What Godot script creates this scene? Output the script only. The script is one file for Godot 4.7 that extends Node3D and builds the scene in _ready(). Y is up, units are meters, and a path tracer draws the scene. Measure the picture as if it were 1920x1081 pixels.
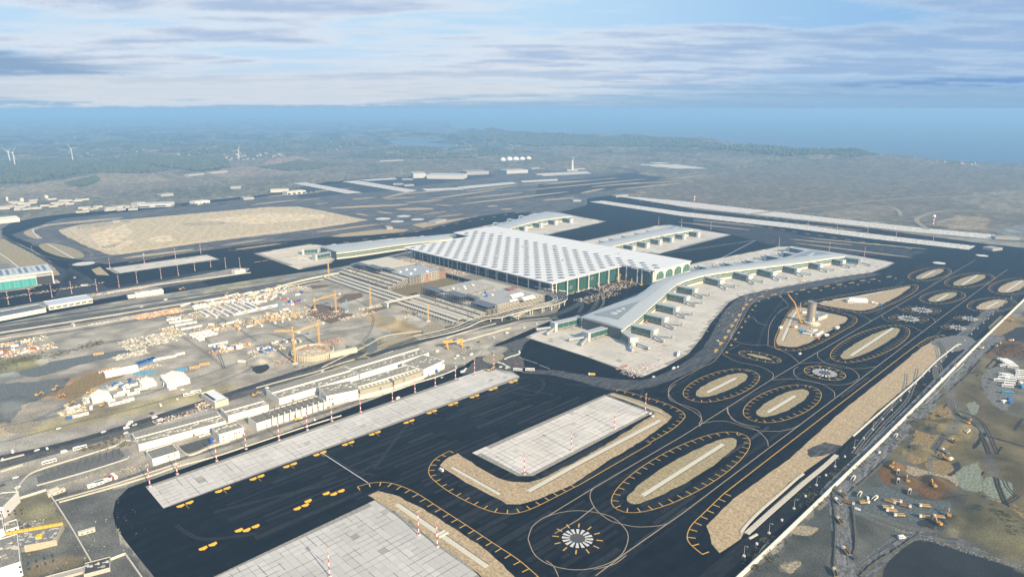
extends Node3D

# An airport under construction, in metres, y up. The apron, the taxiways and the buildings run along
# two directions: U (44 degrees to the right of straight ahead) and V (square to it, towards the sun).
const TURN := 0.767945
const UDIR := Vector3(0.71934, 0, -0.69466)
const VDIR := Vector3(0.69466, 0, 0.71934)

var rng := RandomNumberGenerator.new()
var names := {}
var mats := {}
var noise_a := FastNoiseLite.new()
var noise_b := FastNoiseLite.new()
var noise_c := FastNoiseLite.new()
var parcels := FastNoiseLite.new()


class Geo:
	var v := PackedVector3Array()
	var n := PackedVector3Array()
	var uv := PackedVector2Array()
	var c := PackedColorArray()
	var col := Color.WHITE
	var tinted := false
	var along := Vector2(1, 0)   # direction in which the texture's first axis runs
	var shift := Vector2.ZERO

	func tri(a: Vector3, b: Vector3, d: Vector3) -> void:
		var m := (b - a).cross(d - a)
		if m.length_squared() < 1e-10:
			return
		m = m.normalized()
		for p in [a, d, b]:
			v.append(p)
			n.append(m)
			uv.append(Vector2(p.x * along.x + p.z * along.y, p.z * along.x - p.x * along.y) + shift)
			c.append(col)

	func quad(a: Vector3, b: Vector3, d: Vector3, e: Vector3) -> void:
		tri(a, b, d)
		tri(a, d, e)

	func tint(k: Color) -> void:
		col = k
		tinted = true

	# eight corners of a block: base centre, size, turn about y
	func block(p: Vector3, s: Vector3, turn := 0.0) -> void:
		var x := Vector3(cos(turn), 0, -sin(turn)) * s.x * 0.5
		var z := Vector3(sin(turn), 0, cos(turn)) * s.z * 0.5
		hull(p - x + z, p + x + z, p + x - z, p - x - z, Vector3(0, s.y, 0))

	func hull(a: Vector3, b: Vector3, d: Vector3, e: Vector3, up: Vector3) -> void:
		quad(a + up, b + up, d + up, e + up)
		quad(a, e, d, b)
		quad(a, b, b + up, a + up)
		quad(b, d, d + up, b + up)
		quad(d, e, e + up, d + up)
		quad(e, a, a + up, e + up)

	func beam(a: Vector3, b: Vector3, w: float, h := -1.0) -> void:
		if h < 0.0:
			h = w
		var d := (b - a).normalized()
		var side := d.cross(Vector3.UP)
		side = (side.normalized() if side.length() > 0.01 else Vector3.RIGHT) * w * 0.5
		var top := side.cross(d).normalized() * h * 0.5
		hull(a - side - top, a + side - top, b + side - top, b - side - top, top * 2.0)

	func tube(a: Vector3, b: Vector3, r0: float, r1 := -1.0, k := 8, caps := true) -> void:
		if r1 < 0.0:
			r1 = r0
		var d := (b - a).normalized()
		var x := d.cross(Vector3.UP)
		x = x.normalized() if x.length() > 0.01 else Vector3.RIGHT
		var y := x.cross(d).normalized()
		for i in k:
			var t0 := TAU * i / k
			var t1 := TAU * (i + 1) / k
			var p0 := x * cos(t0) - y * sin(t0)
			var p1 := x * cos(t1) - y * sin(t1)
			quad(a + p0 * r0, a + p1 * r0, b + p1 * r1, b + p0 * r1)
			if caps:
				tri(b, b + p0 * r1, b + p1 * r1)
				tri(a, a + p1 * r0, a + p0 * r0)

	func dome(p: Vector3, r: float, h: float, k := 12, rings := 4) -> void:
		for j in rings:
			var e0 := PI * 0.5 * j / rings
			var e1 := PI * 0.5 * (j + 1) / rings
			for i in k:
				var t0 := TAU * i / k
				var t1 := TAU * (i + 1) / k
				quad(p + Vector3(cos(t0) * cos(e0) * r, sin(e0) * h, -sin(t0) * cos(e0) * r), p + Vector3(cos(t1) * cos(e0) * r, sin(e0) * h, -sin(t1) * cos(e0) * r), p + Vector3(cos(t1) * cos(e1) * r, sin(e1) * h, -sin(t1) * cos(e1) * r), p + Vector3(cos(t0) * cos(e1) * r, sin(e1) * h, -sin(t0) * cos(e1) * r))

	func ball(p: Vector3, r: float, k := 8) -> void:
		dome(p, r, r, k, 3)
		dome(p, r, -r, k, 3)

	func sheet(poly: PackedVector2Array, y: float) -> void:
		var t := Geometry2D.triangulate_polygon(poly)
		if t.is_empty() and poly.size() > 3:
			for clean in Geometry2D.offset_polygon(poly, 0.03):
				if not Geometry2D.is_polygon_clockwise(clean) and not Geometry2D.triangulate_polygon(clean).is_empty():
					sheet(clean, y)
			return
		for i in range(0, t.size(), 3):
			var a := poly[t[i]]
			var b := poly[t[i + 1]]
			var d := poly[t[i + 2]]
			if (b - a).cross(d - a) > 0.0:
				var k := b
				b = d
				d = k
			tri(Vector3(a.x, y, a.y), Vector3(b.x, y, b.y), Vector3(d.x, y, d.y))

	func prism(poly: PackedVector2Array, y0: float, y1: float, floor_too := false) -> void:
		sheet(poly, y1)
		var area := 0.0
		for i in poly.size():
			area += poly[i].cross(poly[(i + 1) % poly.size()])
		for i in poly.size():
			var a := poly[i]
			var b := poly[(i + 1) % poly.size()]
			if area > 0.0:
				var k := a
				a = b
				b = k
			quad(Vector3(a.x, y0, a.y), Vector3(b.x, y0, b.y), Vector3(b.x, y1, b.y), Vector3(a.x, y1, a.y))
		if floor_too:
			sheet(poly, y0)

	# a painted line, a kerb or a wall along a path
	func line(path: PackedVector2Array, w: float, y: float, closed := false, drop := 0.0) -> void:
		var m := path.size()
		var l := PackedVector3Array()
		var r := PackedVector3Array()
		for i in m:
			var a := path[(i - 1 + m) % m] if closed or i > 0 else path[i]
			var b := path[(i + 1) % m] if closed or i < m - 1 else path[i]
			var d := (b - a).normalized()
			var s := Vector2(-d.y, d.x) * w * 0.5
			l.append(Vector3(path[i].x - s.x, y, path[i].y - s.y))
			r.append(Vector3(path[i].x + s.x, y, path[i].y + s.y))
		var down := Vector3(0, -drop, 0)
		for i in m if closed else m - 1:
			var j := (i + 1) % m
			quad(r[i], r[j], l[j], l[i])
			if drop > 0.0:
				quad(r[i] + down, r[j] + down, r[j], r[i])
				quad(l[j] + down, l[i] + down, l[i], l[j])
		if drop > 0.0 and not closed:
			quad(l[0] + down, r[0] + down, r[0], l[0])
			quad(r[m - 1] + down, l[m - 1] + down, l[m - 1], r[m - 1])

	func mesh() -> ArrayMesh:
		var a := []
		a.resize(Mesh.ARRAY_MAX)
		a[Mesh.ARRAY_VERTEX] = v
		a[Mesh.ARRAY_NORMAL] = n
		a[Mesh.ARRAY_TEX_UV] = uv
		if tinted:
			a[Mesh.ARRAY_COLOR] = c
		var m := ArrayMesh.new()
		m.add_surface_from_arrays(Mesh.PRIMITIVE_TRIANGLES, a)
		return m


func pts(flat: Array) -> PackedVector2Array:
	var o := PackedVector2Array()
	for i in range(0, flat.size(), 2):
		o.append(Vector2(flat[i], flat[i + 1]))
	return o


# a smooth curve through points
func curve(flat: Array, closed := false, steps := 6) -> PackedVector2Array:
	var p := pts(flat)
	var m := p.size()
	var o := PackedVector2Array()
	for i in m if closed else m - 1:
		var a := p[(i - 1 + m) % m] if closed or i > 0 else p[i]
		var d := p[(i + 2) % m] if closed or i < m - 2 else p[(i + 1) % m]
		for k in steps:
			o.append(p[i].cubic_interpolate(p[(i + 1) % m], a, d, float(k) / steps))
	if not closed:
		o.append(p[m - 1])
	return o


# an edge made uneven, as earth has it
func ragged(p: PackedVector2Array, by: float, step := 12.0) -> PackedVector2Array:
	var o := PackedVector2Array()
	for i in p.size():
		var a := p[i]
		var b := p[(i + 1) % p.size()]
		var k := maxi(1, int(a.distance_to(b) / step))
		for j in k:
			var q := a.lerp(b, float(j) / k)
			o.append(q + Vector2(noise_b.get_noise_2d(q.x * 3.0, q.y * 3.0), noise_b.get_noise_2d(q.x * 3.0 + 900.0, q.y * 3.0)) * by)
	return o


# a long rounded island between two tips: half-width w, fullness of its flanks
func oval(flat: Array, w: float, grow := 0.0, full := 0.88, k := 48) -> PackedVector2Array:
	var p := pts(flat)
	var mid := (p[0] + p[1]) * 0.5
	var a := (p[1] - p[0]) * 0.5
	var length := a.length() + grow
	a = a.normalized()
	var b := Vector2(-a.y, a.x)
	var o := PackedVector2Array()
	for i in k:
		var t := TAU * i / k
		var x := signf(cos(t)) * pow(absf(cos(t)), full) if absf(cos(t)) > 1e-4 else 0.0
		o.append(mid + a * cos(t) * length + b * signf(sin(t)) * pow(absf(sin(t)), full) * (w + grow))
	return o


func ring(at: Vector2, r: float, k := 48) -> PackedVector2Array:
	var o := PackedVector2Array()
	for i in k:
		o.append(at + Vector2(cos(TAU * i / k), sin(TAU * i / k)) * r)
	return o


func numbered(called: String) -> String:
	var k: int = names.get(called, 0)
	names[called] = k + 1
	return called if k == 0 else "%s_%03d" % [called, k]


func tag(o: Node, label: String, category: String, group := "") -> Node:
	o.set_meta("label", label)
	o.set_meta("category", category)
	if group:
		o.set_meta("group", group)
	return o


func thing(called: String, label: String, category: String, at := Vector3.ZERO, turn := 0.0, group := "") -> Node3D:
	var o := Node3D.new()
	o.name = numbered(called)
	add_child(o)
	o.position = at
	o.rotation.y = turn
	tag(o, label, category, group)
	return o


func obj(called: String, g: Geo, m: Material, parent: Node = self, at := Vector3.ZERO) -> MeshInstance3D:
	var o := MeshInstance3D.new()
	o.mesh = g.mesh()
	o.mesh.surface_set_material(0, m)
	o.position = at
	if parent == self:
		o.name = numbered(called)
		add_child(o)
	else:
		o.name = called
		parent.add_child(o, true)
	return o


func same(called: String, mesh: Mesh, parent: Node, at: Vector3, turn := 0.0) -> MeshInstance3D:
	var o := MeshInstance3D.new()
	o.mesh = mesh
	o.name = called
	o.position = at
	o.rotation.y = turn
	parent.add_child(o, true)
	return o


func built(g: Geo, m: Material) -> ArrayMesh:
	var a := g.mesh()
	a.surface_set_material(0, m)
	return a


func struct(called: String, g: Geo, m: Material) -> MeshInstance3D:
	var o := obj(called, g, m)
	o.set_meta("kind", "structure")
	return o


# places a thing: the first call moves the original, the later ones add copies
func put(root: Node3D, at: Vector3, turn: float, label: String, group: String) -> Node3D:
	var r := root
	if root.has_meta("placed"):
		r = root.duplicate()
		var plain := String(root.name)
		if plain.length() > 4 and plain.right(3).is_valid_int():
			plain = plain.left(-4)
		r.name = numbered(plain)
		add_child(r)
	else:
		root.set_meta("placed", true)
	r.position = at
	r.rotation.y = turn
	tag(r, label, root.get_meta("category"), group)
	return r


func heap(called: String, mesh: Mesh, where: Array[Transform3D], tints: Array[Color], parent: Node = self) -> MultiMeshInstance3D:
	var m := MultiMesh.new()
	m.transform_format = MultiMesh.TRANSFORM_3D
	m.use_colors = true
	m.mesh = mesh
	m.instance_count = where.size()
	for i in where.size():
		m.set_instance_transform(i, where[i])
		m.set_instance_color(i, tints[i])
	var o := MultiMeshInstance3D.new()
	o.multimesh = m
	o.name = numbered(called) if parent == self else called
	parent.add_child(o, true)
	o.set_meta("kind", "stuff")
	return o


const ORDINAL := ["first", "second", "third", "fourth", "fifth", "sixth", "seventh", "eighth", "ninth", "tenth", "eleventh", "twelfth", "thirteenth", "fourteenth", "fifteenth", "sixteenth", "seventeenth", "eighteenth", "nineteenth", "twentieth", "twenty-first", "twenty-second", "twenty-third", "twenty-fourth", "twenty-fifth", "twenty-sixth", "twenty-seventh", "twenty-eighth", "twenty-ninth", "thirtieth"]


func soft_noise(freq: float, octaves: int, seed_: int) -> FastNoiseLite:
	var f := FastNoiseLite.new()
	f.noise_type = FastNoiseLite.TYPE_SIMPLEX_SMOOTH
	f.frequency = freq
	f.fractal_octaves = octaves
	f.seed = seed_
	return f


# a tiling grey texture around 1, contrast given, from linear lows to highs
func grain(freq: float, octaves: int, seed_: int, low: float, high: float, stretch := 1.0, size := 1024) -> ImageTexture:
	var f := soft_noise(freq, octaves, seed_)
	var src := f.get_seamless_image(int(size / stretch), size, false, false, 0.15)
	src.resize(size, size, Image.INTERPOLATE_CUBIC)
	src.convert(Image.FORMAT_L8)
	var d := src.get_data()
	var map := PackedByteArray()
	map.resize(256)
	for i in 256:
		var x := lerpf(low, high, smoothstep(0.12, 0.88, i / 255.0))
		map[i] = int(clampf(pow(x, 1.0 / 2.2), 0.0, 1.0) * 255.0)
	for i in d.size():
		d[i] = map[d[i]]
	return ImageTexture.create_from_image(Image.create_from_data(size, size, false, Image.FORMAT_L8, d))


var tex := {}


# plain material of a real-world (linear) base colour; a fine grime texture keeps it from being flat
func mt(r: float, g: float, b: float, rough := 0.8, metal := 0.0) -> StandardMaterial3D:
	var key := "%.3f %.3f %.3f %.2f %.2f" % [r, g, b, rough, metal]
	if not mats.has(key):
		var m := StandardMaterial3D.new()
		m.albedo_color = Color(r, g, b).linear_to_srgb()
		m.roughness = rough
		m.metallic = metal
		m.albedo_texture = tex.grime
		m.uv1_triplanar = true
		m.uv1_world_triplanar = true
		m.uv1_scale = Vector3.ONE / 23.0
		mats[key] = m
	return mats[key]


# ground covers: broad texture on uv1, another on uv2-free detail layer, tints from the mesh
func cover(r: float, g: float, b: float, t1: Texture2D, scale1: float, t2: Texture2D = null, scale2 := 50.0, rough := 0.95) -> StandardMaterial3D:
	var m := StandardMaterial3D.new()
	m.albedo_color = Color(r, g, b).linear_to_srgb()
	m.roughness = rough
	m.metallic_specular = 0.25
	m.albedo_texture = t1
	m.uv1_scale = Vector3(1.0 / scale1, 1.0 / scale1, 1)
	m.vertex_color_use_as_albedo = true
	if t2:
		m.detail_enabled = true
		m.detail_blend_mode = BaseMaterial3D.BLEND_MODE_MUL
		m.detail_albedo = t2
		m.detail_uv_layer = BaseMaterial3D.DETAIL_UV_2
		m.uv2_triplanar = true
		m.uv2_world_triplanar = true
		m.uv2_scale = Vector3.ONE / scale2
	return m

func _ready() -> void:
	noise_a = soft_noise(0.0011, 5, 11)
	noise_b = soft_noise(0.02, 4, 23)
	noise_c = soft_noise(0.006, 4, 37)
	parcels.noise_type = FastNoiseLite.TYPE_CELLULAR
	parcels.cellular_return_type = FastNoiseLite.RETURN_CELL_VALUE
	parcels.frequency = 0.0032
	parcels.seed = 5
	camera_and_light()
	tex.grime = grain(0.012, 5, 3, 0.72, 1.0)
	tex.earth = grain(0.006, 6, 5, 0.62, 1.0)
	tex.earth_fine = grain(0.02, 5, 6, 0.5, 1.0)
	tex.streak = grain(0.02, 5, 8, 0.45, 1.0, 8.0)
	tex.streak_fine = grain(0.05, 4, 9, 0.55, 1.0, 4.0)
	tex.mow = grain(0.03, 4, 21, 0.86, 1.0, 7.0)
	tex.soft = grain(0.03, 4, 17, 0.84, 1.0)
	tex.blotch = grain(0.008, 5, 13, 0.6, 1.0)
	terrain()
	paving()
	markings()
	islands()
	earthworks()
	aprons()
	terminal()
	piers()
	garages()
	roads()
	service_row()
	hangars()
	tower_island()
	east_side()
	south_plots()
	contractors_yard()
	masts()
	far_things()
	single_out()


func camera_and_light() -> void:
	var cam := Camera3D.new()
	cam.name = "camera"
	add_child(cam)
	cam.position = Vector3(0, 400, 0)
	cam.rotation.x = -0.257826
	cam.fov = 45.783
	cam.near = 1.0
	cam.far = 120000.0
	cam.current = true

	var sun := DirectionalLight3D.new()
	sun.name = "sun"
	add_child(sun)
	var to_sun := Vector3(0.62, 0.0, 0.785).normalized() * cos(deg_to_rad(27.0)) + Vector3.UP * sin(deg_to_rad(27.0))
	sun.look_at_from_position(Vector3.ZERO, -to_sun, Vector3.UP)
	sun.light_energy = 1.6
	sun.light_color = Color(1.0, 0.915, 0.765)
	sun.light_angular_distance = 0.5
	sun.shadow_enabled = true

	var env := Environment.new()
	env.background_mode = Environment.BG_SKY
	env.tonemap_mode = Environment.TONE_MAPPER_LINEAR
	env.tonemap_exposure = 1.92
	env.sdfgi_enabled = true
	env.ssao_enabled = true
	env.ssil_enabled = true
	env.fog_enabled = true
	env.fog_density = 0.000118
	env.fog_light_color = Color(0.56, 0.745, 0.92)
	var air := PanoramaSkyMaterial.new()
	air.panorama = cloudy_sky()
	var sky := Sky.new()
	sky.sky_material = air
	env.sky = sky
	env.background_energy_multiplier = 0.61
	var w := WorldEnvironment.new()
	w.name = "world"
	w.environment = env
	add_child(w)


# A winter afternoon sky: pale blue air, long flat banks of cloud over each other, hazy white low down.
func cloudy_sky() -> ImageTexture:
	var wide := 4096
	var high := 2048
	var bank := soft_noise(0.9, 5, 71)
	var puff := soft_noise(2.6, 5, 72)
	var thin := soft_noise(0.35, 4, 73)
	bank.domain_warp_enabled = true
	bank.domain_warp_amplitude = 0.5
	bank.domain_warp_frequency = 0.8
	var img := Image.create_empty(wide, high, false, Image.FORMAT_RGB8)
	img.fill(Color(0.55, 0.6, 0.68))
	for row in range(0, 1026):
		var e := (0.5 - (row + 0.5) / high) * PI
		var step := 1 if e < 0.32 else 8
		var y := maxf(sin(e), 0.0)
		if step == 8 and row % 8:
			continue
		for x in range(0, wide, step):
			var a := wrapf((x + 0.5) / wide * TAU, -PI, PI)      # 0 straight ahead, positive to the right
			var far := 1.0 / (y + 0.055)
			var px := sin(a) * far
			var pz := -cos(a) * far
			var b := bank.get_noise_2d(px * 0.2, pz * 0.5) + 0.5 * thin.get_noise_2d(px * 0.35, pz * 0.7)
			var d := puff.get_noise_2d(px * 0.34, pz * 0.75)
			# air: milky low down, blue above, deeper blue over the sea to the right
			var sea := smoothstep(0.0, 0.6, a) * (1.0 - smoothstep(1.7, 2.6, a))
			var c := Color(0.73, 0.80, 0.875).lerp(Color(0.69, 0.81, 0.905), clampf(y / 0.1, 0.0, 1.0))
			c = c.lerp(Color(0.47, 0.65, 0.86), clampf((y - 0.16) / 0.7, 0.0, 1.0))
			c = c.lerp(Color(0.47, 0.65, 0.83), sea * 0.7)
			# sheets of cloud: pale pinkish edges, mauve-blue bellies
			var k := smoothstep(-0.48, 0.2, b + 0.35 * d)
			var belly := smoothstep(-0.2, 0.5, b + 0.5 * d + 0.1 * sea)
			var lit := Color(0.86, 0.865, 0.885).lerp(Color(0.63, 0.71, 0.82), belly)
			lit = lit.lerp(Color(0.55, 0.67, 0.81), sea * (0.25 + 0.55 * belly))
			c = c.lerp(lit, k * 0.9)
			# thick pale haze low on the left, blue haze over the sea
			var land := (1.0 - smoothstep(-0.1, 0.3, a)) * smoothstep(-2.6, -1.6, a)
			c = c.lerp(Color(0.765, 0.80, 0.835), land * (1.0 - smoothstep(0.0, 0.05, absf(y - 0.02) - 0.012 * b)) * 0.75)
			var rim := lerpf(0.007, 0.05, clampf(sea + smoothstep(-0.3, 0.2, a) * 0.45, 0.0, 1.0))
			c = c.lerp(Color(0.56, 0.69, 0.80).lerp(Color(0.53, 0.665, 0.785), sea), 0.9 * (1.0 - smoothstep(0.002, rim, y - 0.012 * b - 0.006 * d)))
			var q := Vector2((a + 0.66) / 0.2, (y - 0.05 - 0.012 * d) / 0.018)
			q.x += maxf(0.0, (0.05 - y) * -30.0)
			c = c.lerp(Color(0.47, 0.585, 0.72), (1.0 - smoothstep(0.3, 1.1, q.length() + 0.4 * b)) * 0.8)
			q = Vector2((a - 0.62) / 0.26, (y - 0.031 - 0.006 * d) / 0.0045)
			c = c.lerp(Color(0.40, 0.55, 0.74), (1.0 - smoothstep(0.3, 1.2, q.length() + 0.5 * d)) * 0.65)
			if step == 1:
				img.set_pixel(x, row, c)
			else:
				img.fill_rect(Rect2i(x, row, 8, 8), c)
	return ImageTexture.create_from_image(img)


# ---------------------------------------------------------------- the land

var zones := []
var lakes := []
var shore := PackedVector2Array()
var level_land := PackedVector2Array()
var ridge := PackedVector2Array()


func zone(flat: Array, c: Color, strength := 1.0, rag := 30.0) -> void:
	var p := pts(flat)
	var box := Rect2(p[0], Vector2.ZERO)
	for q in p:
		box = box.expand(q)
	zones.append([p, box.grow(rag), c, strength, rag])


func near_path(p: Vector2, path: PackedVector2Array) -> float:
	var best := 1e9
	for i in path.size() - 1:
		best = minf(best, p.distance_squared_to(Geometry2D.get_closest_point_to_segment(p, path[i], path[i + 1])))
	return sqrt(best)


func land_height(p: Vector2, r: float) -> float:
	var h := 0.0
	if r > 3600.0:
		var far := smoothstep(3600.0, 9500.0, r)
		h = far * (10.0 + 75.0 * noise_a.get_noise_2d(p.x * 0.45, p.y * 0.45) + 30.0 * noise_c.get_noise_2d(p.x * 0.25, p.y * 0.25))
		if Geometry2D.is_point_in_polygon(p, level_land):
			h *= 0.12
		h = maxf(h, 0.0)
		if r > 6500.0 or p.x > 1500.0:
			var d := near_path(p, ridge)
			h += 62.0 * exp(-d * d / 640000.0) * (0.75 + 0.5 * noise_c.get_noise_2d(p.x * 0.3, p.y * 0.3))
		for l in lakes:
			if l[1].has_point(p) and Geometry2D.is_point_in_polygon(p, l[0]):
				return -8.0
		if r > 4300.0 and Geometry2D.is_point_in_polygon(p, shore):
			return -14.0
	else:
		for m in mounds:
			var d: float = p.distance_to(m[0]) / m[1]
			if d < 1.0:
				h += m[2] * (1.0 - smoothstep(0.0, 1.0, d)) * (1.0 + 0.5 * noise_b.get_noise_2d(p.x, p.y))
	return h


var mounds := []


func ground_colour(p: Vector2, r: float) -> Color:
	var wob := Vector2(noise_b.get_noise_2d(p.x, p.y), noise_b.get_noise_2d(p.x + 700.0, p.y))
	var n := noise_c.get_noise_2d(p.x, p.y)
	var c := Color(0.36, 0.34, 0.285)
	if r > 2600.0:
		var m := noise_a.get_noise_2d(p.x * 1.3, p.y * 1.3)
		c = Color(0.27, 0.235, 0.17).lerp(Color(0.09, 0.105, 0.07), smoothstep(-0.1, 0.35, m + 0.5 * n))
		var plot := parcels.get_noise_2d(p.x + 60.0 * wob.x, p.y * 0.55)
		c = c.lerp([Color(0.36, 0.30, 0.19), Color(0.13, 0.14, 0.075), Color(0.26, 0.23, 0.17), Color(0.44, 0.38, 0.27), Color(0.17, 0.15, 0.11)][int(absf(plot) * 97.0) % 5], 0.5)
		c = c.lerp(Color(0.38, 0.31, 0.22), smoothstep(0.25, 0.6, noise_c.get_noise_2d(p.x * 0.3, p.y * 0.6)) * 0.7)
		var woods := smoothstep(5200.0, 9000.0, r)
		c = c.lerp(Color(0.035, 0.055, 0.035), woods * smoothstep(-0.35, 0.15, n + m))
	else:
		c = c * (1.0 + 0.3 * n + 0.25 * wob.x)
	for z in zones:
		var q: Vector2 = p + wob * z[4]
		if z[1].has_point(p) and Geometry2D.is_point_in_polygon(q, z[0]):
			c = c.lerp(z[2] * (1.0 + 0.32 * n + 0.3 * wob.y), z[3])
	if r > 2600.0:
		c *= 0.8 + 0.11 * (int(absf(parcels.get_noise_2d(p.x + 60.0 * wob.x, p.y * 0.55)) * 97.0) % 5)
	c.a = 1.0
	return c


func terrain() -> void:
	shore = pts([3795, -4918, 3343, -5426, 3068, -6047, 2820, -6117, 2546, -6915, 2382, -8191, 2068, -9021, 1034, -9673, 312.2, -10227, -253.3, -11070, -827.3, -13584, -1359, -15540, -3819, -42017, 54153, -49676, 6645, -4206, 3794, -3382])
	ridge = curve([-968, -11546, -474, -11303, 210.3, -9176, 919, -8587, 1729, -8068, 2247, -6655, 2640, -5720])
	level_land = pts([-1476, -1738, -2284, -2747, -1727, -2903, -1759, -4206, -1151, -4656, -241, -5211, 883.6, -5211, 1670, -4918, 3321, -3751, 1321, -1428])
	for l in [[-1655, -9021, -1451, -9501, -901, -9673, -771.3, -9176, -1051, -8587, -679.2, -8068, -448.1, -7500, -489.9, -7100, -946, -7717, -1358, -8068], [-277.8, -8068, -61.7, -8068, -87.4, -7607, -236.4, -7717], [-4385, -10846, -4233, -12629, -3733, -13251, -3463, -12629, -3697, -11546, -3981, -10227], [-2726, -12340, -1924, -12629, -1034, -13584, -968, -11546, -1688, -11070]]:
		var p := pts(l)
		var box := Rect2(p[0], Vector2.ZERO)
		for q in p:
			box = box.expand(q)
		lakes.append([p, box])
	ground_zones()
	# one sheet from under the camera to the horizon, finer where the photograph is near
	var radii := PackedFloat32Array()
	var r := 8.0
	while r < 62000.0:
		radii.append(r)
		r *= 1.35 if r < 380.0 else 1.0065 if r < 3400.0 else 1.013 if r < 15000.0 else 1.06
	var angles := PackedFloat32Array()
	var a := -PI
	while a < PI - 0.001:
		angles.append(a)
		a += 0.0022 if absf(a) < 0.72 else 0.05
	var m := angles.size()
	var v := PackedVector3Array()
	var uv := PackedVector2Array()
	var c := PackedColorArray()
	for i in radii.size():
		r = radii[i]
		for j in m:
			var p := Vector2(sin(angles[j]), -cos(angles[j])) * r
			var seen := absf(angles[j]) < 0.75 and r > 380.0
			v.append(Vector3(p.x, land_height(p, r) if seen else (-14.0 if angles[j] > 0.7 and angles[j] < 2.0 and r > 5000.0 else 0.0), p.y))
			uv.append(p)
			c.append(ground_colour(p, r) if seen else Color(0.1, 0.1, 0.07))
	var index := PackedInt32Array()
	for i in radii.size() - 1:
		for j in m:
			var k := (j + 1) % m
			var w0 := i * m + j
			var w1 := i * m + k
			var x0 := w0 + m
			var x1 := w1 + m
			index.append_array(PackedInt32Array([w0, x0, x1, w0, x1, w1]))
	var nrm := PackedVector3Array()
	nrm.resize(v.size())
	for i in radii.size():
		for j in m:
			var k := i * m + j
			var du := v[i * m + (j + 1) % m] - v[i * m + (j - 1 + m) % m]
			var dr := v[mini(i + 1, radii.size() - 1) * m + j] - v[maxi(i - 1, 0) * m + j]
			nrm[k] = du.cross(dr).normalized()
			if nrm[k].y < 0.0:
				nrm[k] = -nrm[k]
	var arrays := []
	arrays.resize(Mesh.ARRAY_MAX)
	arrays[Mesh.ARRAY_VERTEX] = v
	arrays[Mesh.ARRAY_NORMAL] = nrm
	arrays[Mesh.ARRAY_TEX_UV] = uv
	arrays[Mesh.ARRAY_COLOR] = c
	arrays[Mesh.ARRAY_INDEX] = index
	var mesh := ArrayMesh.new()
	mesh.add_surface_from_arrays(Mesh.PRIMITIVE_TRIANGLES, arrays)
	mesh.surface_set_material(0, cover(1, 1, 1, tex.earth, 310.0, tex.earth_fine, 47.0))
	var o := MeshInstance3D.new()
	o.mesh = mesh
	o.name = "ground"
	add_child(o)
	o.set_meta("kind", "structure")
	var g := Geo.new()
	g.sheet(ring(Vector2.ZERO, 64000.0, 96), -5.0)
	var sea := StandardMaterial3D.new()
	sea.albedo_color = Color(0.03, 0.075, 0.12).linear_to_srgb()
	sea.roughness = 0.35
	struct("sea", g, sea)

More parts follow.
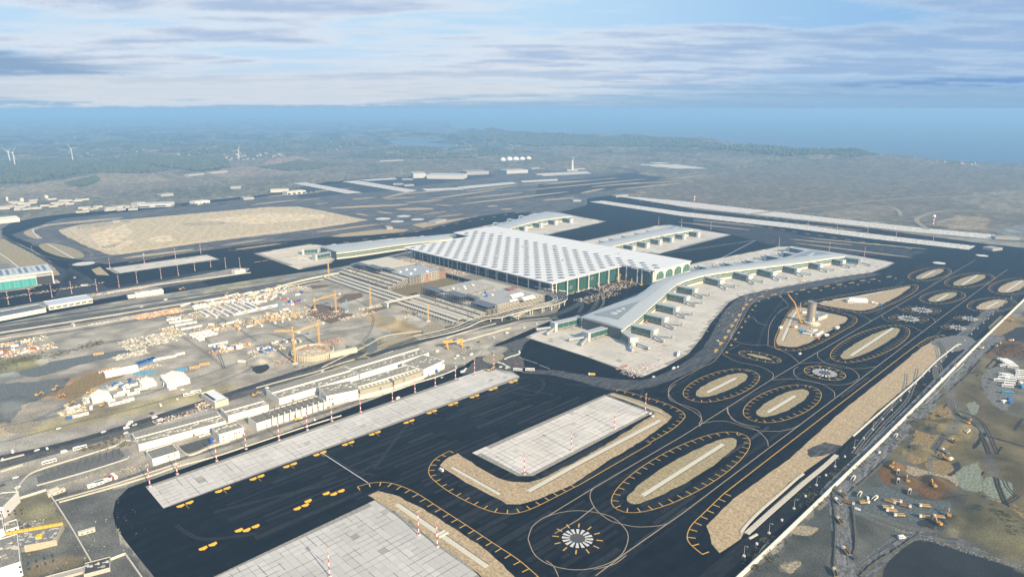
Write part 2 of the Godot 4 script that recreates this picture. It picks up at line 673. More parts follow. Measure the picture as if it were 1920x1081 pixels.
func ground_zones() -> void:
	# the contractors' ground: grey trodden earth, with olive, ochre and wet dark patches
	zone([-966, -1148, -934, -1183, -764.8, -1428, -431.2, -1678, 83.4, -1274, 37.9, -1148, -28.4, -1148, -76.4, -1019, -277.2, -811.8, -424.3, -674.6, -420.9, -632.5, -337.9, -533.5, -313.6, -505, -470.4, -505], Color(0.515, 0.464, 0.377), 1.0, 4.0)
	zone([-416.8, -1274, -301.3, -1428, -145.9, -1274, -144.8, -1093, -266.3, -996, -339.8, -1019], Color(0.546, 0.495, 0.404), 0.9, 12.0)
	zone([-302.5, -1072, -255.6, -1148, -194.7, -1183, -128.3, -1201, -166.6, -1120, -238.1, -1062, -263.3, -1019, -296.7, -985], Color(0.358, 0.327, 0.156), 0.85, 14.0)
	zone([-292.4, -1328, -208.4, -1274, -158, -1201, -183.2, -1171, -264.3, -1240, -294.7, -1288], Color(0.568, 0.415, 0.184), 0.8, 12.0)
	zone([-675.1, -934, -665.9, -996, -648.2, -1024, -610.6, -1033, -599.3, -996, -621.7, -950, -625.8, -905, -678.1, -892], Color(0.630, 0.376, 0.166), 0.85, 14.0)
	zone([-832.3, -996, -764.5, -1019, -720.6, -1072, -663.3, -1114, -642.7, -1093, -696.6, -1033, -733.4, -985, -797.1, -950], Color(0.420, 0.435, 0.395), 0.9, 10.0)
	zone([-792.5, -944, -723.3, -970, -675.7, -985, -660.9, -924, -678.1, -892, -662.4, -827.4, -692.9, -811.8], Color(0.179, 0.198, 0.193), 0.85, 16.0)
	zone([-692.9, -811.8, -634.2, -827.4, -581.6, -856.9, -537.6, -883, -503.7, -905, -432.1, -954, -404.2, -944, -452.1, -892, -506.2, -851.9, -561.3, -811.8, -608.3, -789.3, -649.4, -754.2], Color(0.526, 0.445, 0.211), 0.75, 12.0)
	zone([-651.5, -756.9, -581.3, -789.3, -500.4, -827.4, -423.3, -877.6, -352.1, -954, -271.8, -1019, -249.7, -996, -326.6, -924, -401.5, -843.6, -474.5, -779.2, -535.4, -738.3, -603.9, -693.9], Color(0.493, 0.455, 0.385), 0.9, 8.0)
	zone([-639.4, -740.9, -641.3, -827.4, -631.3, -877.6, -618.3, -868.9, -616.7, -811.8, -629.6, -728], Color(0.420, 0.415, 0.377), 0.8, 8.0)
	zone([-665.2, -811.8, -646.8, -835.4, -625.1, -824.2, -624.9, -793.7, -650.3, -782], Color(0.694, 0.554, 0.367), 0.7, 8.0)
	zone([-882, -1062, -820.3, -1062, -791.8, -1072, -751.7, -1019, -774.1, -996, -829, -992], Color(0.252, 0.237, 0.092), 0.8, 12.0)
	zone([-880.6, -1428, -646.8, -1678, -617.2, -1633, -836.3, -1371], Color(0.420, 0.376, 0.294), 0.9, 6.0)
	zone([-701.5, -1496, -639.4, -1622, -592.8, -1600, -663.8, -1464], Color(0.440, 0.395, 0.221), 0.7, 8.0)
	# south-west plots
	zone([-501.9, -658.3, -418.3, -663.6, -407.1, -617.9, -369.6, -564.8, -337.9, -533.5, -301, -498.3, -360.3, -498.3, -383.7, -533.5], Color(0.184, 0.184, 0.166), 0.95, 8.0)
	zone([-525.6, -642.6, -501.7, -656.1, -439.1, -594.8, -446.4, -581.6, -486.7, -594.8, -514.3, -622.7], Color(0.298, 0.271, 0.140), 0.85, 10.0)
	zone([-529, -594.8, -495.1, -599.3, -467.1, -581.6, -439.1, -594.8, -376.9, -526.1, -364.9, -498.3, -456.1, -498.3], Color(0.149, 0.158, 0.140), 0.9, 10.0)
	zone([-433.4, -532, -417.6, -544.9, -400.3, -548.8, -391, -533.5, -408, -522.5, -422.1, -515.4], Color(0.333, 0.263, 0.140), 0.7, 10.0)
	zone([-589.3, -674.6, -545.9, -697.5, -510, -728, -469, -756.9, -454, -740.9, -456.2, -721.7, -489.1, -674.6, -503.3, -660.4, -553.8, -627.6], Color(0.350, 0.350, 0.306), 0.9, 6.0)
	# north: dry fields, dunes, woods
	zone([-2268, -2674, -2105, -3135, -1749, -3570, -1498, -4206, -1259, -4656, -1418, -5110, -1906, -4656, -2184, -4275, -2139, -3620, -2371, -3382, -2644, -3135], Color(0.312, 0.261, 0.189), 0.8, 40.0)
	zone([-2665, -3570, -2604, -3724, -2589, -3951, -2577, -4383, -2253, -4347, -1930, -3951, -2097, -3751, -2249, -3570, -2342, -3339, -2407, -3213], Color(0.464, 0.377, 0.246), 0.75, 30.0)
	zone([-1852, -5110, -1957, -5783, -1818, -5912, -1546, -5426, -1647, -5211, -1746, -4918], Color(0.522, 0.334, 0.217), 0.8, 30.0)
	zone([-1981, -4496, -1936, -4918, -1565, -4828, -1390, -4496, -1563, -4206, -1732, -4139], Color(0.478, 0.348, 0.246), 0.6, 30.0)
	zone([-3379, -3751, -4570, -5110, -3546, -5482, -2693, -5061, -2270, -4575, -2388, -4347, -2679, -4383, -2705, -4107, -2640, -3778], Color(0.043, 0.080, 0.043), 1.0, 40.0)
	zone([-3301, -5540, -3068, -6047, -2402, -5783, -1968, -4828, -2044, -4496, -2590, -5012], Color(0.043, 0.080, 0.043), 1.0, 40.0)
	zone([-1759, -4828, -1671, -5426, -1359, -5110, -1318, -4741, -1444, -4535], Color(0.036, 0.072, 0.043), 1.0, 15.0)
	zone([-2441, -3751, -2521, -4173, -2331, -3892, -2251, -3620, -2336, -3620], Color(0.036, 0.072, 0.043), 1.0, 15.0)
	# east of the runways: bare spoil ground down to the sea
	zone([538.5, -3135, 1027, -3892, 1746, -4918, 2758, -5263, 3713, -4206, 1766, -1945, 1641, -2205, 1311, -2605], Color(0.217, 0.186, 0.138), 0.85, 60.0)
	zone([1218, -2674, 1447, -2887, 1628, -2887, 1549, -2703, 1359, -2540, 1239, -2540], Color(0.319, 0.275, 0.203), 0.8, 20.0)
	zone([1487, -2418, 1729, -2619, 1799, -2540, 1608, -2286, 1531, -2307], Color(0.478, 0.377, 0.232), 0.7, 25.0)
	zone([2031, -3174, 2558, -3497, 2911, -3275, 2278, -2540, 1939, -2747], Color(0.348, 0.297, 0.217), 0.7, 40.0)
	zone([1622, -2307, 1951, -2478, 2077, -2307, 1871, -2068, 1607, -2157], Color(0.304, 0.312, 0.290), 0.8, 15.0)
	# the borrow pits east of the perimeter road
	zone([193.8, -498.3, 1210, -1496, 1553, -1428, 611.2, -498.3], Color(0.150, 0.140, 0.103), 1.0, 5.0)
	zone([491.8, -851.9, 645.6, -1019, 732.2, -1106, 770.7, -1067, 832.5, -1043, 676.6, -680.2, 513.7, -617.9, 486.7, -680.2, 465.9, -728, 422, -740.9], Color(0.188, 0.155, 0.082), 0.9, 14.0)
	zone([535.6, -827.4, 594.1, -877.6, 623.8, -877.6, 602.8, -811.8, 537.1, -740.9, 498.7, -740.9, 466.7, -740.9], Color(0.280, 0.226, 0.103), 0.85, 10.0)
	zone([785.7, -1148, 872.4, -1192, 918, -1148, 862.9, -1072, 800.7, -1072, 747.3, -1072], Color(0.261, 0.142, 0.060), 0.8, 12.0)
	zone([932, -1281, 994, -1310, 1042, -1274, 947, -1148, 891.3, -1177], Color(0.299, 0.226, 0.108), 0.8, 10.0)
	zone([917, -1214, 981, -1233, 980, -1192, 936, -1133, 889.8, -1148], Color(0.065, 0.071, 0.060), 0.9, 6.0)
	zone([415.5, -703.4, 441.7, -718, 455.5, -709.4, 427.1, -669.1, 406.6, -674.6], Color(0.221, 0.123, 0.043), 0.9, 8.0)
	zone([433.3, -680.2, 457.6, -691.6, 477.3, -674.6, 460.6, -642.6, 438.1, -647.8, 424.1, -663.6], Color(0.194, 0.116, 0.048), 0.9, 8.0)
	zone([352.8, -647.8, 415.5, -703.4, 433, -669.1, 437.8, -637.5, 465.2, -627.6, 436.3, -590.3, 391.5, -594.8, 353.7, -603.9, 321.5, -603.9], Color(0.136, 0.148, 0.126), 0.95, 8.0)
	zone([510.8, -703.4, 546.2, -718, 519.7, -674.6, 504, -656.1, 488.7, -664.7], Color(0.267, 0.278, 0.198), 0.95, 3.0)
	zone([523.5, -680.2, 550, -685.9, 542.3, -658.3, 522, -637.5, 503.6, -647.8], Color(0.235, 0.232, 0.139), 0.9, 6.0)
	zone([458.9, -715.5, 476.6, -703.4, 502.1, -685.9, 484.6, -658.3, 471.4, -674.6, 445.6, -691.6], Color(0.214, 0.155, 0.084), 0.9, 6.0)
	zone([448.1, -617.9, 495, -647.8, 537.2, -627.6, 494.2, -548.8, 459.1, -541, 436, -581.6], Color(0.194, 0.174, 0.090), 0.85, 12.0)
	zone([733.6, -1148, 753, -1125, 692.3, -1019, 623.8, -877.6, 616.7, -811.8, 556, -703.4, 515.7, -632.5, 503.9, -627.6, 552, -715.5, 596.3, -796.7, 600.3, -851.9, 663.4, -996, 702.9, -1080], Color(0.202, 0.186, 0.145), 0.95, 4.0)
	zone([493.4, -789.3, 540.5, -811.8, 547.5, -789.3, 597.1, -835.4, 606.1, -827.4, 554.7, -779.2, 513, -754.2, 480.6, -754.2], Color(0.169, 0.168, 0.139), 0.8, 4.0)
	zone([704.1, -954, 815.2, -1043, 832.4, -1019, 690.6, -827.4, 665.3, -851.9], Color(0.247, 0.232, 0.187), 0.7, 8.0)
	zone([339.1, -642.6, 209.8, -498.3, 310.1, -498.3, 337, -541, 381.7, -577.3, 364.4, -603.9], Color(0.141, 0.142, 0.126), 0.9, 8.0)
	zone([204.3, -511.9, 261.4, -573.1, 349.5, -653, 350.4, -642.6, 311.4, -581.6, 269.1, -498.3], Color(0.111, 0.116, 0.103), 0.9, 8.0)
	zone([273.3, -590.3, 290.9, -594.8, 301.5, -588.6, 289.9, -579.9, 275.8, -583.3], Color(0.287, 0.264, 0.198), 0.9, 4.0)
	zone([241.3, -533.5, 263.1, -539.5, 262.5, -532, 246.7, -522.5, 239.5, -526.1], Color(0.261, 0.238, 0.174), 0.9, 4.0)
	zone([310.1, -498.3, 337.9, -533.5, 389.6, -573.1, 414.2, -563.1, 469, -515.4, 456.1, -498.3], Color(0.034, 0.038, 0.041), 1.0, 4.0)
	# mounds of dug earth beside the diggers, and rough ground
	for m in [[Vector3(444, 0, -713.1), 14.0, 5.0], [Vector3(438.5, 0, -676.8), 16.0, 4.0], [Vector3(469, 0, -673.5), 20.0, 6.0], [Vector3(445.8, 0, -603.9), 12.0, 3.0], [Vector3(425.7, 0, -585.1), 12.0, 3.0], [Vector3(543.9, 0, -811.8), 26.0, 5.0], [Vector3(639.4, 0, -914), 22.0, 3.0], [Vector3(575.1, 0, -811.8), 30.0, 5.0], [Vector3(869.4, 0, -1106), 34.0, 8.0], [Vector3(1001, 0, -1240), 30.0, 7.0], [Vector3(477.5, 0, -581.6), 50.0, 5.0], [Vector3(486.4, 0, -617.9), 35.0, 4.0], [Vector3(574.4, 0, -703.4), 40.0, 4.0], [Vector3(492.9, 0, -747.5), 18.0, 4.0],
		[Vector3(-413.7, 0, -1047), 18.0, 7.0], [Vector3(-403.8, 0, -1082), 16.0, 6.0], [Vector3(-661, 0, -877.6), 30.0, 3.0], [Vector3(-698.1, 0, -877.6), 40.0, 4.0], [Vector3(-613.4, 0, -936), 10.0, 3.0], [Vector3(-498.4, 0, -627.6), 25.0, 2.0], [Vector3(-430.6, 0, -573.1), 22.0, 2.5], [Vector3(-434.4, 0, -533.5), 20.0, 2.0], [Vector3(-54.3, 0, -1093), 22.0, 3.5], [Vector3(-22.9, 0, -1106), 18.0, 3.0], [Vector3(-789.2, 0, -1043), 40.0, 3.0]]:
		mounds.append([Vector2(m[0].x, m[0].z), m[1], m[2]])


func patch(called: String, poly: PackedVector2Array, y: float, m: Material, axis := true) -> MeshInstance3D:
	var g := Geo.new()
	if axis:
		g.along = Vector2(0.69466, 0.71934) if m == dirt or m == turf else Vector2(0.71934, -0.69466)
	g.sheet(poly, y)
	return struct(called, g, m)


var asphalt: StandardMaterial3D
var worn: StandardMaterial3D
var dirt: StandardMaterial3D
var turf: StandardMaterial3D
var concrete: StandardMaterial3D
var yellow: StandardMaterial3D
var pale_line: StandardMaterial3D


func paving() -> void:
	asphalt = cover(0.0095, 0.0108, 0.0145, tex.streak, 300.0, tex.blotch, 170.0, 0.9)
	asphalt.metallic_specular = 0.08
	worn = cover(0.105, 0.105, 0.105, tex.streak, 160.0, tex.blotch, 90.0)
	dirt = cover(0.50, 0.385, 0.235, tex.mow, 210.0, tex.blotch, 40.0)
	turf = cover(0.40, 0.325, 0.185, tex.mow, 210.0, tex.blotch, 40.0)
	concrete = cover(0.47, 0.455, 0.43, tex.streak_fine, 60.0, tex.blotch, 120.0)
	yellow = mt(0.60, 0.36, 0.05, 0.8)
	pale_line = mt(0.36, 0.29, 0.2, 0.8)
	# the whole paved field
	patch("taxiway_pavement", pts([-306.1, -508.4, -348.4, -548.8, -373.2, -573.1, -393.6, -594.8, -408.2, -616, -418.7, -639.6, -418.9, -664.7, -395.7, -688.1, -277.2, -811.8, -78.8, -1028, -28.1, -1133, 78.1, -1274, 115.9, -1428, 95.9, -1544, -294.4, -1945, -445.7, -1738, -600.3, -1622, -861.3, -1395, -985, -1253, -1085, -1177, -1262, -1387, -1105, -1519, -1107, -1622, -1247, -1803, -1405, -1961, -1574, -2112, -1670, -2205, -1759, -2328, -1809, -2441, -1807, -2553, -1767, -2646, -1456, -2954, -1145, -3339, -1111, -3570, -1003, -4043, -707.1, -4575, -227.7, -4918, 160.6, -5211, 778.2, -5316, 1331, -4656, 786.6, -3751, 510.7, -3275, 744.2, -2792, 1198, -2372, 1460, -2042, 1621, -1900, 1792, -2112, 198.2, -511.9]), 0.06, asphalt)
	# strips where the surface is older, dusty or patched
	patch("haul_road", ragged(curve([21, -1008, 67.4, -1010, 115.8, -990, 195.1, -970, 253.8, -1014, 316.8, -1093, 367.6, -1192, 441.1, -1347, 507.7, -1450, 584, -1505, 742.8, -1590, 910, -1667, 895.8, -1638, 720.5, -1539, 574.2, -1446, 502.2, -1379, 446, -1274, 383.4, -1148, 320.9, -1043, 253.9, -979, 197, -938, 148.6, -930, 104.8, -962, 58, -992, 20.8, -996], true, 4), 3.0, 9.0), 0.1, cover(0.10, 0.10, 0.105, tex.streak, 120.0, tex.blotch, 60.0))
	patch("haul_road", ragged(pts([-76.6, -996, -49.8, -1093, 0, -1148, 49, -1192, 23.7, -1148, 13.6, -1093, 21.2, -1019, -16.6, -996]), 5.0, 9.0), 0.1, cover(0.135, 0.132, 0.122, tex.earth_fine, 80.0, tex.blotch, 60.0))
	patch("haul_road", ragged(curve([38.9, -1183, 80.9, -1233, 125, -1274, 173.3, -1328, 290.3, -1496, 305.8, -1482, 203.1, -1310, 134.1, -1260, 89.7, -1214, 46.1, -1165], true, 4), 3.0, 9.0), 0.14, cover(0.06, 0.06, 0.065, tex.streak, 120.0, tex.blotch, 60.0))
	patch("pavement_patch", pts([800.8, -1173, 828.5, -1199, 920, -1291, 959, -1332, 1042, -1390, 1117, -1444, 1133, -1461, 1070, -1397, 943, -1284, 841.1, -1182, 807.4, -1152]), 0.1, cover(0.16, 0.165, 0.16, tex.streak, 120.0, tex.blotch, 60.0))
	# old, paler asphalt between the piers and along the far runways
	for q in [[732.5, -2747, 943, -2205, 1199, -1930, 1097, -1857, 821.1, -1945, 648.1, -2418], [146.7, -3778, 834.3, -4496, 1331, -4656, 675.4, -3620, 97.9, -3135], [-1111, -3570, -651.5, -4206, -212.1, -4575, -97.7, -4206, -685.1, -3382, -979, -3135], [-1676, -2205, -1394, -1945, -1184, -1738, -1044, -1622, -1031, -1519, -1374, -1871], [-1156, -1738, -933, -1519, -767.1, -1708, -727.6, -1678, -880.6, -1428, -997, -1428]]:
		patch("pavement_patch", ragged(pts(q), 6.0, 30.0), 0.09, cover(0.05, 0.05, 0.055, tex.streak, 300.0, tex.blotch, 200.0))
	# paving lanes laid side by side, each a little different, and dusty wheel tracks
	patch("pavement_patch", ragged(pts([-1641, -2205, -1699, -2540, -1409, -2855, -1054, -3382, -651.5, -4206, 154.6, -5012, 1273, -4575, 815.7, -3751, 572.4, -3339, 342.7, -3135, 318.2, -2903, 168, -2674, 0, -2703, -122.9, -2605, -321, -2255, -615.4, -2157, -830.5, -2009, -1077, -1770, -1269, -1871]), 6.0, 40.0), 0.074, cover(0.15, 0.145, 0.143, tex.streak, 500.0, tex.blotch, 400.0))
	for k in 46:
		var v := -745.0 + k * 9.4
		var u0 := rng.randf_range(170, 320)
		var u1 := rng.randf_range(560, 760)
		var g := Geo.new()
		g.along = Vector2(0.71934, -0.69466)
		for part in 3:
			var a := uvp(lerpf(u0, u1, part / 3.0) + rng.randf() * 20.0, v)
			var b := uvp(lerpf(u0, u1, (part + rng.randf_range(0.5, 0.95)) / 3.0), v)
			g.line(PackedVector2Array([Vector2(a.x, a.z), Vector2(b.x, b.z)]), rng.randf_range(3.0, 8.5), 0.075)
		struct("paving_lane", g, cover_scuff(4 + k % 3))
	for q in [[-158.9, -703.4, -138.6, -811.8, -121, -895.6, -90.6, -985], [0, -964, 33, -985, 48, -954, 30.8, -914, 0, -924], [-66.6, -996, -24.2, -964, 19.6, -934, 61.6, -914], [171.1, -924, 126.8, -944, 80, -954], [-232, -747.5, -183.3, -703.4, -156.6, -691.6], [-305.5, -703.4, -241.4, -782, -122.1, -905], [200, -954, 155, -827.4, 83.1, -680.2], [350.2, -1148, 283, -996, 217.7, -924], [272.4, -843.6, 335.8, -905, 449.5, -996, 624.8, -1148], [153, -617.9, 244.4, -703.4, 360.3, -811.8], [591, -1428, 500.2, -1274, 425.7, -1120], [662.9, -1519, 555.8, -1310, 505.9, -1208], [-306, -617.9, -250.4, -647.8, -189.9, -680.2, -151.1, -728], [-333.3, -594.8, -297.3, -573.1, -249.1, -581.6]]:
		for side in [-1.2, 1.2]:
			var c := curve(q, false, 8)
			for i in c.size():
				var d := (c[mini(i + 1, c.size() - 1)] - c[maxi(i - 1, 0)]).normalized()
				c[i] += Vector2(-d.y, d.x) * side
			var g := Geo.new()
			g.line(c, 0.9, 0.127)
			struct("wheel_track", g, cover_scuff(2))
	for k in 90:
		var p := Vector2.ZERO
		var where: int = k % 3
		var u := 0.0
		var v := 0.0
		if where == 0:
			u = rng.randf_range(220, 760)
			v = rng.randf_range(-760, -300)
		elif where == 1:
			u = rng.randf_range(700, 1500)
			v = rng.randf_range(-560, -60)
		else:
			u = rng.randf_range(900, 2000)
			v = rng.randf_range(-620, -420)
		p = Vector2(u * 0.71934 + v * 0.69466, -u * 0.69466 + v * 0.71934)
		var l := rng.randf_range(8, 60)
		var w := rng.randf_range(0.6, 2.2)
		var along := Vector2(0.71934, -0.69466) if rng.randf() < 0.8 else Vector2(0.69466, 0.71934)
		var g := Geo.new()
		g.along = along
		var side := Vector2(-along.y, along.x)
		g.sheet(ragged(PackedVector2Array([p - along * l - side * w, p + along * l - side * w, p + along * l + side * w, p - along * l + side * w]), w * 0.8, 4.0), 0.085 + 0.0004 * k)
		struct("pavement_scuff", g, cover_scuff(k % 4))


var scuffs := []


func cover_scuff(k: int) -> StandardMaterial3D:
	if scuffs.is_empty():
		for c in [Vector3(0.04, 0.04, 0.043), Vector3(0.03, 0.031, 0.035), Vector3(0.06, 0.058, 0.058), Vector3(0.012, 0.0125, 0.016), Vector3(0.017, 0.018, 0.0215), Vector3(0.006, 0.0065, 0.009), Vector3(0.025, 0.0255, 0.029)]:
			scuffs.append(cover(c.x, c.y, c.z, tex.streak, 60.0, tex.blotch, 60.0))
	return scuffs[k]


# an edge line round an island, with short bars on its inner side
func edge_line(path: PackedVector2Array, bars: float, inward: float, w := 0.75, closed := true) -> void:
	var g := Geo.new()
	g.line(path, w, 0.19, closed)
	if bars > 0.0:
		var run := 0.0
		var m := path.size()
		for i in m if closed else m - 1:
			var a := path[i]
			var b := path[(i + 1) % m]
			var l := a.distance_to(b)
			var d := (b - a).normalized()
			var s := Vector2(-d.y, d.x) * signf(inward)
			while run < l:
				var p := a + d * run
				g.line(PackedVector2Array([p, p + s * absf(inward)]), w * 1.35, 0.21)
				run += bars
			run -= l
	struct("edge_marking", g, yellow)


func pentagon(at: Vector2, g: Geo, size: float) -> void:
	var a := Vector2(0.71934, -0.69466) * size
	var b := Vector2(0.69466, 0.71934) * size
	g.sheet(PackedVector2Array([at - a * 0.85 - b * 0.55, at + a * 0.85 - b * 0.55, at + a * 0.85 + b * 0.25, at + b * 0.75, at - a * 0.85 + b * 0.25]), 0.2)


func markings() -> void:
	var g := Geo.new()
	# centrelines of the parallel taxiways
	for q in [[34.6, -609.4, 89.6, -664.7, 215.6, -786.4, 396.6, -972, 516.6, -1090, 957, -1519, 1267, -1823], [74.1, -519.6, 106.3, -551.9, 174.4, -616, 304.9, -746.2, 462.4, -903, 760.2, -1201, 891.4, -1332, 1274, -1708], [41.5, -581.6, 65.9, -603.9, 85.8, -627.6]]:
		g.line(pts(q), 1.0, 0.19)
	struct("centreline_marking", g, pale_line)
	for q in [[91.5, -666.8, 85.7, -657.8, 83.1, -643.9, 86.4, -623.9, 93.8, -609.6, 101.6, -601.2, 119.9, -593.4, 133.9, -592.8, 148.5, -595.2, 154.4, -597.9], [244.9, -819.3, 253.4, -837.9, 254.5, -860.1, 244.7, -874.6, 226.6, -892.5, 225.8, -914, 236.1, -940, 245.8, -954], [298.3, -871.6, 293.4, -851.7, 298, -824.5, 314.3, -803.9, 318.3, -777, 314.1, -759.3], [244.9, -819.3, 268.5, -828.2, 286.7, -826.1, 312, -803.9, 340.1, -799.4, 361.2, -806.4, 376.6, -817.7],
		[244.5, -812.7, 252.7, -833.4, 248.4, -858.2, 234.7, -881, 226.9, -908, 231.9, -937, 248.4, -964, 299, -1018, 330.2, -1049, 357.4, -1096, 385.2, -1148, 438.5, -1252, 492.5, -1362, 538.2, -1439], [396.8, -972, 407.3, -996, 397.5, -1026, 366.7, -1050, 354.5, -1086], [299.8, -874.4, 294.3, -851.9, 296, -827.4, 321.5, -809.9], [462.2, -905, 470.8, -930, 459.9, -962, 427.9, -974, 396.2, -970],
		[459.1, -1026, 445.1, -1009, 439.1, -978, 463.2, -956, 497.5, -952, 525.7, -970, 538.6, -992, 536.5, -1022, 501.5, -1044, 463.8, -1038], [518.6, -1091, 508.9, -1067, 511.7, -1038, 529.3, -1020, 559.9, -1018, 583.5, -1026], [467.3, -1044, 465.9, -1086, 446.7, -1126, 419.9, -1130, 397.6, -1148, 399, -1181, 421.1, -1222], [693.1, -1265, 701.6, -1278, 694, -1336, 681.6, -1362, 641.4, -1384], [742.8, -1312, 731, -1278, 744.9, -1250, 758.8, -1234, 760.3, -1204],
		[389.4, -1204, 429, -1259, 474.9, -1291, 475.4, -1259, 487.9, -1240], [446.7, -1126, 491.7, -1240, 545.9, -1333, 578.5, -1369], [804.1, -1369, 798.5, -1333, 819, -1312, 831, -1291, 819.4, -1259], [582.4, -1379, 591.7, -1445, 597.8, -1466, 627, -1517], [762.3, -1526, 768, -1563, 774.4, -1582, 798, -1602, 841.7, -1622], [521.9, -1456, 451.1, -1291, 385.2, -1148],
		[15.4, -573.1, 21.2, -594.8, 38, -612.2, 67.5, -620.8, 97.6, -612.2, 110.7, -592.1, 111.7, -573.1, 101.3, -548.8, 82.1, -533.5, 58.8, -527.6, 36.2, -533.5, 21.3, -548.8, 15.4, -573.1], [31.3, -540.5, 37.4, -533, 41.2, -518.4], [105.9, -548.3, 92.5, -535.5, 73.8, -528.1]]:
		var k := Geo.new()
		k.line(curve(q), 0.8, 0.185)
		struct("turn_marking", k, pale_line)
	# long apron edge line on the right of the taxiways, bending round the dirt strip at both ends
	edge_line(curve([176.8, -549.6, 169.3, -565.7, 169.9, -578.3, 178.7, -595.8, 197, -617.4, 229, -654.3]), 14.0, 8.0, 0.9, false)
	edge_line(pts([228.9, -654, 365, -789.3, 703.7, -1125]), 0.0, 0.0, 1.0, false)
	edge_line(curve([705, -1126, 754.9, -1170, 794.2, -1186]), 14.0, 8.0, 0.9, false)
	# apron edges
	edge_line(curve([-169.2, -666.8, -156.9, -673.8, -141.6, -676, -124.8, -669.7, -103.2, -654.3, -73.3, -623.9, -45.7, -595.8, -18.3, -567, 3.6, -544.4, 16.3, -528.1, 23.9, -517.2]), 13.0, 8.0, 0.8, false)
	edge_line(curve([-75.3, -747.2, -88.3, -731.9, -94.4, -715.1, -95, -699, -89.2, -683.6, -69, -657.8, -44.5, -635.4, -23.5, -620.6, -5.1, -615.2, 7.6, -617.4, 26.3, -628.8, 75.9, -672.3]), 13.0, -7.0, 0.8, false)
	edge_line(pts([75.9, -672.3, 172.1, -766.7]), 0.0, 0.0, 0.9, false)
	edge_line(curve([170.8, -768.5, 194.6, -791.5, 212.8, -811.5, 229, -835.2, 233.3, -846.1, 231.4, -860.1, 218.9, -880.5, 193.7, -905, 162, -930, 148.5, -937]), 13.0, -7.0, 0.8, false)
	var w := Geo.new()
	w.line(pts([-227, -740.9, -159.1, -674.6]), 0.9, 0.19)
	struct("white_marking", w, mt(0.6, 0.6, 0.58))
	for q in [[11.8, -1067, 41.8, -1039], [44.4, -1033, 60.7, -1015], [417, -1902, 632.5, -2032, 761.5, -2104], [515, -1786, 576.2, -1842, 764.8, -2113], [493.5, -1936, 758, -2108], [505.6, -1789, 584.2, -1852, 760, -2099]]:
		var k := Geo.new()
		k.line(pts(q), 1.1, 0.19)
		struct("white_marking", k, mt(0.42, 0.42, 0.42))
	# yellow stand markings in pairs
	var near := pts([-341.8, -632.5, -313.6, -660.4, -285.7, -685.9, -257.2, -713.1, -230.2, -740.9, -202.2, -766.5, -174.6, -793.7, -136, -827.4, -109.1, -856.9, -82.1, -883, -53.6, -909, -27.5, -936, 2.4, -964])
	for p in near:
		var k := Geo.new()
		pentagon(p - Vector2(0.71934, -0.69466) * 4.5, k, 4.4)
		pentagon(p + Vector2(0.71934, -0.69466) * 4.5, k, 4.4)
		k.line(PackedVector2Array([p, p + Vector2(0.69466, 0.71934) * 10.0]), 0.3, 0.195)
		struct("stand_marking", k, yellow_bright())
	for p in pts([-287.2, -561.5, -257, -590.3, -218.7, -627.6, -187.9, -655.1]):
		var k := Geo.new()
		pentagon(p - Vector2(0.71934, -0.69466) * 4.5, k, 4.4)
		pentagon(p + Vector2(0.71934, -0.69466) * 4.5, k, 4.4)
		struct("stand_marking", k, yellow_bright())
	for p in pts([-267.8, -586.8, -214.7, -638.5, -199.4, -653]):
		var k := Geo.new()
		pentagon(p, k, 4.4)
		struct("stand_marking", k, yellow_bright())
	var round_pier := pts([348.5, -1100, 367.8, -1137, 385.3, -1169, 402.4, -1205, 418.6, -1237, 437.6, -1274, 455.6, -1308, 478.5, -1353, 495.3, -1383, 516.2, -1420, 548.9, -1447, 582.5, -1464, 627.7, -1486, 662, -1503, 696.7, -1518, 732.5, -1536, 769.6, -1554, 805.4, -1569, 842.5, -1591, 874.6, -1604, 927, -1629])
	for i in round_pier.size():
		var k := Geo.new()
		var d := (round_pier[mini(i + 1, round_pier.size() - 1)] - round_pier[maxi(i - 1, 0)]).normalized()
		for s in [-1, 1]:
			var p: Vector2 = round_pier[i] + d * 4.6 * s
			k.line(PackedVector2Array([p - d * 4.0, p + d * 4.0]), 6.0 if s > 0 else 4.0, 0.2)
		var e := Vector2(-d.y, d.x) * 18.0
		k.line(PackedVector2Array([round_pier[i] + e - d * 3.0, round_pier[i] + e + d * 3.0]), 4.0, 0.2)
		struct("stand_marking", k, yellow)
	# stand markings of the far aprons: small dashes in rows
	for row in [[[-619.7, -1945, -525.3, -2068, -352.1, -2225, -192.4, -2441, 42.6, -2717], 15], [[-694.2, -1789, -601.7, -1886], 6], [[809.8, -2792, 1108, -2339, 1352, -2025], 22], [[696.3, -2605, 959, -2245, 1186, -1961], 18], [[550, -3060, 1069, -2515, 1418, -2130], 20], [[-1123, -1930, -931, -2176], 16], [[-1031, -1789, -887.6, -1993], 12], [[-404.9, -2225, -123.5, -2619], 10]]:
		var path := pts(row[0])
		var total := 0.0
		for i in path.size() - 1:
			total += path[i].distance_to(path[i + 1])
		var k := Geo.new()
		for j in row[1]:
			var t: float = total * (j + 0.5) / row[1]
			var i := 0
			while i < path.size() - 2 and t > path[i].distance_to(path[i + 1]):
				t -= path[i].distance_to(path[i + 1])
				i += 1
			var d := (path[i + 1] - path[i]).normalized()
			var p := path[i] + d * t
			k.line(PackedVector2Array([p - d * 9.0, p + d * 9.0]), 4.5, 0.24)
		struct("stand_marking", k, yellow)


func yellow_bright() -> StandardMaterial3D:
	return mt(1.0, 0.54, 0.015, 0.7)


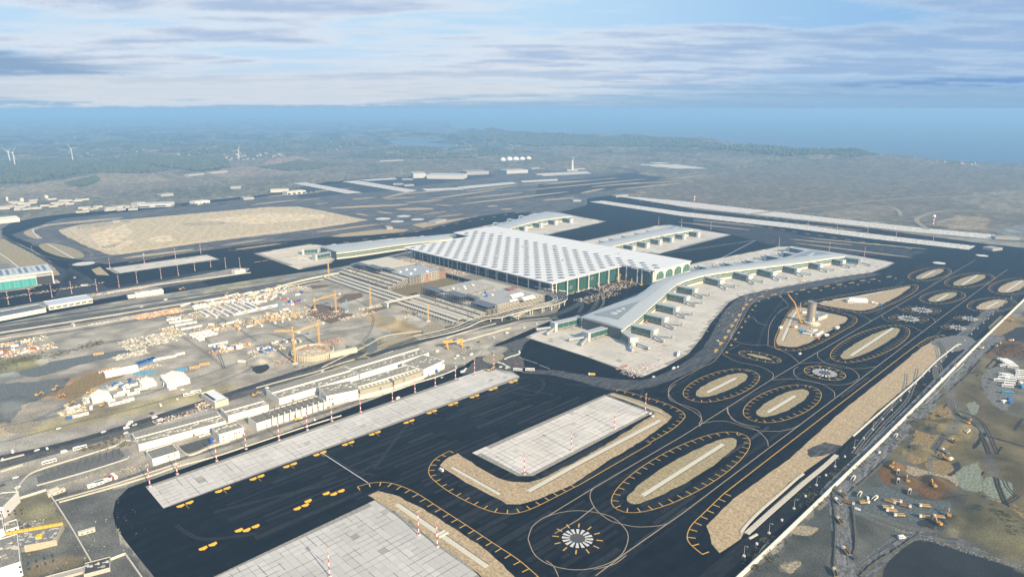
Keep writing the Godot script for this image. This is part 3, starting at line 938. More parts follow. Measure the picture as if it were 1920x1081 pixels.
# an earth island in the pavement with its concrete drain and its edge line
func island(tips: Array, w: float, drain: Array, m: Material, line_out: float, bars := 14.0, drain_w := 5.0) -> void:
	patch("island_ground", ragged(oval(tips, w), 2.2, 8.0), 0.13, m)
	if line_out > 0.0:
		edge_line(oval(tips, w, line_out), bars, 7.5)
	if drain.size():
		drain_channel(drain, drain_w)


func drain_channel(path: Array, w: float) -> void:
	var g := Geo.new()
	g.line(pts(path), w, 0.55, false, 0.6)
	struct("drain_kerb", g, mt(0.62, 0.58, 0.47))
	var d := Geo.new()
	var p := pts(path)
	var s := (p[-1] - p[0]).normalized()
	var off := Vector2(-s.y, s.x) * (w * 0.5 + 0.7)
	for i in p.size():
		p[i] += off
	d.line(p, 1.2, 0.3, false, 0.2)
	struct("drain_channel", d, mt(0.13, 0.12, 0.10))


func earthworks() -> void:
	var looks := {
		"ochre": cover(0.36, 0.255, 0.115, tex.earth_fine, 70.0, tex.earth, 23.0), "clay": cover(0.30, 0.33, 0.25, tex.earth_fine, 70.0, tex.blotch, 30.0), "brown": cover(0.21, 0.115, 0.045, tex.earth_fine, 50.0, tex.earth, 19.0),
		"grey": cover(0.24, 0.235, 0.215, tex.earth_fine, 60.0, tex.earth, 23.0), "dark": cover(0.05, 0.055, 0.055, tex.earth_fine, 60.0, tex.earth, 23.0), "slate": cover(0.20, 0.215, 0.21, tex.earth_fine, 60.0, tex.earth, 23.0), "teal": cover(0.145, 0.165, 0.165, tex.earth_fine, 60.0, tex.earth, 23.0), "sand": cover(0.46, 0.39, 0.27, tex.earth_fine, 60.0, tex.earth, 23.0)}
	for q in [["ochre", [467.7, -725.5, 528, -811.8, 588.9, -868.9, 609.2, -860.3, 597.3, -811.8, 558.7, -774.9, 511.5, -740.9, 479, -718]], ["clay", [509.3, -701, 546.2, -718, 519.7, -674.6, 504, -656.1, 490.1, -666.9]], ["clay", [525.2, -680.2, 550.4, -688.1, 546.1, -663.6, 524.4, -642.6, 507.8, -649.8]], ["clay", [500.5, -645.7, 515, -635.5, 499.5, -622.7, 488.6, -629.6]], ["brown", [417.3, -697.5, 437.8, -713.1, 449.9, -708.2, 433.3, -680.2, 412.5, -669.1]], ["brown", [430.2, -674.6, 451.5, -689.3, 449, -674.6, 433.9, -658.3, 425.2, -660.4]], ["brown", [449, -674.6, 476.3, -684.7, 475.1, -669.1, 455.5, -642.6, 441, -647.8]], ["teal", [338.3, -622.7, 366.7, -653, 408.4, -666.9, 429.5, -642.6, 462.7, -632.5, 433.8, -594.8, 395, -601.1, 356.9, -610.3]], ["dark", [404.6, -601.1, 450.6, -613.2, 447.2, -599.3, 428.2, -581.6, 410, -590.3]], ["dark", [496.2, -703.4, 521.8, -721.7, 509.5, -697.5, 492.3, -689.3]],
		["sand", [457.6, -713.1, 475.2, -701, 502.4, -688.1, 487.8, -666.9, 465.5, -674.6, 449.9, -693.9]], ["ochre", [459, -617.9, 503, -642.6, 528.1, -622.7, 488.6, -564.8, 455.2, -556.7, 444, -585.9]], ["grey", [734.1, -996, 784.7, -1024, 752.1, -954, 678.5, -860.3, 679.3, -905]], ["grey", [535.2, -851.9, 553.5, -868.9, 548.2, -851.9, 530.2, -835.4]], ["ochre", [927, -1274, 989, -1302, 956, -1233, 885.7, -1183]], ["dark", [915, -1208, 974, -1230, 944, -1183, 885.1, -1148]], ["brown", [831, -1106, 879.2, -1120, 869.7, -1088, 818.4, -1072]], ["sand", [270.6, -585.9, 288.3, -594.8, 300.7, -590.3, 290.6, -579, 274.4, -579.9]], ["sand", [243.2, -532, 260.7, -539.5, 260, -532, 247, -523.2]], ["grey", [743.1, -1148, 817.6, -1183, 823.6, -1148, 751.3, -1093]], ["clay", [635, -877.6, 654, -892, 639.1, -860.3, 620.1, -846.9]], ["ochre", [480.7, -715.5, 508.5, -725.5, 507.2, -703.4, 481.7, -691.6]],
		["ochre", [-660.9, -924, -659.2, -985, -638.7, -1014, -607.3, -1024, -598.5, -992, -619.3, -946, -622.4, -899.3]], ["slate", [-787.9, -938, -725.7, -962, -685.4, -975, -672.7, -918, -678.5, -860.3, -716.9, -843.6]], ["slate", [-781.5, -1019, -732.1, -1062, -666.6, -1103, -648.9, -1088, -696.6, -1033, -737.2, -979]], ["sand", [-656.2, -804.2, -648.3, -827.4, -625.4, -819.5, -624.9, -793.7]], ["sand", [-433.6, -1043, -423.4, -1062, -405.9, -1038, -414.5, -1014]], ["dark", [-423.2, -1038, -411.9, -1055, -386.5, -1019, -399.5, -996]], ["slate", [-260.3, -1148, -250.7, -1171, -232.2, -1114, -243.3, -1088]], ["sand", [-170.7, -1224, -144.1, -1257, -124.6, -1214, -150.9, -1183]], ["sand", [-257.9, -1288, -239.3, -1302, -227.2, -1274, -246.4, -1253]], ["sand", [-48.5, -1062, -27.2, -1093, -13.3, -1072, -30.2, -1038]]]:
		patch("bare_earth", ragged(curve(q[1], true, 3), 4.0, 6.0), 0.12 + rng.randf() * 0.03, looks[q[0]])
	# wheel tracks worn into the earth
	for q in [[[603.9, -851.9, 601.5, -811.8, 572.2, -740.9, 530.5, -663.6, 511.6, -622.7], "dark"], [[612.8, -860.3, 620.2, -827.4, 581.8, -740.9, 545.1, -674.6, 537.7, -647.8], "dark"], [[438.3, -689.3, 464.9, -683.6, 487, -671.3], "dark"], [[452.1, -642.6, 483.7, -647.8, 494.5, -642.6, 483, -622.7, 453, -608.5], "dark"], [[483, -622.7, 512.9, -632.5, 540.6, -647.8], "dark"], [[336.8, -637.5, 384.1, -581.6, 412.6, -577.3, 481.6, -532], "grey"], [[360.7, -617.9, 386.2, -594.8, 415.2, -581.6], "grey"], [[615.9, -996, 562.3, -914, 471.2, -811.8, 409.2, -740.9], "grey"], [[645.6, -1019, 568.6, -905, 481.6, -811.8, 414.3, -738.3], "grey"], [[735.7, -1120, 683.8, -1019, 616.4, -877.6, 568.2, -811.8, 505.1, -740.9, 465.9, -680.2], "grey"], [[516.4, -637.5, 524.6, -617.9], "dark"], [[313.8, -533.5, 369.1, -573.1, 397, -585.9], "slate"],
		[[-665.2, -811.8, -616.6, -843.6, -541.9, -905, -504.1, -954, -458.7, -1019, -421, -1106], "grey"], [[-633.4, -767.9, -570.8, -827.4, -497.3, -892, -428.5, -985, -378.6, -1148], "grey"], [[-458.7, -1019, -518.2, -1120, -620, -1240, -755.2, -1387], "slate"], [[-755.2, -1387, -625, -1208, -510.4, -1080, -458.7, -1019], "grey"], [[-719.4, -1148, -662.6, -1148, -583, -1120], "grey"], [[-492.2, -1148, -450.9, -1192, -378.6, -1148, -333.3, -1192, -264.3, -1240], "slate"], [[-500.2, -1274, -431.7, -1224, -333.2, -1120, -289.7, -1093], "grey"], [[-700.4, -860.3, -686.9, -905, -622.1, -924, -579.3, -975], "slate"], [[-634.2, -827.4, -616.4, -877.6, -564.4, -918, -518.1, -934], "slate"], [[-305.8, -1019, -265.1, -1148, -270.9, -1274, -292.4, -1328], "grey"], [[-307.8, -1093, -238, -1106, -165.5, -1183], "grey"], [[-565.7, -674.6, -543.5, -693.9, -514.8, -715.5, -485.9, -740.9], "grey"], [[-730, -1428, -562.7, -1274, -454.4, -1148], "slate"], [[-591, -1428, -504.7, -1347, -416.8, -1274], "slate"]]:
		for side in [-1.6, 1.6]:
			var c := curve(q[0], false, 8)
			for i in c.size():
				var d := (c[mini(i + 1, c.size() - 1)] - c[maxi(i - 1, 0)]).normalized()
				c[i] += Vector2(-d.y, d.x) * (side + 0.6 * noise_b.get_noise_2d(c[i].x * 4.0, c[i].y * 4.0))
			var g := Geo.new()
			g.line(c, 1.5, 0.16)
			struct("dirt_track", g, looks[q[1]])
	# pale roads over the far plain
	for q in [[-3127, -4206, -3094, -4656, -2733, -4918, -2052, -4206, -1573, -3751], [-2052, -4206, -2374, -4656, -2563, -4741], [-2332, -3570, -2134, -3382, -1860, -3135], [-1573, -3751, -1348, -3951, -1042, -4206], [1187, -4656, 1831, -4383, 2268, -3951, 2899, -3892], [915, -2646, 1364, -2903, 1811, -3135, 2400, -3275], [1495, -2605, 1576, -2792, 1546, -2903, 1262, -2988], [-1365, -5540, -930, -6047, -266.9, -5783], [1421, -2307, 1519, -2540, 1767, -2747, 1974, -2674], [-1701, -5012, -1628, -4383, -1661, -4043]]:
		ground_road("country_road", q, 16.0, 1.5, looks.sand)


func islands() -> void:
	island([123.1, -635.5, 278.7, -779.2], 18.5, [139.6, -648.8, 260, -763.7], turf, 19.0)
	island([267.4, -909, 363.7, -996], 17.5, [284.1, -922, 343.4, -977], turf, 19.0)
	island([332.7, -843.6, 431.7, -932], 16.5, [348.4, -855.2, 407.5, -910], turf, 19.0)
	island([547.7, -1062, 726.9, -1224], 17.5, [567, -1075, 717.9, -1224], turf, 20.0)
	island([397.5, -1085, 428.6, -1057], 6.0, [], turf, 14.0)
	island([985, -1606, 1108, -1714], 15.0, [1004, -1622, 1076, -1690], turf, 20.0)
	island([1038, -1544, 1172, -1650], 18.0, [1055, -1549, 1155, -1644], turf, 20.0)
	island([898.2, -1407, 995, -1482], 15.5, [913, -1411, 970, -1464], turf, 18.0)
	island([1102, -1482, 1238, -1595], 19.0, [1119, -1491, 1223, -1585], dirt, 20.0)
	island([963, -1347, 1064, -1420], 17.0, [982, -1355, 1040, -1403], dirt, 18.0)
	# painted discs: white spokes round a dark centre
	var spots := [[[63.1, -573.9], 15.0, 16, 0.0], [[489.6, -999], 18.0, 18, 0.0], [[781.1, -1284], 19.0, 18, 26.0], [[841.6, -1343], 19.0, 18, 26.0], [[902, -1284], 14.0, 14, 22.0], [[842.4, -1227], 14.0, 14, 22.0], [[1144, -1783], 15.0, 0, 0.0], [[1323, -1879], 15.0, 0, 0.0], [[-1142, -1776], 26.0, 0, 20.0], [[-415.7, -2605], 26.0, 0, 0.0], [[-483.6, -2540], 28.0, 0, 0.0], [[-419.5, -2478], 24.0, 0, 0.0], [[-352, -2527], 24.0, 0, 0.0]]
	for s in spots:
		var at := pts(s[0])[0]
		var r: float = s[1]
		var g := Geo.new()
		if s[2] > 0:
			for i in s[2]:
				var t0: float = TAU * i / s[2]
				var t1: float = TAU * (i + 0.58) / s[2]
				var a := Vector2(cos(t0), sin(t0))
				var b := Vector2(cos(t1), sin(t1))
				g.sheet(PackedVector2Array([at + a * r * 0.5, at + a * r, at + a.lerp(b, 0.5).normalized() * r, at + b * r, at + b * r * 0.5]), 0.2)
		else:
			g.sheet(ragged(ring(at, r, 30), 3.0), 0.2)
		struct("disc_marking", g, mt(0.62, 0.60, 0.57))
		if s[2] > 0:
			var b := Geo.new()
			b.sheet(ring(at, r * 0.5, 20), 0.19)
			struct("disc_marking", b, mt(0.07, 0.07, 0.07))
			if r < 17.0 and s[3] == 0.0:
				patch("pavement_patch", ragged(ring(at, r * 1.75), 1.0), 0.15, cover(0.008, 0.0085, 0.011, tex.streak, 90.0))
			var k := Geo.new()
			for i in 12:
				var t := TAU * (i + 0.3) / 12
				var d := Vector2(cos(t), sin(t))
				k.line(PackedVector2Array([at + d * r * 1.2, at + d * r * 1.62]), 1.3, 0.21)
			if s[3] == 0.0 and r > 16.0:
				k.line(ring(at, r * 1.65), 0.9, 0.2, true)
			struct("edge_marking", k, yellow)
		if s[3] > 0.0:
			var k := Geo.new()
			for q in [-1.0, 1.0]:
				k.line(ring(at + Vector2(1.0, 0.0) * q * s[3], r * 0.62, 24), 0.9, 0.2, true)
			struct("edge_marking", k, yellow)
	# the island of the new tower and the triangle beside it
	var tower_land := curve([466.8, -1131, 474, -1158, 497.3, -1206, 530.6, -1268, 556.3, -1313, 587.2, -1356, 605.9, -1363, 625.4, -1336, 648.9, -1313, 661.9, -1295, 660.1, -1284, 648.4, -1265, 609.2, -1226, 552.3, -1167, 520.2, -1138, 494.9, -1119, 476.5, -1120], true, 3)
	patch("island_ground", ragged(tower_land, 2.5, 8.0), 0.13, dirt)
	edge_line(curve([455, -1110, 463.5, -1140, 482, -1182, 515.9, -1246, 552.9, -1313, 582.5, -1357, 610.1, -1382, 632.7, -1385, 650.6, -1354, 671.2, -1324, 681, -1295, 674.3, -1273, 655.6, -1246, 616.8, -1208, 561.2, -1154, 514.6, -1114, 487.7, -1101, 466.6, -1102], true, 3), 14.0, 8.0)
	drain_channel([482.4, -1153, 551, -1284, 580.5, -1333], 5.0)
	var triangle := pts([649.2, -1395, 674.6, -1408, 770, -1456, 927, -1540, 924, -1529, 853.3, -1452, 776.3, -1379, 745.3, -1353, 721.7, -1340, 709.1, -1339, 679.8, -1357, 652.9, -1379])
	patch("island_ground", ragged(triangle, 2.5, 8.0), 0.13, dirt)
	edge_line(curve([625.6, -1398, 662.4, -1421, 759.9, -1473, 910, -1540, 946, -1550, 944, -1533, 903, -1480, 831, -1411, 761.7, -1351, 722.2, -1324, 704.6, -1323, 674.1, -1345, 640, -1370, 622.5, -1382], true, 3), 14.0, 8.0)
	drain_channel([694.1, -1419, 767.6, -1451, 833.1, -1484], 4.0)
	drain_channel([663.6, -1403, 677, -1409], 4.0)
	# dirt strip along the perimeter road
	patch("verge_ground", ragged(pts([193.1, -594.8, 234.5, -642.6, 327.4, -728, 385.3, -789.3, 452.3, -860.3, 629.1, -1035, 712.6, -1120, 747.8, -1148, 784.1, -1168, 806.4, -1156, 776.2, -1125, 680.8, -1035, 491.8, -851.9, 405.8, -761, 306.4, -674.6, 232.8, -594.8, 220.4, -573.1, 193.7, -551.9, 189.9, -564.8]), 1.2, 12.0), 0.13, dirt)
	patch("verge_ground", ragged(pts([356.1, -751.5, 386, -767.9, 405.8, -761, 383.6, -740.9, 353.7, -730.6]), 4.0, 6.0), 0.15, worn)
	# ground round the concrete pad
	patch("verge_ground", ragged(pts([-83.9, -713.1, -75.7, -731.9, -64.7, -740.6, -47.5, -719.3, -15.5, -683.6, 0.4, -676, 18.1, -676, 32.2, -682.8, 71.1, -718.4, 119.2, -766.7, 175.4, -831.4, 196.7, -854.5, 213.5, -843.4, 204.6, -824.5, 165.2, -777, 113.3, -723.4, 67.1, -672.3, 26.7, -640.5, 7.8, -632.1, -5.2, -633.7, -24.4, -650.8, -50.9, -676, -72.7, -699]), 2.0, 8.0), 0.13, dirt)
	patch("verge_ground", ragged(pts([137, -915, 148.2, -922, 175.6, -900, 206.1, -864.7, 215.2, -842.3, 208.7, -832.5, 198.1, -850, 170.1, -883.4]), 2.0, 8.0), 0.14, turf)
	patch("verge_ground", ragged(pts([32.2, -682.8, 71.1, -718.4, 119.2, -766.7, 175.4, -831.4, 196.1, -851.7, 197.7, -847.8, 118.4, -760.7, 70.4, -710.2, 19.8, -663.2, 4.3, -665]), 1.5, 8.0), 0.15, turf)
	drain_channel([17.7, -657.1, 72.6, -712.3, 196.4, -830.4], 5.5)
	drain_channel([-14, -651.8, -69.4, -707.8], 4.0)
	drain_channel([142.4, -917, 203.9, -854.5], 2.5)
	patch("verge_ground", ragged(pts([-154.1, -650.1, -144.1, -657.8, -125.6, -650.8, -91.7, -623.9, -59.6, -592.8, -26.5, -558.9, -9.4, -535.5, 0.3, -520.8, 5, -514.9, -24.7, -514.9, -41.9, -538, -74.6, -569.8, -120.5, -620, -144.6, -640.5]), 2.0, 8.0), 0.13, dirt)
	drain_channel([-23, -531.8, -120.6, -632.1], 5.5)
	var cross := Geo.new()
	for q in [[-74.1, -577.7, -65.9, -585.5], [-70.9, -574.9, -62.5, -582.6]]:
		cross.line(pts(q), 2.2, 1.6, false, 1.5)
	struct("drain_crossing", cross, mt(0.6, 0.57, 0.48))
	# the great dry field between the western runways
	patch("dry_field", ragged(pts([-1546, -2296, -1537, -2406, -1445, -2515, -1264, -2660, -1029, -2855, -899.3, -2871, -750.2, -2732, -578.3, -2553, -534.4, -2515, -607.2, -2406, -719.4, -2275, -930, -2094, -1110, -1893, -1136, -1886, -1265, -2001, -1460, -2195]), 5.0, 25.0), 0.14, cover(0.66, 0.535, 0.335, tex.soft, 300.0, tex.blotch, 170.0))
	for q in [[-1388, -2205, -1382, -2418, -1261, -2245, -1170, -1945, -1230, -2009], [-1162, -2157, -1117, -2205, -1055, -2112, -1095, -2059], [-1168, -2515, -971, -2688, -727.6, -2646, -719.4, -2540, -915, -2418], [-1241, -2001, -1182, -2130, -1147, -1961]]:
		patch("dry_field", ragged(pts(q), 14.0, 25.0), 0.18, cover(0.82, 0.66, 0.42, tex.soft, 300.0, tex.earth, 170.0))
	for q in [[-1197, -2430, -1054, -2478, -1010, -2418, -1147, -2384], [-1542, -2384, -1425, -2515, -1392, -2453, -1476, -2307]]:
		patch("dry_field", ragged(pts(q), 14.0, 25.0), 0.18, cover(0.5, 0.42, 0.28, tex.soft, 300.0, tex.earth, 170.0))
	var kerb := Geo.new()
	kerb.line(pts([-1118, -1923, -946, -2130, -732.2, -2318, -606.1, -2441]), 5.0, 0.5, false, 0.4)
	kerb.line(pts([-1509, -2307, -1351, -2130, -1117, -1915]), 4.0, 0.5, false, 0.4)
	kerb.line(pts([-1511, -2328, -1353, -2148, -1124, -1938]), 3.0, 0.5, false, 0.4)
	struct("field_kerb", kerb, mt(0.62, 0.55, 0.43))
	# islands of the western and northern taxiways
	island([-1436, -2059, -1195, -1843], 34.0, [-1420, -2050, -1212, -1843], turf, 22.0, 0.0)
	patch("island_ground", ragged(curve([-1628, -2245, -1647, -2296, -1657, -2372, -1635, -2441, -1473, -2566, -1534, -2465, -1624, -2395, -1633, -2328, -1608, -2265, -1553, -2205, -1500, -2148, -1516, -2139, -1575, -2186], true, 3), 3.0), 0.13, dirt)
	drain_channel([-1640, -2307, -1594, -2245, -1512, -2148], 5.0)
	drain_channel([-1662, -2395, -1600, -2478, -1480, -2579], 4.0)
	island([-1076, -1843, -932, -1969], 14.0, [-1064, -1850, -937, -1961], dirt, 16.0, 30.0, 4.0)
	island([-880.5, -2025, -776.7, -2130], 10.0, [], dirt, 20.0, 30.0)
	island([-811.7, -1961, -708, -2059], 10.0, [], dirt, 18.0, 30.0)
	island([-652.6, -2255, -480.4, -2418], 14.0, [], dirt, 18.0, 30.0)
	patch("island_ground", pts([-589.5, -2176, -563.3, -2225, -471.7, -2296, -413.7, -2328, -348.4, -2296, -367.1, -2265, -453.8, -2205, -549.3, -2167]), 0.13, dirt)
	patch("island_ground", pts([-356.7, -2406, -310.7, -2465, -162.2, -2579, -214.6, -2478, -308.4, -2339]), 0.13, dirt)
	island([-477.1, -2792, -323.5, -2807], 32.0, [], dirt, 0.0)
	island([-758.8, -2823, -445.8, -2937], 30.0, [], dirt, 0.0)
	for q in [[-615.3, -2674, -555.7, -2619], [-544.4, -2732, -472.5, -2674], [-349.2, -2646, -261.5, -2732], [-290, -2579, -194.3, -2660], [-956, -3060, -881.2, -3135], [-333.2, -2937, -248.7, -2887], [-850.3, -2937, -806.3, -2988]]:
		island(q, 10.0, [], dirt, 0.0)
	for q in [[-372.3, -3116, -73.5, -3497], [-229.8, -2937, 283.7, -3405], [53.7, -3450, 792.9, -4043], [525.3, -3497, 946, -3806], [338.2, -3339, 477.1, -3545], [842.8, -3981, 1224, -4275], [-220.3, -3135, 52.4, -3360], [173.6, -3724, 636.4, -4107], [-584, -3116, -448.6, -3193], [-467.4, -2988, -314.5, -3097], [-596.8, -3141, -484.6, -3458], [135.8, -3066, 289, -3174], [-1056, -4264, -900, -4420], [-936, -4784, -767, -4888], [48, -3706, 609, -4064], [-105.1, -2876, -60.4, -2892], [-43.7, -2787, 0, -2807], [-230.8, -3420, 38.4, -3706], [556.7, -3706, 958, -3941], [-516, -3310, -292.2, -3521], [-728.6, -3109, -635.8, -3174], [-1041, -3339, -832.9, -3570], [-1120, -2920, -968, -3097], [-1153, -3213, -949, -3382], [422.1, -3620, 714.3, -3834]]:
		island(q, 17.0, [], dirt, 0.0)
	for q in [[605.9, -2465, 811, -2296], [935, -2157, 1222, -1969], [870, -2068, 1112, -1850], [878, -2130, 1034, -2034], [673, -2515, 861, -2372], [1235, -2372, 1419, -2186], [657.6, -2703, 941, -2490], [1029, -2418, 1192, -2286]]:
		island(q, 7.0, [], dirt, 0.0)
	patch("island_ground", pts([-1081, -1708, -1077, -1738, -998, -1644, -1034, -1650]), 0.13, dirt)
	patch("verge_ground", ragged(pts([-1655, -2130, -1611, -2130, -1369, -1908, -1198, -1738, -1124, -1650, -1161, -1622, -1260, -1708, -1464, -1871]), 3.0), 0.13, turf)
	drain_channel([-1565, -2009, -1355, -1803, -1233, -1678], 4.0)


# a concrete apron: jointed slabs, the nearest 300 each a piece of its own
func apron(poly: PackedVector2Array, y: float, slab: float, loose: int, tone := Color(0.52, 0.50, 0.47), stains := 0.06) -> void:
	var base := Geo.new()
	base.along = Vector2(0.71934, -0.69466)
	base.prism(poly, y - 0.3, y)
	var root := struct("concrete_apron", base, cover(0.34, 0.32, 0.28, tex.streak_fine, 60.0))
	var box := Rect2()
	var u := Vector2(0.71934, -0.69466)
	var v := Vector2(0.69466, 0.71934)
	var first := true
	for p in poly:
		var q := Vector2(p.dot(u), p.dot(v))
		box = Rect2(q, Vector2.ZERO) if first else box.expand(q)
		first = false
	var spots := []
	var i0 := 0
	for i in int(box.size.x / slab) + 1:
		var stripe := rng.randf_range(0.96, 1.02)
		for j in int(box.size.y / slab) + 1:
			var m := box.position + Vector2((i + 0.5) * slab, (j + 0.5) * slab)
			var p := u * m.x + v * m.y
			var inside := true
			for s in [Vector2(-1, -1), Vector2(1, -1), Vector2(1, 1), Vector2(-1, 1)]:
				if not Geometry2D.is_point_in_polygon(p + (u * s.x + v * s.y) * slab * 0.46, poly):
					inside = false
			if not inside:
				continue
			var k := rng.randf_range(0.975, 1.015) * stripe
			k *= 1.0 + 0.16 * noise_c.get_noise_2d(m.x * 1.6, m.y * 1.6) + 0.08 * noise_b.get_noise_2d(m.x, m.y * 0.6)
			if rng.randf() < stains * 0.4:
				k *= rng.randf_range(0.6, 0.85)
			spots.append([p.length(), p, Color(tone.r * k, tone.g * k, tone.b * k * rng.randf_range(0.98, 1.04))])
	spots.sort_custom(func(a, b): return a[0] < b[0])
	var g := Geo.new()
	var h := slab * 0.5 - 0.12
	g.along = u
	var up := Vector3(0, 0.08, 0)
	var a3 := Vector3(u.x, 0, u.y) * h
	var b3 := Vector3(v.x, 0, v.y) * h
	g.quad(-a3 + b3 + up, a3 + b3 + up, a3 - b3 + up, -a3 - b3 + up)
	g.quad(-a3 + b3, a3 + b3, a3 + b3 + up, -a3 + b3 + up)
	g.quad(-a3 - b3, -a3 + b3, -a3 + b3 + up, -a3 - b3 + up)
	var shades := []
	for k in 8:
		var m := cover(tone.r * lerpf(0.5, 1.08, k / 7.0), tone.g * lerpf(0.5, 1.08, k / 7.0), tone.b * lerpf(0.5, 1.1, k / 7.0), tex.soft, 60.0)
		m.uv1_triplanar = true
		m.uv1_world_triplanar = true
		m.uv1_scale = Vector3.ONE / 31.0
		shades.append(built(g, m))
	for k in mini(loose, spots.size()):
		var c: Color = spots[k][2]
		var t := clampi(int(round((c.r / tone.r - 0.5) / 0.58 * 7.0)), 0, 7)
		same("slab", shades[t], root, Vector3(spots[k][1].x, y, spots[k][1].y))
	var where: Array[Transform3D] = []
	var tints: Array[Color] = []
	for k in range(mini(loose, spots.size()), spots.size()):
		where.append(Transform3D(Basis(), Vector3(spots[k][1].x, y, spots[k][1].y)))
		tints.append(spots[k][2])
	if where.size():
		var m := cover(1, 1, 1, tex.soft, 60.0)
		m.uv1_triplanar = true
		m.uv1_world_triplanar = true
		m.uv1_scale = Vector3.ONE / 31.0
		heap("slabs", built(g, m), where, tints, root)
	# sealing and dirt along the joints
	var seal := Geo.new()
	for k in int(spots.size() * 0.5):
		var s = spots[rng.randi_range(0, spots.size() - 1)]
		var d := u if rng.randf() < 0.75 else v
		var side := v if d == u else u
		var at: Vector2 = s[1] + side * slab * 0.5
		var l := slab * rng.randf_range(0.4, 1.6)
		if Geometry2D.is_point_in_polygon(at + d * l, poly) and Geometry2D.is_point_in_polygon(at - d * l, poly):
			seal.line(PackedVector2Array([at - d * l, at + d * l]), rng.randf_range(0.3, 0.8), y + 0.1 + 0.00001 * k)
	for k in range(0, int(box.size.x / slab), 5):
		for m in Geometry2D.intersect_polyline_with_polygon(PackedVector2Array([u * (box.position.x + k * slab) + v * box.position.y, u * (box.position.x + k * slab) + v * box.end.y]), poly):
			seal.line(m, 0.3, y + 0.095)
	for k in range(0, int(box.size.y / slab), 3):
		for m in Geometry2D.intersect_polyline_with_polygon(PackedVector2Array([u * box.position.x + v * (box.position.y + k * slab), u * box.end.x + v * (box.position.y + k * slab)]), poly):
			seal.line(m, 0.3, y + 0.092)
	if seal.v.size():
		obj("joint_sealing", seal, mt(0.17, 0.155, 0.13), root).set_meta("kind", "stuff")


func aprons() -> void:
	apron(pts([-144.8, -640.6, -120.7, -620.8, -74.5, -569.7, -41.8, -538, -22.3, -509.1, -269.3, -509.1, -263.8, -518.2]), 0.16, 7.5, 300, Color(0.496, 0.485, 0.458), 0.05)
	apron(pts([-401.4, -666.9, -360.7, -624.7, 9.8, -975, 12.3, -983, 1.7, -1003, -22.8, -1014, -42.4, -1017]), 0.16, 7.5, 300, Color(0.557, 0.535, 0.495), 0.08)
	apron(pts([-48.2, -742.7, 134.4, -915, 191.8, -854.5, 23.4, -689.3, 6.4, -689.3]), 0.16, 7.5, 300, Color(0.596, 0.563, 0.505), 0.02)
	# the apron round the near pier
	apron(pts([24.1, -1171, 56, -1217, 80.9, -1233, 135.5, -1274, 354.2, -1569, 479.1, -1776, 800.2, -2009, 843.3, -2009, 967, -1879, 1028, -1789, 982, -1738, 905, -1672, 764, -1606, 562, -1491, 503, -1450, 462.5, -1399, 380.9, -1250, 342.5, -1168, 297.7, -1085, 247.9, -1026, 199.4, -981, 124.3, -1070]), 0.16, 9.0, 0, Color(0.557, 0.519, 0.447), 0.1)
	apron(pts([210.1, -2085, 509.6, -2384, 561.7, -2406, 719.1, -2205, 413.7, -1900, 314.6, -1977]), 0.16, 14.0, 0, Color(0.557, 0.519, 0.457), 0.06)
	apron(pts([-202.4, -2245, 26, -2540, 84.4, -2688, 227.5, -2633, 345.4, -2478, 116.9, -2205, -54.7, -2307]), 0.16, 14.0, 0, Color(0.567, 0.519, 0.447), 0.05)
	apron(pts([-737.6, -1908, -618.9, -2050, -563.4, -2025, -374.5, -2148, -226.9, -2205, -185.7, -2130, -343.4, -1961, -485.8, -1843, -483.6, -1783, -547.9, -1708]), 0.16, 14.0, 0, Color(0.616, 0.548, 0.438), 0.05)
	apron(pts([-1052, -1720, -865.1, -1893, -801, -1829, -991, -1661]), 0.16, 12.0, 0, Color(0.596, 0.548, 0.466), 0.06)
	# long concrete strips of the eastern taxiways and the far aprons, too far off to show joints
	for q in [[501.4, -3213, 573.2, -3193, 760.8, -3042, 1123, -2646, 1385, -2372, 1583, -2205, 1520, -2130, 1331, -2275, 1074, -2527, 719.4, -2871], [342.8, -3024, 406.5, -3060, 682.3, -2717, 1001, -2441, 1204, -2205, 1395, -2017, 1338, -1961, 1148, -2130, 960, -2339, 655.3, -2605], [-966, -3892, -888.6, -3951, -475.5, -3450, -527, -3382], [-1220, -3806, -1146, -3834, -733.1, -3360, -801.5, -3317], [-465.7, -3521, -251.6, -3595, -244.9, -3497, -427, -3427], [-289.9, -3620, 0, -3863, 29.3, -3778, -246.6, -3521], [48.7, -3921, 266.4, -4043, 261.6, -3921, 59.5, -3834], [823.3, -5211, 1147, -5316, 1354, -4741, 1135, -4741], [152.6, -4383, 490.8, -4535, 508.6, -4383, 195.4, -4206], [-895.3, -3981, -700.1, -4107, -668.7, -4012, -821.3, -3921]]:
		patch("concrete_strip", pts(q), 0.17, cover(0.84, 0.80, 0.73, tex.streak_fine, 200.0, tex.blotch, 120.0))

func uvp(u: float, v: float, y := 0.0) -> Vector3:
	return UDIR * u + VDIR * v + Vector3.UP * y


var glass: StandardMaterial3D
var dark_glass: StandardMaterial3D
var white: StandardMaterial3D
var cream: StandardMaterial3D
var grey_roof: StandardMaterial3D


func shared_looks() -> void:
	glass = mt(0.035, 0.105, 0.085, 0.12)
	dark_glass = mt(0.015, 0.03, 0.045, 0.12)
	white = mt(0.82, 0.80, 0.74, 0.6)
	cream = mt(0.80, 0.74, 0.60, 0.7)
	grey_roof = mt(0.43, 0.455, 0.47, 0.55)


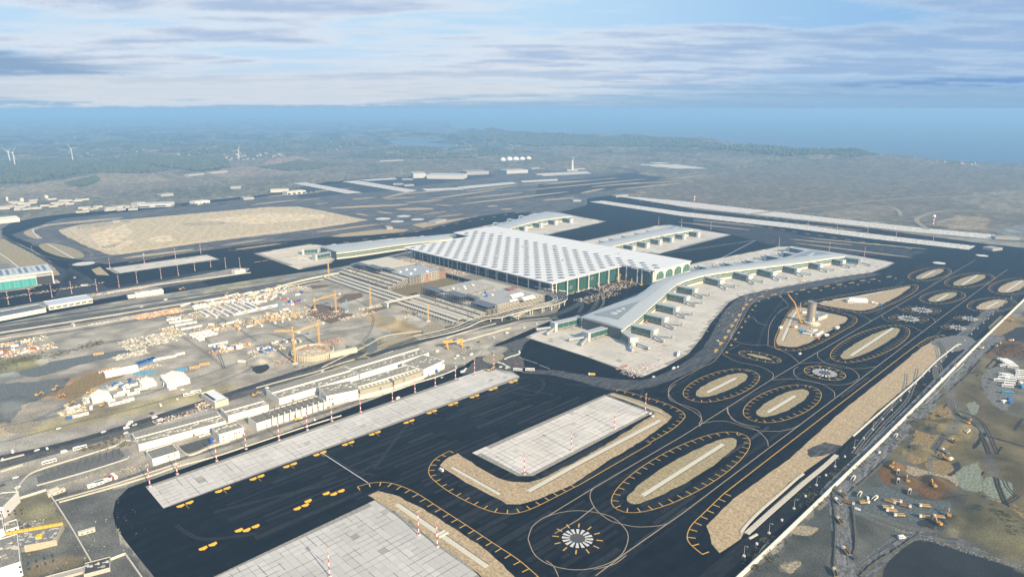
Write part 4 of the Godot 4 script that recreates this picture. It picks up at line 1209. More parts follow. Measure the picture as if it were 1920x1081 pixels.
# a roof sheet lofted over a centreline: each row is [u, v of one edge, v of the other], rising in the middle
func loft(rows: Array, edge: float, rise: float, thick: float, cross := 6) -> Geo:
	var g := Geo.new()
	g.along = Vector2(1, 0)
	for i in rows.size() - 1:
		for k in cross:
			var t0 := float(k) / cross
			var t1 := float(k + 1) / cross
			var q := []
			for s in [[i, t0], [i + 1, t0], [i + 1, t1], [i, t1]]:
				var row: Array = rows[s[0]]
				q.append(Vector3(row[0], edge + rise * sin(PI * s[1]), lerpf(row[2], row[1], s[1])))
			g.quad(q[3], q[2], q[1], q[0])
		for e in [1, 2]:
			var a := Vector3(rows[i][0], edge, rows[i][e])
			var b := Vector3(rows[i + 1][0], edge, rows[i + 1][e])
			var d := Vector3(0, -thick, 0)
			if e == 1:
				g.quad(a + d, b + d, b, a)
			else:
				g.quad(b + d, a + d, a, b)
	for i in [0, rows.size() - 1]:
		for k in cross:
			var t0 := float(k) / cross
			var t1 := float(k + 1) / cross
			var a := Vector3(rows[i][0], edge + rise * sin(PI * t0), lerpf(rows[i][2], rows[i][1], t0))
			var b := Vector3(rows[i][0], edge + rise * sin(PI * t1), lerpf(rows[i][2], rows[i][1], t1))
			var a0 := Vector3(a.x, edge - thick, a.z)
			var b0 := Vector3(b.x, edge - thick, b.z)
			if i == 0:
				g.quad(a0, b0, b, a)
			else:
				g.quad(b0, a0, a, b)
	return g


func terminal() -> void:
	shared_looks()
	var uc := 1250.0
	var vc := -1236.0
	var root := thing("terminal_building", "huge terminal hall with a white roof dotted by grey skylights", "terminal", uvp(uc, vc), TURN)
	var roof := Geo.new()
	var t_shape := pts([1048, -1510, 1048, -962, 1306, -962, 1306, -876, 1462, -876, 1462, -1588, 1288, -1588, 1288, -1510])
	for i in t_shape.size():
		t_shape[i] -= Vector2(uc, vc)
	roof.prism(t_shape, 34.2, 36.0, true)
	var r := obj("roof", roof, mt(0.73, 0.73, 0.725, 0.6), root)
	# the edge gutter of the roof
	var gutter := Geo.new()
	gutter.line(t_shape, 1.2, 36.5, true, 0.7)
	obj("gutter", gutter, mt(0.62, 0.63, 0.64, 0.5), r)
	# seams between the roof sheets
	var seams := Geo.new()
	for k in 15:
		var v := -1500.0 + k * 36.3 - vc + 18.0
		seams.line(PackedVector2Array([Vector2(1050 - uc, v), Vector2(1460 - uc, v)]), 0.7, 36.25, false, 0.2)
	obj("seam", seams, mt(0.66, 0.66, 0.66, 0.6), r).set_meta("kind", "stuff")
	# skylights: low eyelid shells with grey glass under them, on a lattice turned by 45 degrees
	var shell := Geo.new()
	for k in 14:
		var t0 := PI * k / 14
		var t1 := PI * (k + 1) / 14
		# the lid rises towards -u and +v (away from the sun side), open low edge
		for j in 3:
			var e0 := j / 3.0
			var e1 := (j + 1) / 3.0
			var q := []
			for s in [[t0, e0], [t1, e0], [t1, e1], [t0, e1]]:
				var rad: float = 8.7 * (1.0 - s[1] * 0.96)
				var up: float = 2.0 * sin(s[1] * PI * 0.5)
				q.append(Vector3(cos(s[0] * 2.0) * rad, up, -sin(s[0] * 2.0) * rad * 0.96))
			shell.quad(q[0], q[1], q[2], q[3])
	var curb := Geo.new()
	curb.tube(Vector3(0, -0.2, 0), Vector3(0, 0.3, 0), 9.0, 8.9, 20)
	var shell_mesh := built(shell, mt(0.15, 0.17, 0.195, 0.75))
	var curb_mesh := built(curb, mt(0.66, 0.67, 0.68, 0.6))
	for i in range(-12, 15):
		for j in range(-22, 23):
			if (i + j) % 2 != 0:
				continue
			var u := 1066.0 + (i + 2) * 18.1
			var v := -1236.0 + j * 18.1
			if not (u > 1060 and u < 1452):
				continue
			var ok := (u < 1300 and v > -1500 and v < -970) or (u >= 1300 and v > -1578 and v < -884)
			if not ok:
				continue
			var s := same("skylight", shell_mesh, root, Vector3(u - uc, 36.1, v - vc))
			same("curb", curb_mesh, s, Vector3.ZERO)
	# cleaning gantries and roof plant
	for q in [[1120, -1330], [1150, -1250], [1200, -1180], [1240, -1100], [1290, -1290], [1330, -1210], [1390, -1480], [1400, -1050], [1340, -1400]]:
		var g := Geo.new()
		g.block(Vector3(0, 0, 0), Vector3(5, 2.6, 3))
		g.tube(Vector3(-9, 0.6, 3), Vector3(9, 0.6, 5), 0.5)
		g.tube(Vector3(-8, 0.6, -6), Vector3(8, 2.6, -7), 0.5)
		obj("roof_plant", g, mt(0.42, 0.43, 0.43), root, Vector3(q[0] - uc, 36.1, q[1] - vc))
	# floor slabs and dark hall behind the glass
	var core := Geo.new()
	core.block(Vector3(1185 - uc, 0, -1236 - vc), Vector3(214, 34.1, 500))
	core.block(Vector3(1376 - uc, 0, -1232 - vc), Vector3(150, 34.1, 680))
	obj("hall", core, mt(0.05, 0.06, 0.07, 0.7), root)
	for h in [12.0, 20.5]:
		var slab := Geo.new()
		slab.block(Vector3(1190 - uc, h, -1236 - vc), Vector3(236, 1.0, 516))
		obj("floor_slab", slab, mt(0.35, 0.34, 0.32), root)
	# columns of the front and of the sunlit side
	var col := Geo.new()
	col.tube(Vector3.ZERO, Vector3(0, 34.2, 0), 1.15, 1.15, 10)
	col.tube(Vector3.ZERO, Vector3(0, 1.2, 0), 2.0, 2.0, 8)
	var col_mesh := built(col, mt(0.84, 0.80, 0.72))
	for k in 16:
		same("column", col_mesh, root, Vector3(1057 - uc, 0, -1506 + k * 35.8 - vc))
		same("column", col_mesh, root, Vector3(1068 - uc, 0, -1495 + k * 34.0 - vc))
	for k in 7:
		same("column", col_mesh, root, Vector3(1066 + k * 36.6 - uc, 0, -965 - vc))
	# glass walls, pane by pane
	var pane := Geo.new()
	pane.block(Vector3.ZERO, Vector3(0.4, 20.0, 11.0))
	var pane_mesh := built(pane, dark_glass)
	for k in 45:
		same("glass_panel", pane_mesh, root, Vector3(1077 - uc, 13.2, -1500 + k * 11.7 - vc))
	var lower := Geo.new()
	lower.block(Vector3.ZERO, Vector3(0.4, 11.4, 16.6))
	var lower_mesh := built(lower, dark_glass)
	for k in 31:
		same("glass_panel", lower_mesh, root, Vector3(1077 - uc, 0.3, -1497 + k * 17.0 - vc))
	var bay := Geo.new()
	bay.block(Vector3.ZERO, Vector3(11.7, 8.1, 0.5))
	var bay_mesh := built(bay, glass)
	var bay_dull := built(bay, mt(0.16, 0.17, 0.15, 0.35))
	for k in 18:
		for h in 4:
			same("glass_panel", bay_dull if rng.randf() < 0.08 else bay_mesh, root, Vector3(1085 + k * 12.2 - uc, 0.6 + h * 8.4, -971.5 - vc))
	# struts at the sunlit corner
	var strut := Geo.new()
	strut.tube(Vector3(1062 - uc, 2, -968 - vc), Vector3(1050 - uc, 34, -962 - vc), 0.8)
	strut.tube(Vector3(1090 - uc, 12, -958 - vc), Vector3(1056 - uc, 16, -1020 - vc), 0.9)
	obj("strut", strut, white, root)
	# wing end: cream wall with arched green windows, over two bays of the inner corner as well
	var arch_wall := Geo.new()
	arch_wall.block(Vector3(1384 - uc, 0, -880 - vc), Vector3(152, 34.1, 4))
	obj("end_wall", arch_wall, cream, root)
	var back_wall := Geo.new()
	back_wall.block(Vector3(1376 - uc, 0, -1583 - vc), Vector3(168, 34.1, 4))
	obj("end_wall", back_wall, cream, root)
	for k in 4:
		arch_window(root, Vector3(1330 + k * 37.5 - uc, 12.0, -877.4 - vc), 31.0, 20.0, 0.0)
		arch_window(root, Vector3(1316 + k * 37.5 - uc, 12.0, -1585.6 - vc), 31.0, 20.0, PI)
	for k in 2:
		arch_window(root, Vector3(1303.5 - uc, 4.0, (-937 if k == 0 else -893) - vc), 24.0, 29.0, -PI / 2)
	var jambs := Geo.new()
	for v in [-953.0, -921.0, -908.0, -878.0]:
		jambs.block(Vector3(1302 - uc, 0, v - vc), Vector3(3, 34.1, 3))
	obj("pier_wall", jambs, white, root)
	# yellow builders' hoists at the inner corner
	for q in [[1282, -958], [1292, -930], [1290, -900]]:
		var root2 := thing("builders_hoist", ["yellow builders' hoist leaning on the glass in the inner corner of the hall", "yellow scaffold hoist beside the arched corner window", "yellow scaffold hoist under the overhang of the hall's wing"][[1282, 1292, 1290].find(q[0])], "hoist", uvp(q[0], q[1]), TURN)
		var mast := Geo.new()
		mast.beam(Vector3(-1.5, 0, 0), Vector3(0, 22 if q[0] == 1282 else 12, 0), 0.8)
		mast.beam(Vector3(1.5, 0, 0), Vector3(0, 22 if q[0] == 1282 else 12, 0), 0.8)
		obj("mast", mast, mt(0.75, 0.48, 0.06), root2)
		var arm := Geo.new()
		arm.beam(Vector3(-6, 15 if q[0] == 1282 else 2, 0), Vector3(6, 17 if q[0] == 1282 else 2.5, 0), 0.8)
		obj("arm", arm, mt(0.75, 0.48, 0.06), root2)
	# the raised drive before the front, on piers
	var deck := thing("departures_deck", "raised drive with dusty deck along the front columns of the hall", "road deck", uvp(1028, -1240), TURN)
	var top := Geo.new()
	top.along = Vector2(0, 1)
	top.block(Vector3(0, 11.0, 0), Vector3(42, 1.6, 540))
	obj("deck", top, cover(0.36, 0.33, 0.28, tex.earth_fine, 60.0, tex.blotch, 40.0), deck)
	var lip := Geo.new()
	lip.block(Vector3(-21, 12.5, 0), Vector3(0.8, 1.3, 540))
	obj("parapet", lip, mt(0.6, 0.56, 0.48), deck)
	var leg := Geo.new()
	leg.tube(Vector3.ZERO, Vector3(0, 11.0, 0), 1.1)
	var leg_mesh := built(leg, mt(0.5, 0.47, 0.41))
	for k in 22:
		same("pier_column", leg_mesh, deck, Vector3(-17, 0, -260 + k * 24.5))


func arch_window(root: Node3D, at: Vector3, w: float, h: float, turn: float) -> void:
	var g := Geo.new()
	var p := PackedVector2Array([Vector2(-w / 2, 0), Vector2(w / 2, 0)])
	for i in 13:
		var t := PI * i / 12
		p.append(Vector2(cos(t) * w / 2, h * 0.45 + sin(t) * h * 0.55))
	for i in range(1, p.size() - 1):
		g.tri(Vector3(p[0].x, p[0].y, 0.3), Vector3(p[i].x, p[i].y, 0.3), Vector3(p[i + 1].x, p[i + 1].y, 0.3))
	var o := obj("arched_window", g, mt(0.07, 0.17, 0.125, 0.2), root, at)
	o.rotation.y = turn
	var f := Geo.new()
	for i in p.size():
		var a := p[i]
		var b := p[(i + 1) % p.size()]
		f.beam(Vector3(a.x, a.y, 0.2), Vector3(b.x, b.y, 0.2), 0.9, 0.9)
	for k in [-0.25, 0.0, 0.25]:
		f.beam(Vector3(w * k, 0, 0.4), Vector3(w * k, h * 0.9, 0.4), 0.3)
	obj("frame", f, white, o)


# a gate room: a tall glazed box that stands out from a pier, with its closed end frame and boarding bridges
var gate_parts := {}


func gate_room(root: Node3D, a: Vector3, b: Vector3, w := 15.0, bridges := true) -> void:
	# a: inner end, b: outer end, both on the ground, in the pier's own axes
	var l := a.distance_to(b)
	var turn := atan2(-(b - a).z, (b - a).x)
	var box := Geo.new()
	box.block(Vector3(l * 0.5, 4.0, 0), Vector3(l, 11.0, w))
	box.block(Vector3(l * 0.5, 15.0, 0), Vector3(l + 1.0, 0.8, w + 1.0))
	var o := obj("gate_room", box, mt(0.42, 0.44, 0.44, 0.5), root, a)
	o.rotation.y = turn
	for s in [-1, 1]:
		for k in 4:
			var g := Geo.new()
			g.block(Vector3(l * (0.1 + 0.2 * (k + 0.5)), 5.2, s * w * 0.5), Vector3(l * 0.2 - 0.6, 8.6, 0.7))
			obj("glass_panel", g, glass, o)
	var frame := Geo.new()
	frame.block(Vector3(l - 2.5, 0.2, 0), Vector3(6.5, 16.4, w + 2.0))
	obj("end_frame", frame, mt(0.5, 0.52, 0.53, 0.5), o)
	frame = Geo.new()
	frame.block(Vector3(2.0, 2.0, 0), Vector3(4.0, 15.0, w + 1.6))
	obj("inner_frame", frame, mt(0.42, 0.44, 0.45, 0.5), o)
	var legs := Geo.new()
	for x in [0.3, 0.55, 0.8]:
		for s in [-1, 1]:
			legs.tube(Vector3(l * x, 0, s * w * 0.38), Vector3(l * x, 4.0, s * w * 0.38), 0.7, 0.7, 6)
	obj("leg", legs, mt(0.4, 0.4, 0.39), o).set_meta("kind", "stuff")
	if bridges:
		for s in [-1, 1]:
			var g := Geo.new()
			g.beam(Vector3(l, 6.0, s * 4.5), Vector3(l + 24.0, 4.4, s * 15.0), 3.2, 3.2)
			g.tube(Vector3(l + 20.0, 0, s * 13.4), Vector3(l + 20.0, 3.2, s * 13.4), 0.9)
			g.block(Vector3(l + 25.0, 2.4, s * 15.4), Vector3(4.4, 4.2, 4.4))
			obj("boarding_bridge", g, mt(0.44, 0.46, 0.46, 0.5), o)


func pier(label: String, rows: Array, shift: Vector2, gates: Array, tri_roof: Array, bridges := true) -> Node3D:
	var root := thing("pier_building", label, "pier", uvp(shift.x, shift.y), TURN)
	var own := []
	for r in rows:
		own.append([r[0] - shift.x, maxf(r[1], r[2]) - shift.y, minf(r[1], r[2]) - shift.y])
	obj("roof", loft(own, 21.5, 2.6, 1.6), grey_roof, root)
	# walls a little inside the roof's edge: solid plinth, glass band in panes, cream fascia
	var plinth := Geo.new()
	var fascia := Geo.new()
	for e in [1, 2]:
		var s := -1.0 if e == 1 else 1.0
		for i in own.size() - 1:
			var a := Vector3(own[i][0], 0, own[i][e] + s * 4.0)
			var b := Vector3(own[i + 1][0], 0, own[i + 1][e] + s * 4.0)
			plinth.beam(a + Vector3(0, 2.8, 0), b + Vector3(0, 2.8, 0), 1.4, 5.6)
			fascia.beam(a + Vector3(0, 17.6, 0), b + Vector3(0, 17.6, 0), 1.2, 6.0)
			fascia.beam(a + Vector3(0, 10.0, 0), b + Vector3(0, 10.0, 0), 1.5, 1.2)
			var n := maxi(1, int(round(a.distance_to(b) / 24.0)))
			for k in n:
				var p := a.lerp(b, (k + 0.03) / n)
				var q := a.lerp(b, (k + 0.97) / n)
				var g := Geo.new()
				g.beam(p + Vector3(0, 10.0, 0), q + Vector3(0, 10.0, 0), 0.9, 8.8)
				obj("glass_panel", g, glass, root)
	for i in [0, own.size() - 1]:
		var x: float = own[i][0] + (4.0 if i == 0 else -4.0)
		var a := Vector3(x, 0, own[i][1] - 5.0)
		var b := Vector3(x, 0, own[i][2] + 5.0)
		plinth.beam(a + Vector3(0, 3.0, 0), b + Vector3(0, 3.0, 0), 1.4, 5.6)
		fascia.beam(a + Vector3(0, 17.6, 0), b + Vector3(0, 17.6, 0), 1.2, 6.0)
		for k in 4:
			var g := Geo.new()
			g.beam(a.lerp(b, k / 4.0 + 0.01) + Vector3(0, 10, 0), a.lerp(b, k / 4.0 + 0.24) + Vector3(0, 10, 0), 0.9, 8.8)
			obj("glass_panel", g, dark_glass, root)
	obj("plinth", plinth, mt(0.62, 0.58, 0.48), root)
	obj("fascia", fascia, mt(0.74, 0.71, 0.60), root)
	# inner block so that light does not run through
	var inner := loft(own.map(func(r): return [r[0], r[1] - 6.0, r[2] + 6.0]), 20.0, 0.5, 20.0, 1)
	obj("core", inner, mt(0.08, 0.09, 0.09), root)
	# ridge vents
	var vent := Geo.new()
	vent.block(Vector3.ZERO, Vector3(3.2, 0.7, 1.6))
	var vent_mesh := built(vent, mt(0.22, 0.23, 0.24))
	var total := int((own[-1][0] - own[0][0]) / 12.0)
	for k in range(total / 8, total * 7 / 8):
		var u: float = own[0][0] + k * 12.0
		for i in own.size() - 1:
			if u >= own[i][0] and u < own[i + 1][0]:
				var t: float = (u - own[i][0]) / (own[i + 1][0] - own[i][0])
				same("roof_vent", vent_mesh, root, Vector3(u, 24.0, lerpf(lerpf(own[i][1], own[i][2], 0.5), lerpf(own[i + 1][1], own[i + 1][2], 0.5), t)))
	if tri_roof.size():
		for t in tri_roof:
			var g := Geo.new()
			var p := pts(t)
			for i in p.size():
				p[i] -= shift
			g.prism(p, 22.0, 24.9)
			var o := obj("sunken_roof", g, mt(0.23, 0.26, 0.27, 0.4), root)
			var mid := (p[0] + p[1] + p[2]) / 3.0
			for k in 3:
				var d := Geo.new()
				d.dome(Vector3(mid.x + (k - 1) * 18.0, 24.9, mid.y - (k - 1) * 3.0), 8.0 - 1.5 * k, 1.6, 12, 3)
				obj("roof_light", d, mt(0.42, 0.45, 0.46, 0.4), o)
	for q in gates:
		gate_room(root, Vector3(q[0] - shift.x, 0, q[1] - shift.y), Vector3(q[2] - shift.x, 0, q[3] - shift.y), q[4] if q.size() > 4 else 15.0, bridges)
	return root


func piers() -> void:
	# near pier: a shallow bow from the sunlit apron round the wing of the hall
	pier("long bow-shaped grey pier in front of the hall with gate rooms along its sunny side", [[943, -792, -692], [980, -797, -703], [1020, -801, -714], [1060, -804, -728], [1100, -806, -742], [1140, -808, -755], [1190, -822, -772], [1240, -840, -791], [1290, -852, -806], [1340, -857, -813], [1400, -855, -812], [1460, -843, -800], [1520, -824, -782], [1590, -803, -758], [1660, -780, -731], [1720, -766, -710], [1780, -764, -692], [1840, -766, -676], [1880, -766, -662]],
		Vector2(1400, -800),
		[[1301, -812, 1303, -764], [1232, -794, 1235, -742], [1146, -766, 1149, -712], [1070, -740, 1073, -688], [994, -712, 997, -660], [1424, -811, 1415, -764], [1519, -789, 1507, -741], [1594, -766, 1581, -716], [1672, -742, 1661, -693], [1757, -717, 1750, -673], [1844, -696, 1838, -651], [1884, -672, 1893, -628],
		[1505, -825, 1512, -882], [1585, -803, 1592, -856], [1655, -780, 1663, -832], [1750, -770, 1760, -826], [1825, -770, 1832, -812], [1895, -775, 1912, -830], [958, -806, 893, -816, 13.0], [950, -733, 893, -737, 13.0], [962, -718, 932, -660, 14.0]],
		[[970, -780, 1108, -774, 976, -728], [1862, -750, 1856, -690, 1725, -747]])
	pier("straight grey pier behind the hall with seven gate rooms facing the sun", [[1455, -1236, -1176], [1560, -1232, -1178], [1650, -1234, -1180], [1740, -1238, -1182], [1820, -1243, -1178], [1880, -1248, -1172], [1945, -1254, -1165]], Vector2(1700, -1210),
		[[1601, -1186, 1601, -1149], [1668, -1186, 1670, -1149], [1735, -1186, 1738, -1150], [1793, -1183, 1798, -1147], [1860, -1180, 1866, -1147], [1933, -1176, 1934, -1138],
		[1600, -1232, 1597, -1270], [1650, -1233, 1647, -1272], [1715, -1236, 1713, -1274], [1785, -1240, 1783, -1276], [1850, -1244, 1848, -1276]], [[1940, -1236, 1936, -1185, 1862, -1212]], false)
	pier("farthest pier, bent away behind the left wing of the hall", [[1440, -1640, -1585], [1550, -1676, -1605], [1640, -1700, -1630], [1720, -1728, -1645], [1800, -1752, -1646], [1885, -1765, -1634]], Vector2(1650, -1670),
		[[1605, -1640, 1612, -1600], [1692, -1650, 1700, -1612], [1778, -1660, 1782, -1618], [1848, -1650, 1850, -1606], [1600, -1690, 1590, -1735], [1690, -1718, 1682, -1760], [1770, -1745, 1765, -1785]], [], false)
	pier("western pier with a concave forked tip, left of the hall", [[925, -1742, -1646], [972, -1741, -1636], [1056, -1716, -1630], [1110, -1700, -1628], [1148, -1686, -1620], [1240, -1668, -1602], [1320, -1652, -1586]], Vector2(1100, -1670),
		[[930, -1755, 888, -1775, 14.0], [928, -1688, 875, -1683, 14.0], [1000, -1735, 985, -1775], [1090, -1705, 1076, -1745], [1180, -1676, 1168, -1718], [1260, -1662, 1250, -1702]], [], false)


# a stepped parking house: terraces that climb away from the front
func garage(label: String, u0: float, v0: float, v1: float, steps: Array, deep: float) -> Node3D:
	var vc := (v0 + v1) * 0.5
	var root := thing("parking_house", label, "parking garage", uvp(u0, vc), TURN)
	var w := v1 - v0
	var slab_m := mt(0.50, 0.465, 0.39)
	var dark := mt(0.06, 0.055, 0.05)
	var col := Geo.new()
	col.block(Vector3.ZERO, Vector3(0.9, 3.4, 0.9))
	var col_mesh := built(col, mt(0.55, 0.51, 0.43))
	for i in steps.size():
		var d0: float = steps[i][0]
		var d1: float = deep
		var h: float = steps[i][1]
		var g := Geo.new()
		g.block(Vector3((d0 + d1) * 0.5, h, 0), Vector3(d1 - d0, 0.6, w))
		obj("deck", g, slab_m, root)
		var para := Geo.new()
		para.block(Vector3(d0 + 0.3, h + 0.6, 0), Vector3(0.5, 1.0, w))
		obj("parapet", para, mt(0.62, 0.58, 0.49), root)
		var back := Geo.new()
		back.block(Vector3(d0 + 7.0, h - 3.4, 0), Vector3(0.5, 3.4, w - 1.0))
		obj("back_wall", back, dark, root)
		var n := int(w / 8.0)
		for k in n + 1:
			same("column", col_mesh, root, Vector3(d0 + 0.7, h - 3.4, -w * 0.5 + 0.6 + k * (w - 1.2) / n))
		var ends := int((d1 - d0) / 10.0)
		for k in ends:
			same("column", col_mesh, root, Vector3(d0 + 6.0 + k * 10.0, h - 3.4, w * 0.5 - 0.6))
		# ragged unfinished spots on the open terrace
		var bits := Geo.new()
		for k in 9:
			bits.block(Vector3(d0 + rng.randf_range(3, 9), h + 0.6, rng.randf_range(-0.48, 0.48) * w), Vector3(rng.randf_range(1, 3), rng.randf_range(0.4, 1.6), rng.randf_range(2, 7)))
		var tone := rng.randf_range(0.15, 0.5)
		obj("materials", bits, mt(tone, tone * 0.9, tone * 0.75), root).set_meta("kind", "stuff")
	return root


func steel_canopy(root: Node3D, a: Vector3, s: Vector3, floors: int) -> void:
	var roof := Geo.new()
	roof.block(a + Vector3(0, s.y, 0), Vector3(s.x, 0.7, s.z))
	var o := obj("steel_canopy", roof, mt(0.115, 0.122, 0.14, 0.5), root)
	var f := Geo.new()
	var nz := int(s.z / 7.0)
	var nx := maxi(1, int(s.x / 9.0))
	for k in nz + 1:
		for j in nx + 1:
			f.beam(a + Vector3(-s.x * 0.47 + s.x * 0.94 * j / nx, 0, -s.z * 0.47 + s.z * 0.94 * k / nz), a + Vector3(-s.x * 0.47 + s.x * 0.94 * j / nx, s.y, -s.z * 0.47 + s.z * 0.94 * k / nz), 0.9)
	for h in floors:
		var y := s.y * (h + 1.0) / (floors + 1.0)
		for j in nx + 1:
			f.beam(a + Vector3(-s.x * 0.47 + s.x * 0.94 * j / nx, y, -s.z * 0.47), a + Vector3(-s.x * 0.47 + s.x * 0.94 * j / nx, y, s.z * 0.47), 0.6)
		for k in nz + 1:
			f.beam(a + Vector3(-s.x * 0.47, y, -s.z * 0.47 + s.z * 0.94 * k / nz), a + Vector3(s.x * 0.47, y, -s.z * 0.47 + s.z * 0.94 * k / nz), 0.5)
	obj("steel_frame", f, mt(0.035, 0.038, 0.045, 0.5), o)


func frame_wall(root: Node3D, a: Vector3, b: Vector3, h: float, floors: int, m: Material, infill: Material) -> void:
	var g := Geo.new()
	var l := a.distance_to(b)
	var n := int(l / 7.0)
	for k in n + 1:
		g.beam(a.lerp(b, float(k) / n), a.lerp(b, float(k) / n) + Vector3(0, h, 0), 0.9)
	for f in floors + 1:
		g.beam(a + Vector3(0, h * f / floors, 0), b + Vector3(0, h * f / floors, 0), 0.9, 1.1)
	obj("frame_wall", g, m, root)
	if infill:
		var q := Geo.new()
		q.beam(a + Vector3(0, h * 0.5, 0), b + Vector3(0, h * 0.5, 0), 0.3, h)
		obj("infill_wall", q, infill, root).position += (Vector3(-(b - a).z, 0, (b - a).x)).normalized() * -1.2


func garages() -> void:
	# left-hand house with the grey-blue roof deck
	var a := garage("stepped concrete parking house with a blue-grey roof deck, left of the grass gap", 842, -1505, -1278, [[0, 4.0], [13, 8.0], [26, 12.0], [39, 16.0]], 152)
	var g := Geo.new()
	g.block(Vector3(104, 19.6, 70), Vector3(94, 0.7, 84))
	obj("roof_deck", g, mt(0.36, 0.385, 0.42, 0.6), a)
	g = Geo.new()
	g.block(Vector3(100, 19.6, -50), Vector3(100, 0.7, 120))
	obj("roof_deck", g, mt(0.60, 0.54, 0.43), a)
	for q in [[70, 60], [95, 50], [78, 92], [120, 100], [110, 64]]:
		var k := Geo.new()
		k.block(Vector3(q[0], 20.3, q[1]), Vector3(6, 2.4, 7))
		k.block(Vector3(q[0] + 1, 22.7, q[1]), Vector3(3, 0.8, 4))
		obj("roof_plant", k, white, a)
	frame_wall(a, Vector3(58, 0, 113.8), Vector3(92, 0, 113.8), 20.0, 5, mt(0.09, 0.085, 0.08), mt(0.30, 0.27, 0.23))
	frame_wall(a, Vector3(92, 0, 114.2), Vector3(146, 0, 114.2), 20.0, 5, mt(0.62, 0.55, 0.42), mt(0.10, 0.09, 0.075))
	var red := Geo.new()
	red.block(Vector3(110, 0, 115.2), Vector3(5, 20, 0.8))
	obj("site_netting", red, mt(0.45, 0.12, 0.05), a)
	g = Geo.new()
	g.block(Vector3(158, 0, 104), Vector3(22, 19, 22))
	obj("brick_core", g, mt(0.27, 0.165, 0.11), a)
	steel_canopy(a, Vector3(46, 8, -10), Vector3(20, 18, 50), 3)
	steel_canopy(a, Vector3(62, 12, 24), Vector3(14, 12, 40), 2)
	steel_canopy(a, Vector3(40, 8, -66), Vector3(18, 17, 46), 3)
	# right-hand house under the curved ramp
	var b := garage("stepped concrete parking house with white tents on its roof, below the curved ramp", 812, -1160, -962, [[0, 3.6], [16, 7.0], [32, 10.4], [48, 13.8]], 215)
	g = Geo.new()
	g.block(Vector3(128, 17.2, -58), Vector3(110, 0.7, 80))
	obj("roof_deck", g, mt(0.40, 0.38, 0.33), b)
	g = Geo.new()
	g.block(Vector3(134, 17.2, 48), Vector3(120, 0.7, 92))
	obj("roof_deck", g, mt(0.37, 0.365, 0.34), b)
	frame_wall(b, Vector3(74, 0, 94.6), Vector3(196, 0, 94.6), 17.8, 5, mt(0.62, 0.57, 0.46), mt(0.08, 0.075, 0.07))
	for q in [[100, -70], [118, -50], [128, -66], [150, -62], [110, 20], [125, 30]]:
		var k := Geo.new()
		k.block(Vector3(q[0], 17.9, q[1]), Vector3(5, 2.2, 6))
		k.tube(Vector3(q[0], 20.1, q[1]), Vector3(q[0], 20.6, q[1]), 1.4)
		obj("roof_plant", k, white, b)
	steel_canopy(b, Vector3(46, 7, -74), Vector3(20, 20, 52), 3)
	steel_canopy(b, Vector3(54, 4, 0), Vector3(22, 24, 54), 4)
	steel_canopy(b, Vector3(76, 10, 20), Vector3(14, 13, 36), 2)
	steel_canopy(b, Vector3(60, 4, 78), Vector3(26, 18, 52), 3)
	for q in [[Vector3(-56.9, 18, -1406)], [Vector3(-53.2, 18, -1381)]]:
		var k := Geo.new()
		k.block(Vector3.ZERO, Vector3(4, 5, 4))
		tag(obj("site_container", k, mt(0.02, 0.09, 0.42), self, q[0]), "small blue container on the parking roof, " + ("behind" if q[0].z < -1360 else "in front of") + " its twin", "container", "blue containers on the parking roof")
	tent("white gabled tent on the parking roof, farther of two", Vector3(7.5, 17.9, -1385), 44.0, 34.0, 15.0, 6.0)
	tent("white gabled tent on the parking roof, nearer the ramp", Vector3(31.4, 17.9, -1364), 44.0, 34.0, 15.0, 6.0)
	tent("low white tent lying between the roof cabins", Vector3(1.8, 17.9, -1348), 44.0, 22.0, 8.0, 3.5)
	var red2 := thing("steel_frame_hut", "red steel frame standing between the parking roof and the hall", "steel frame", Vector3(-1.9, 14, -1440), TURN)
	var f := Geo.new()
	for x in [-10.0, 0.0, 10.0]:
		for z in [-6.0, 6.0]:
			f.beam(Vector3(x, -3, z), Vector3(x, 6, z), 1.0)
	obj("frame", f, mt(0.34, 0.09, 0.07), red2)
	f = Geo.new()
	f.block(Vector3(0, 6, 0), Vector3(24, 1.0, 15))
	obj("top_deck", f, mt(0.34, 0.12, 0.1), red2)
	# grass gap between the houses with a bridge across
	patch("grass_gap", uv_poly([846, -1276, 1006, -1276, 1006, -1164, 820, -1164]), 0.12, cover(0.30, 0.23, 0.11, tex.earth_fine, 60.0, tex.earth, 35.0))
	var bridge := thing("foot_bridge", "long concrete bridge crossing the grass between the two parking houses", "bridge", uvp(806, -1175, 0), TURN)
	g = Geo.new()
	g.block(Vector3(28, 8, 10), Vector3(150, 1.2, 9))
	obj("deck", g, mt(0.46, 0.45, 0.43), bridge)
	g = Geo.new()
	g.block(Vector3(-46, 0, 10), Vector3(3, 9, 14))
	g.block(Vector3(28, 9.2, 14.4), Vector3(150, 1.0, 0.5))
	g.block(Vector3(28, 9.2, 5.6), Vector3(150, 1.0, 0.5))
	obj("parapet", g, mt(0.62, 0.6, 0.55), bridge)
	# the long low concrete gallery along the foot of both houses
	for n in 3:
		var low := thing("concrete_gallery", ["long low concrete gallery with a row of dark openings, outermost of three", "long low concrete gallery with dark openings, middle one of three", "long low concrete gallery closest to the parking houses"][n], "gallery", uvp(790 + n * 17, -1225), TURN, "low galleries before the parking houses")
		var k := Geo.new()
		k.block(Vector3(0, 4.2, 0), Vector3(9, 0.8, 500 - n * 10))
		obj("deck", k, mt(0.56, 0.52, 0.43), low)
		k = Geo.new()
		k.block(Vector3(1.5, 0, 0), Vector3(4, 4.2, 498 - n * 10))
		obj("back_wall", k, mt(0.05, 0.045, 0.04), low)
		var c := Geo.new()
		c.block(Vector3.ZERO, Vector3(1.0, 4.2, 4.0))
		var cm := built(c, mt(0.62, 0.58, 0.48))
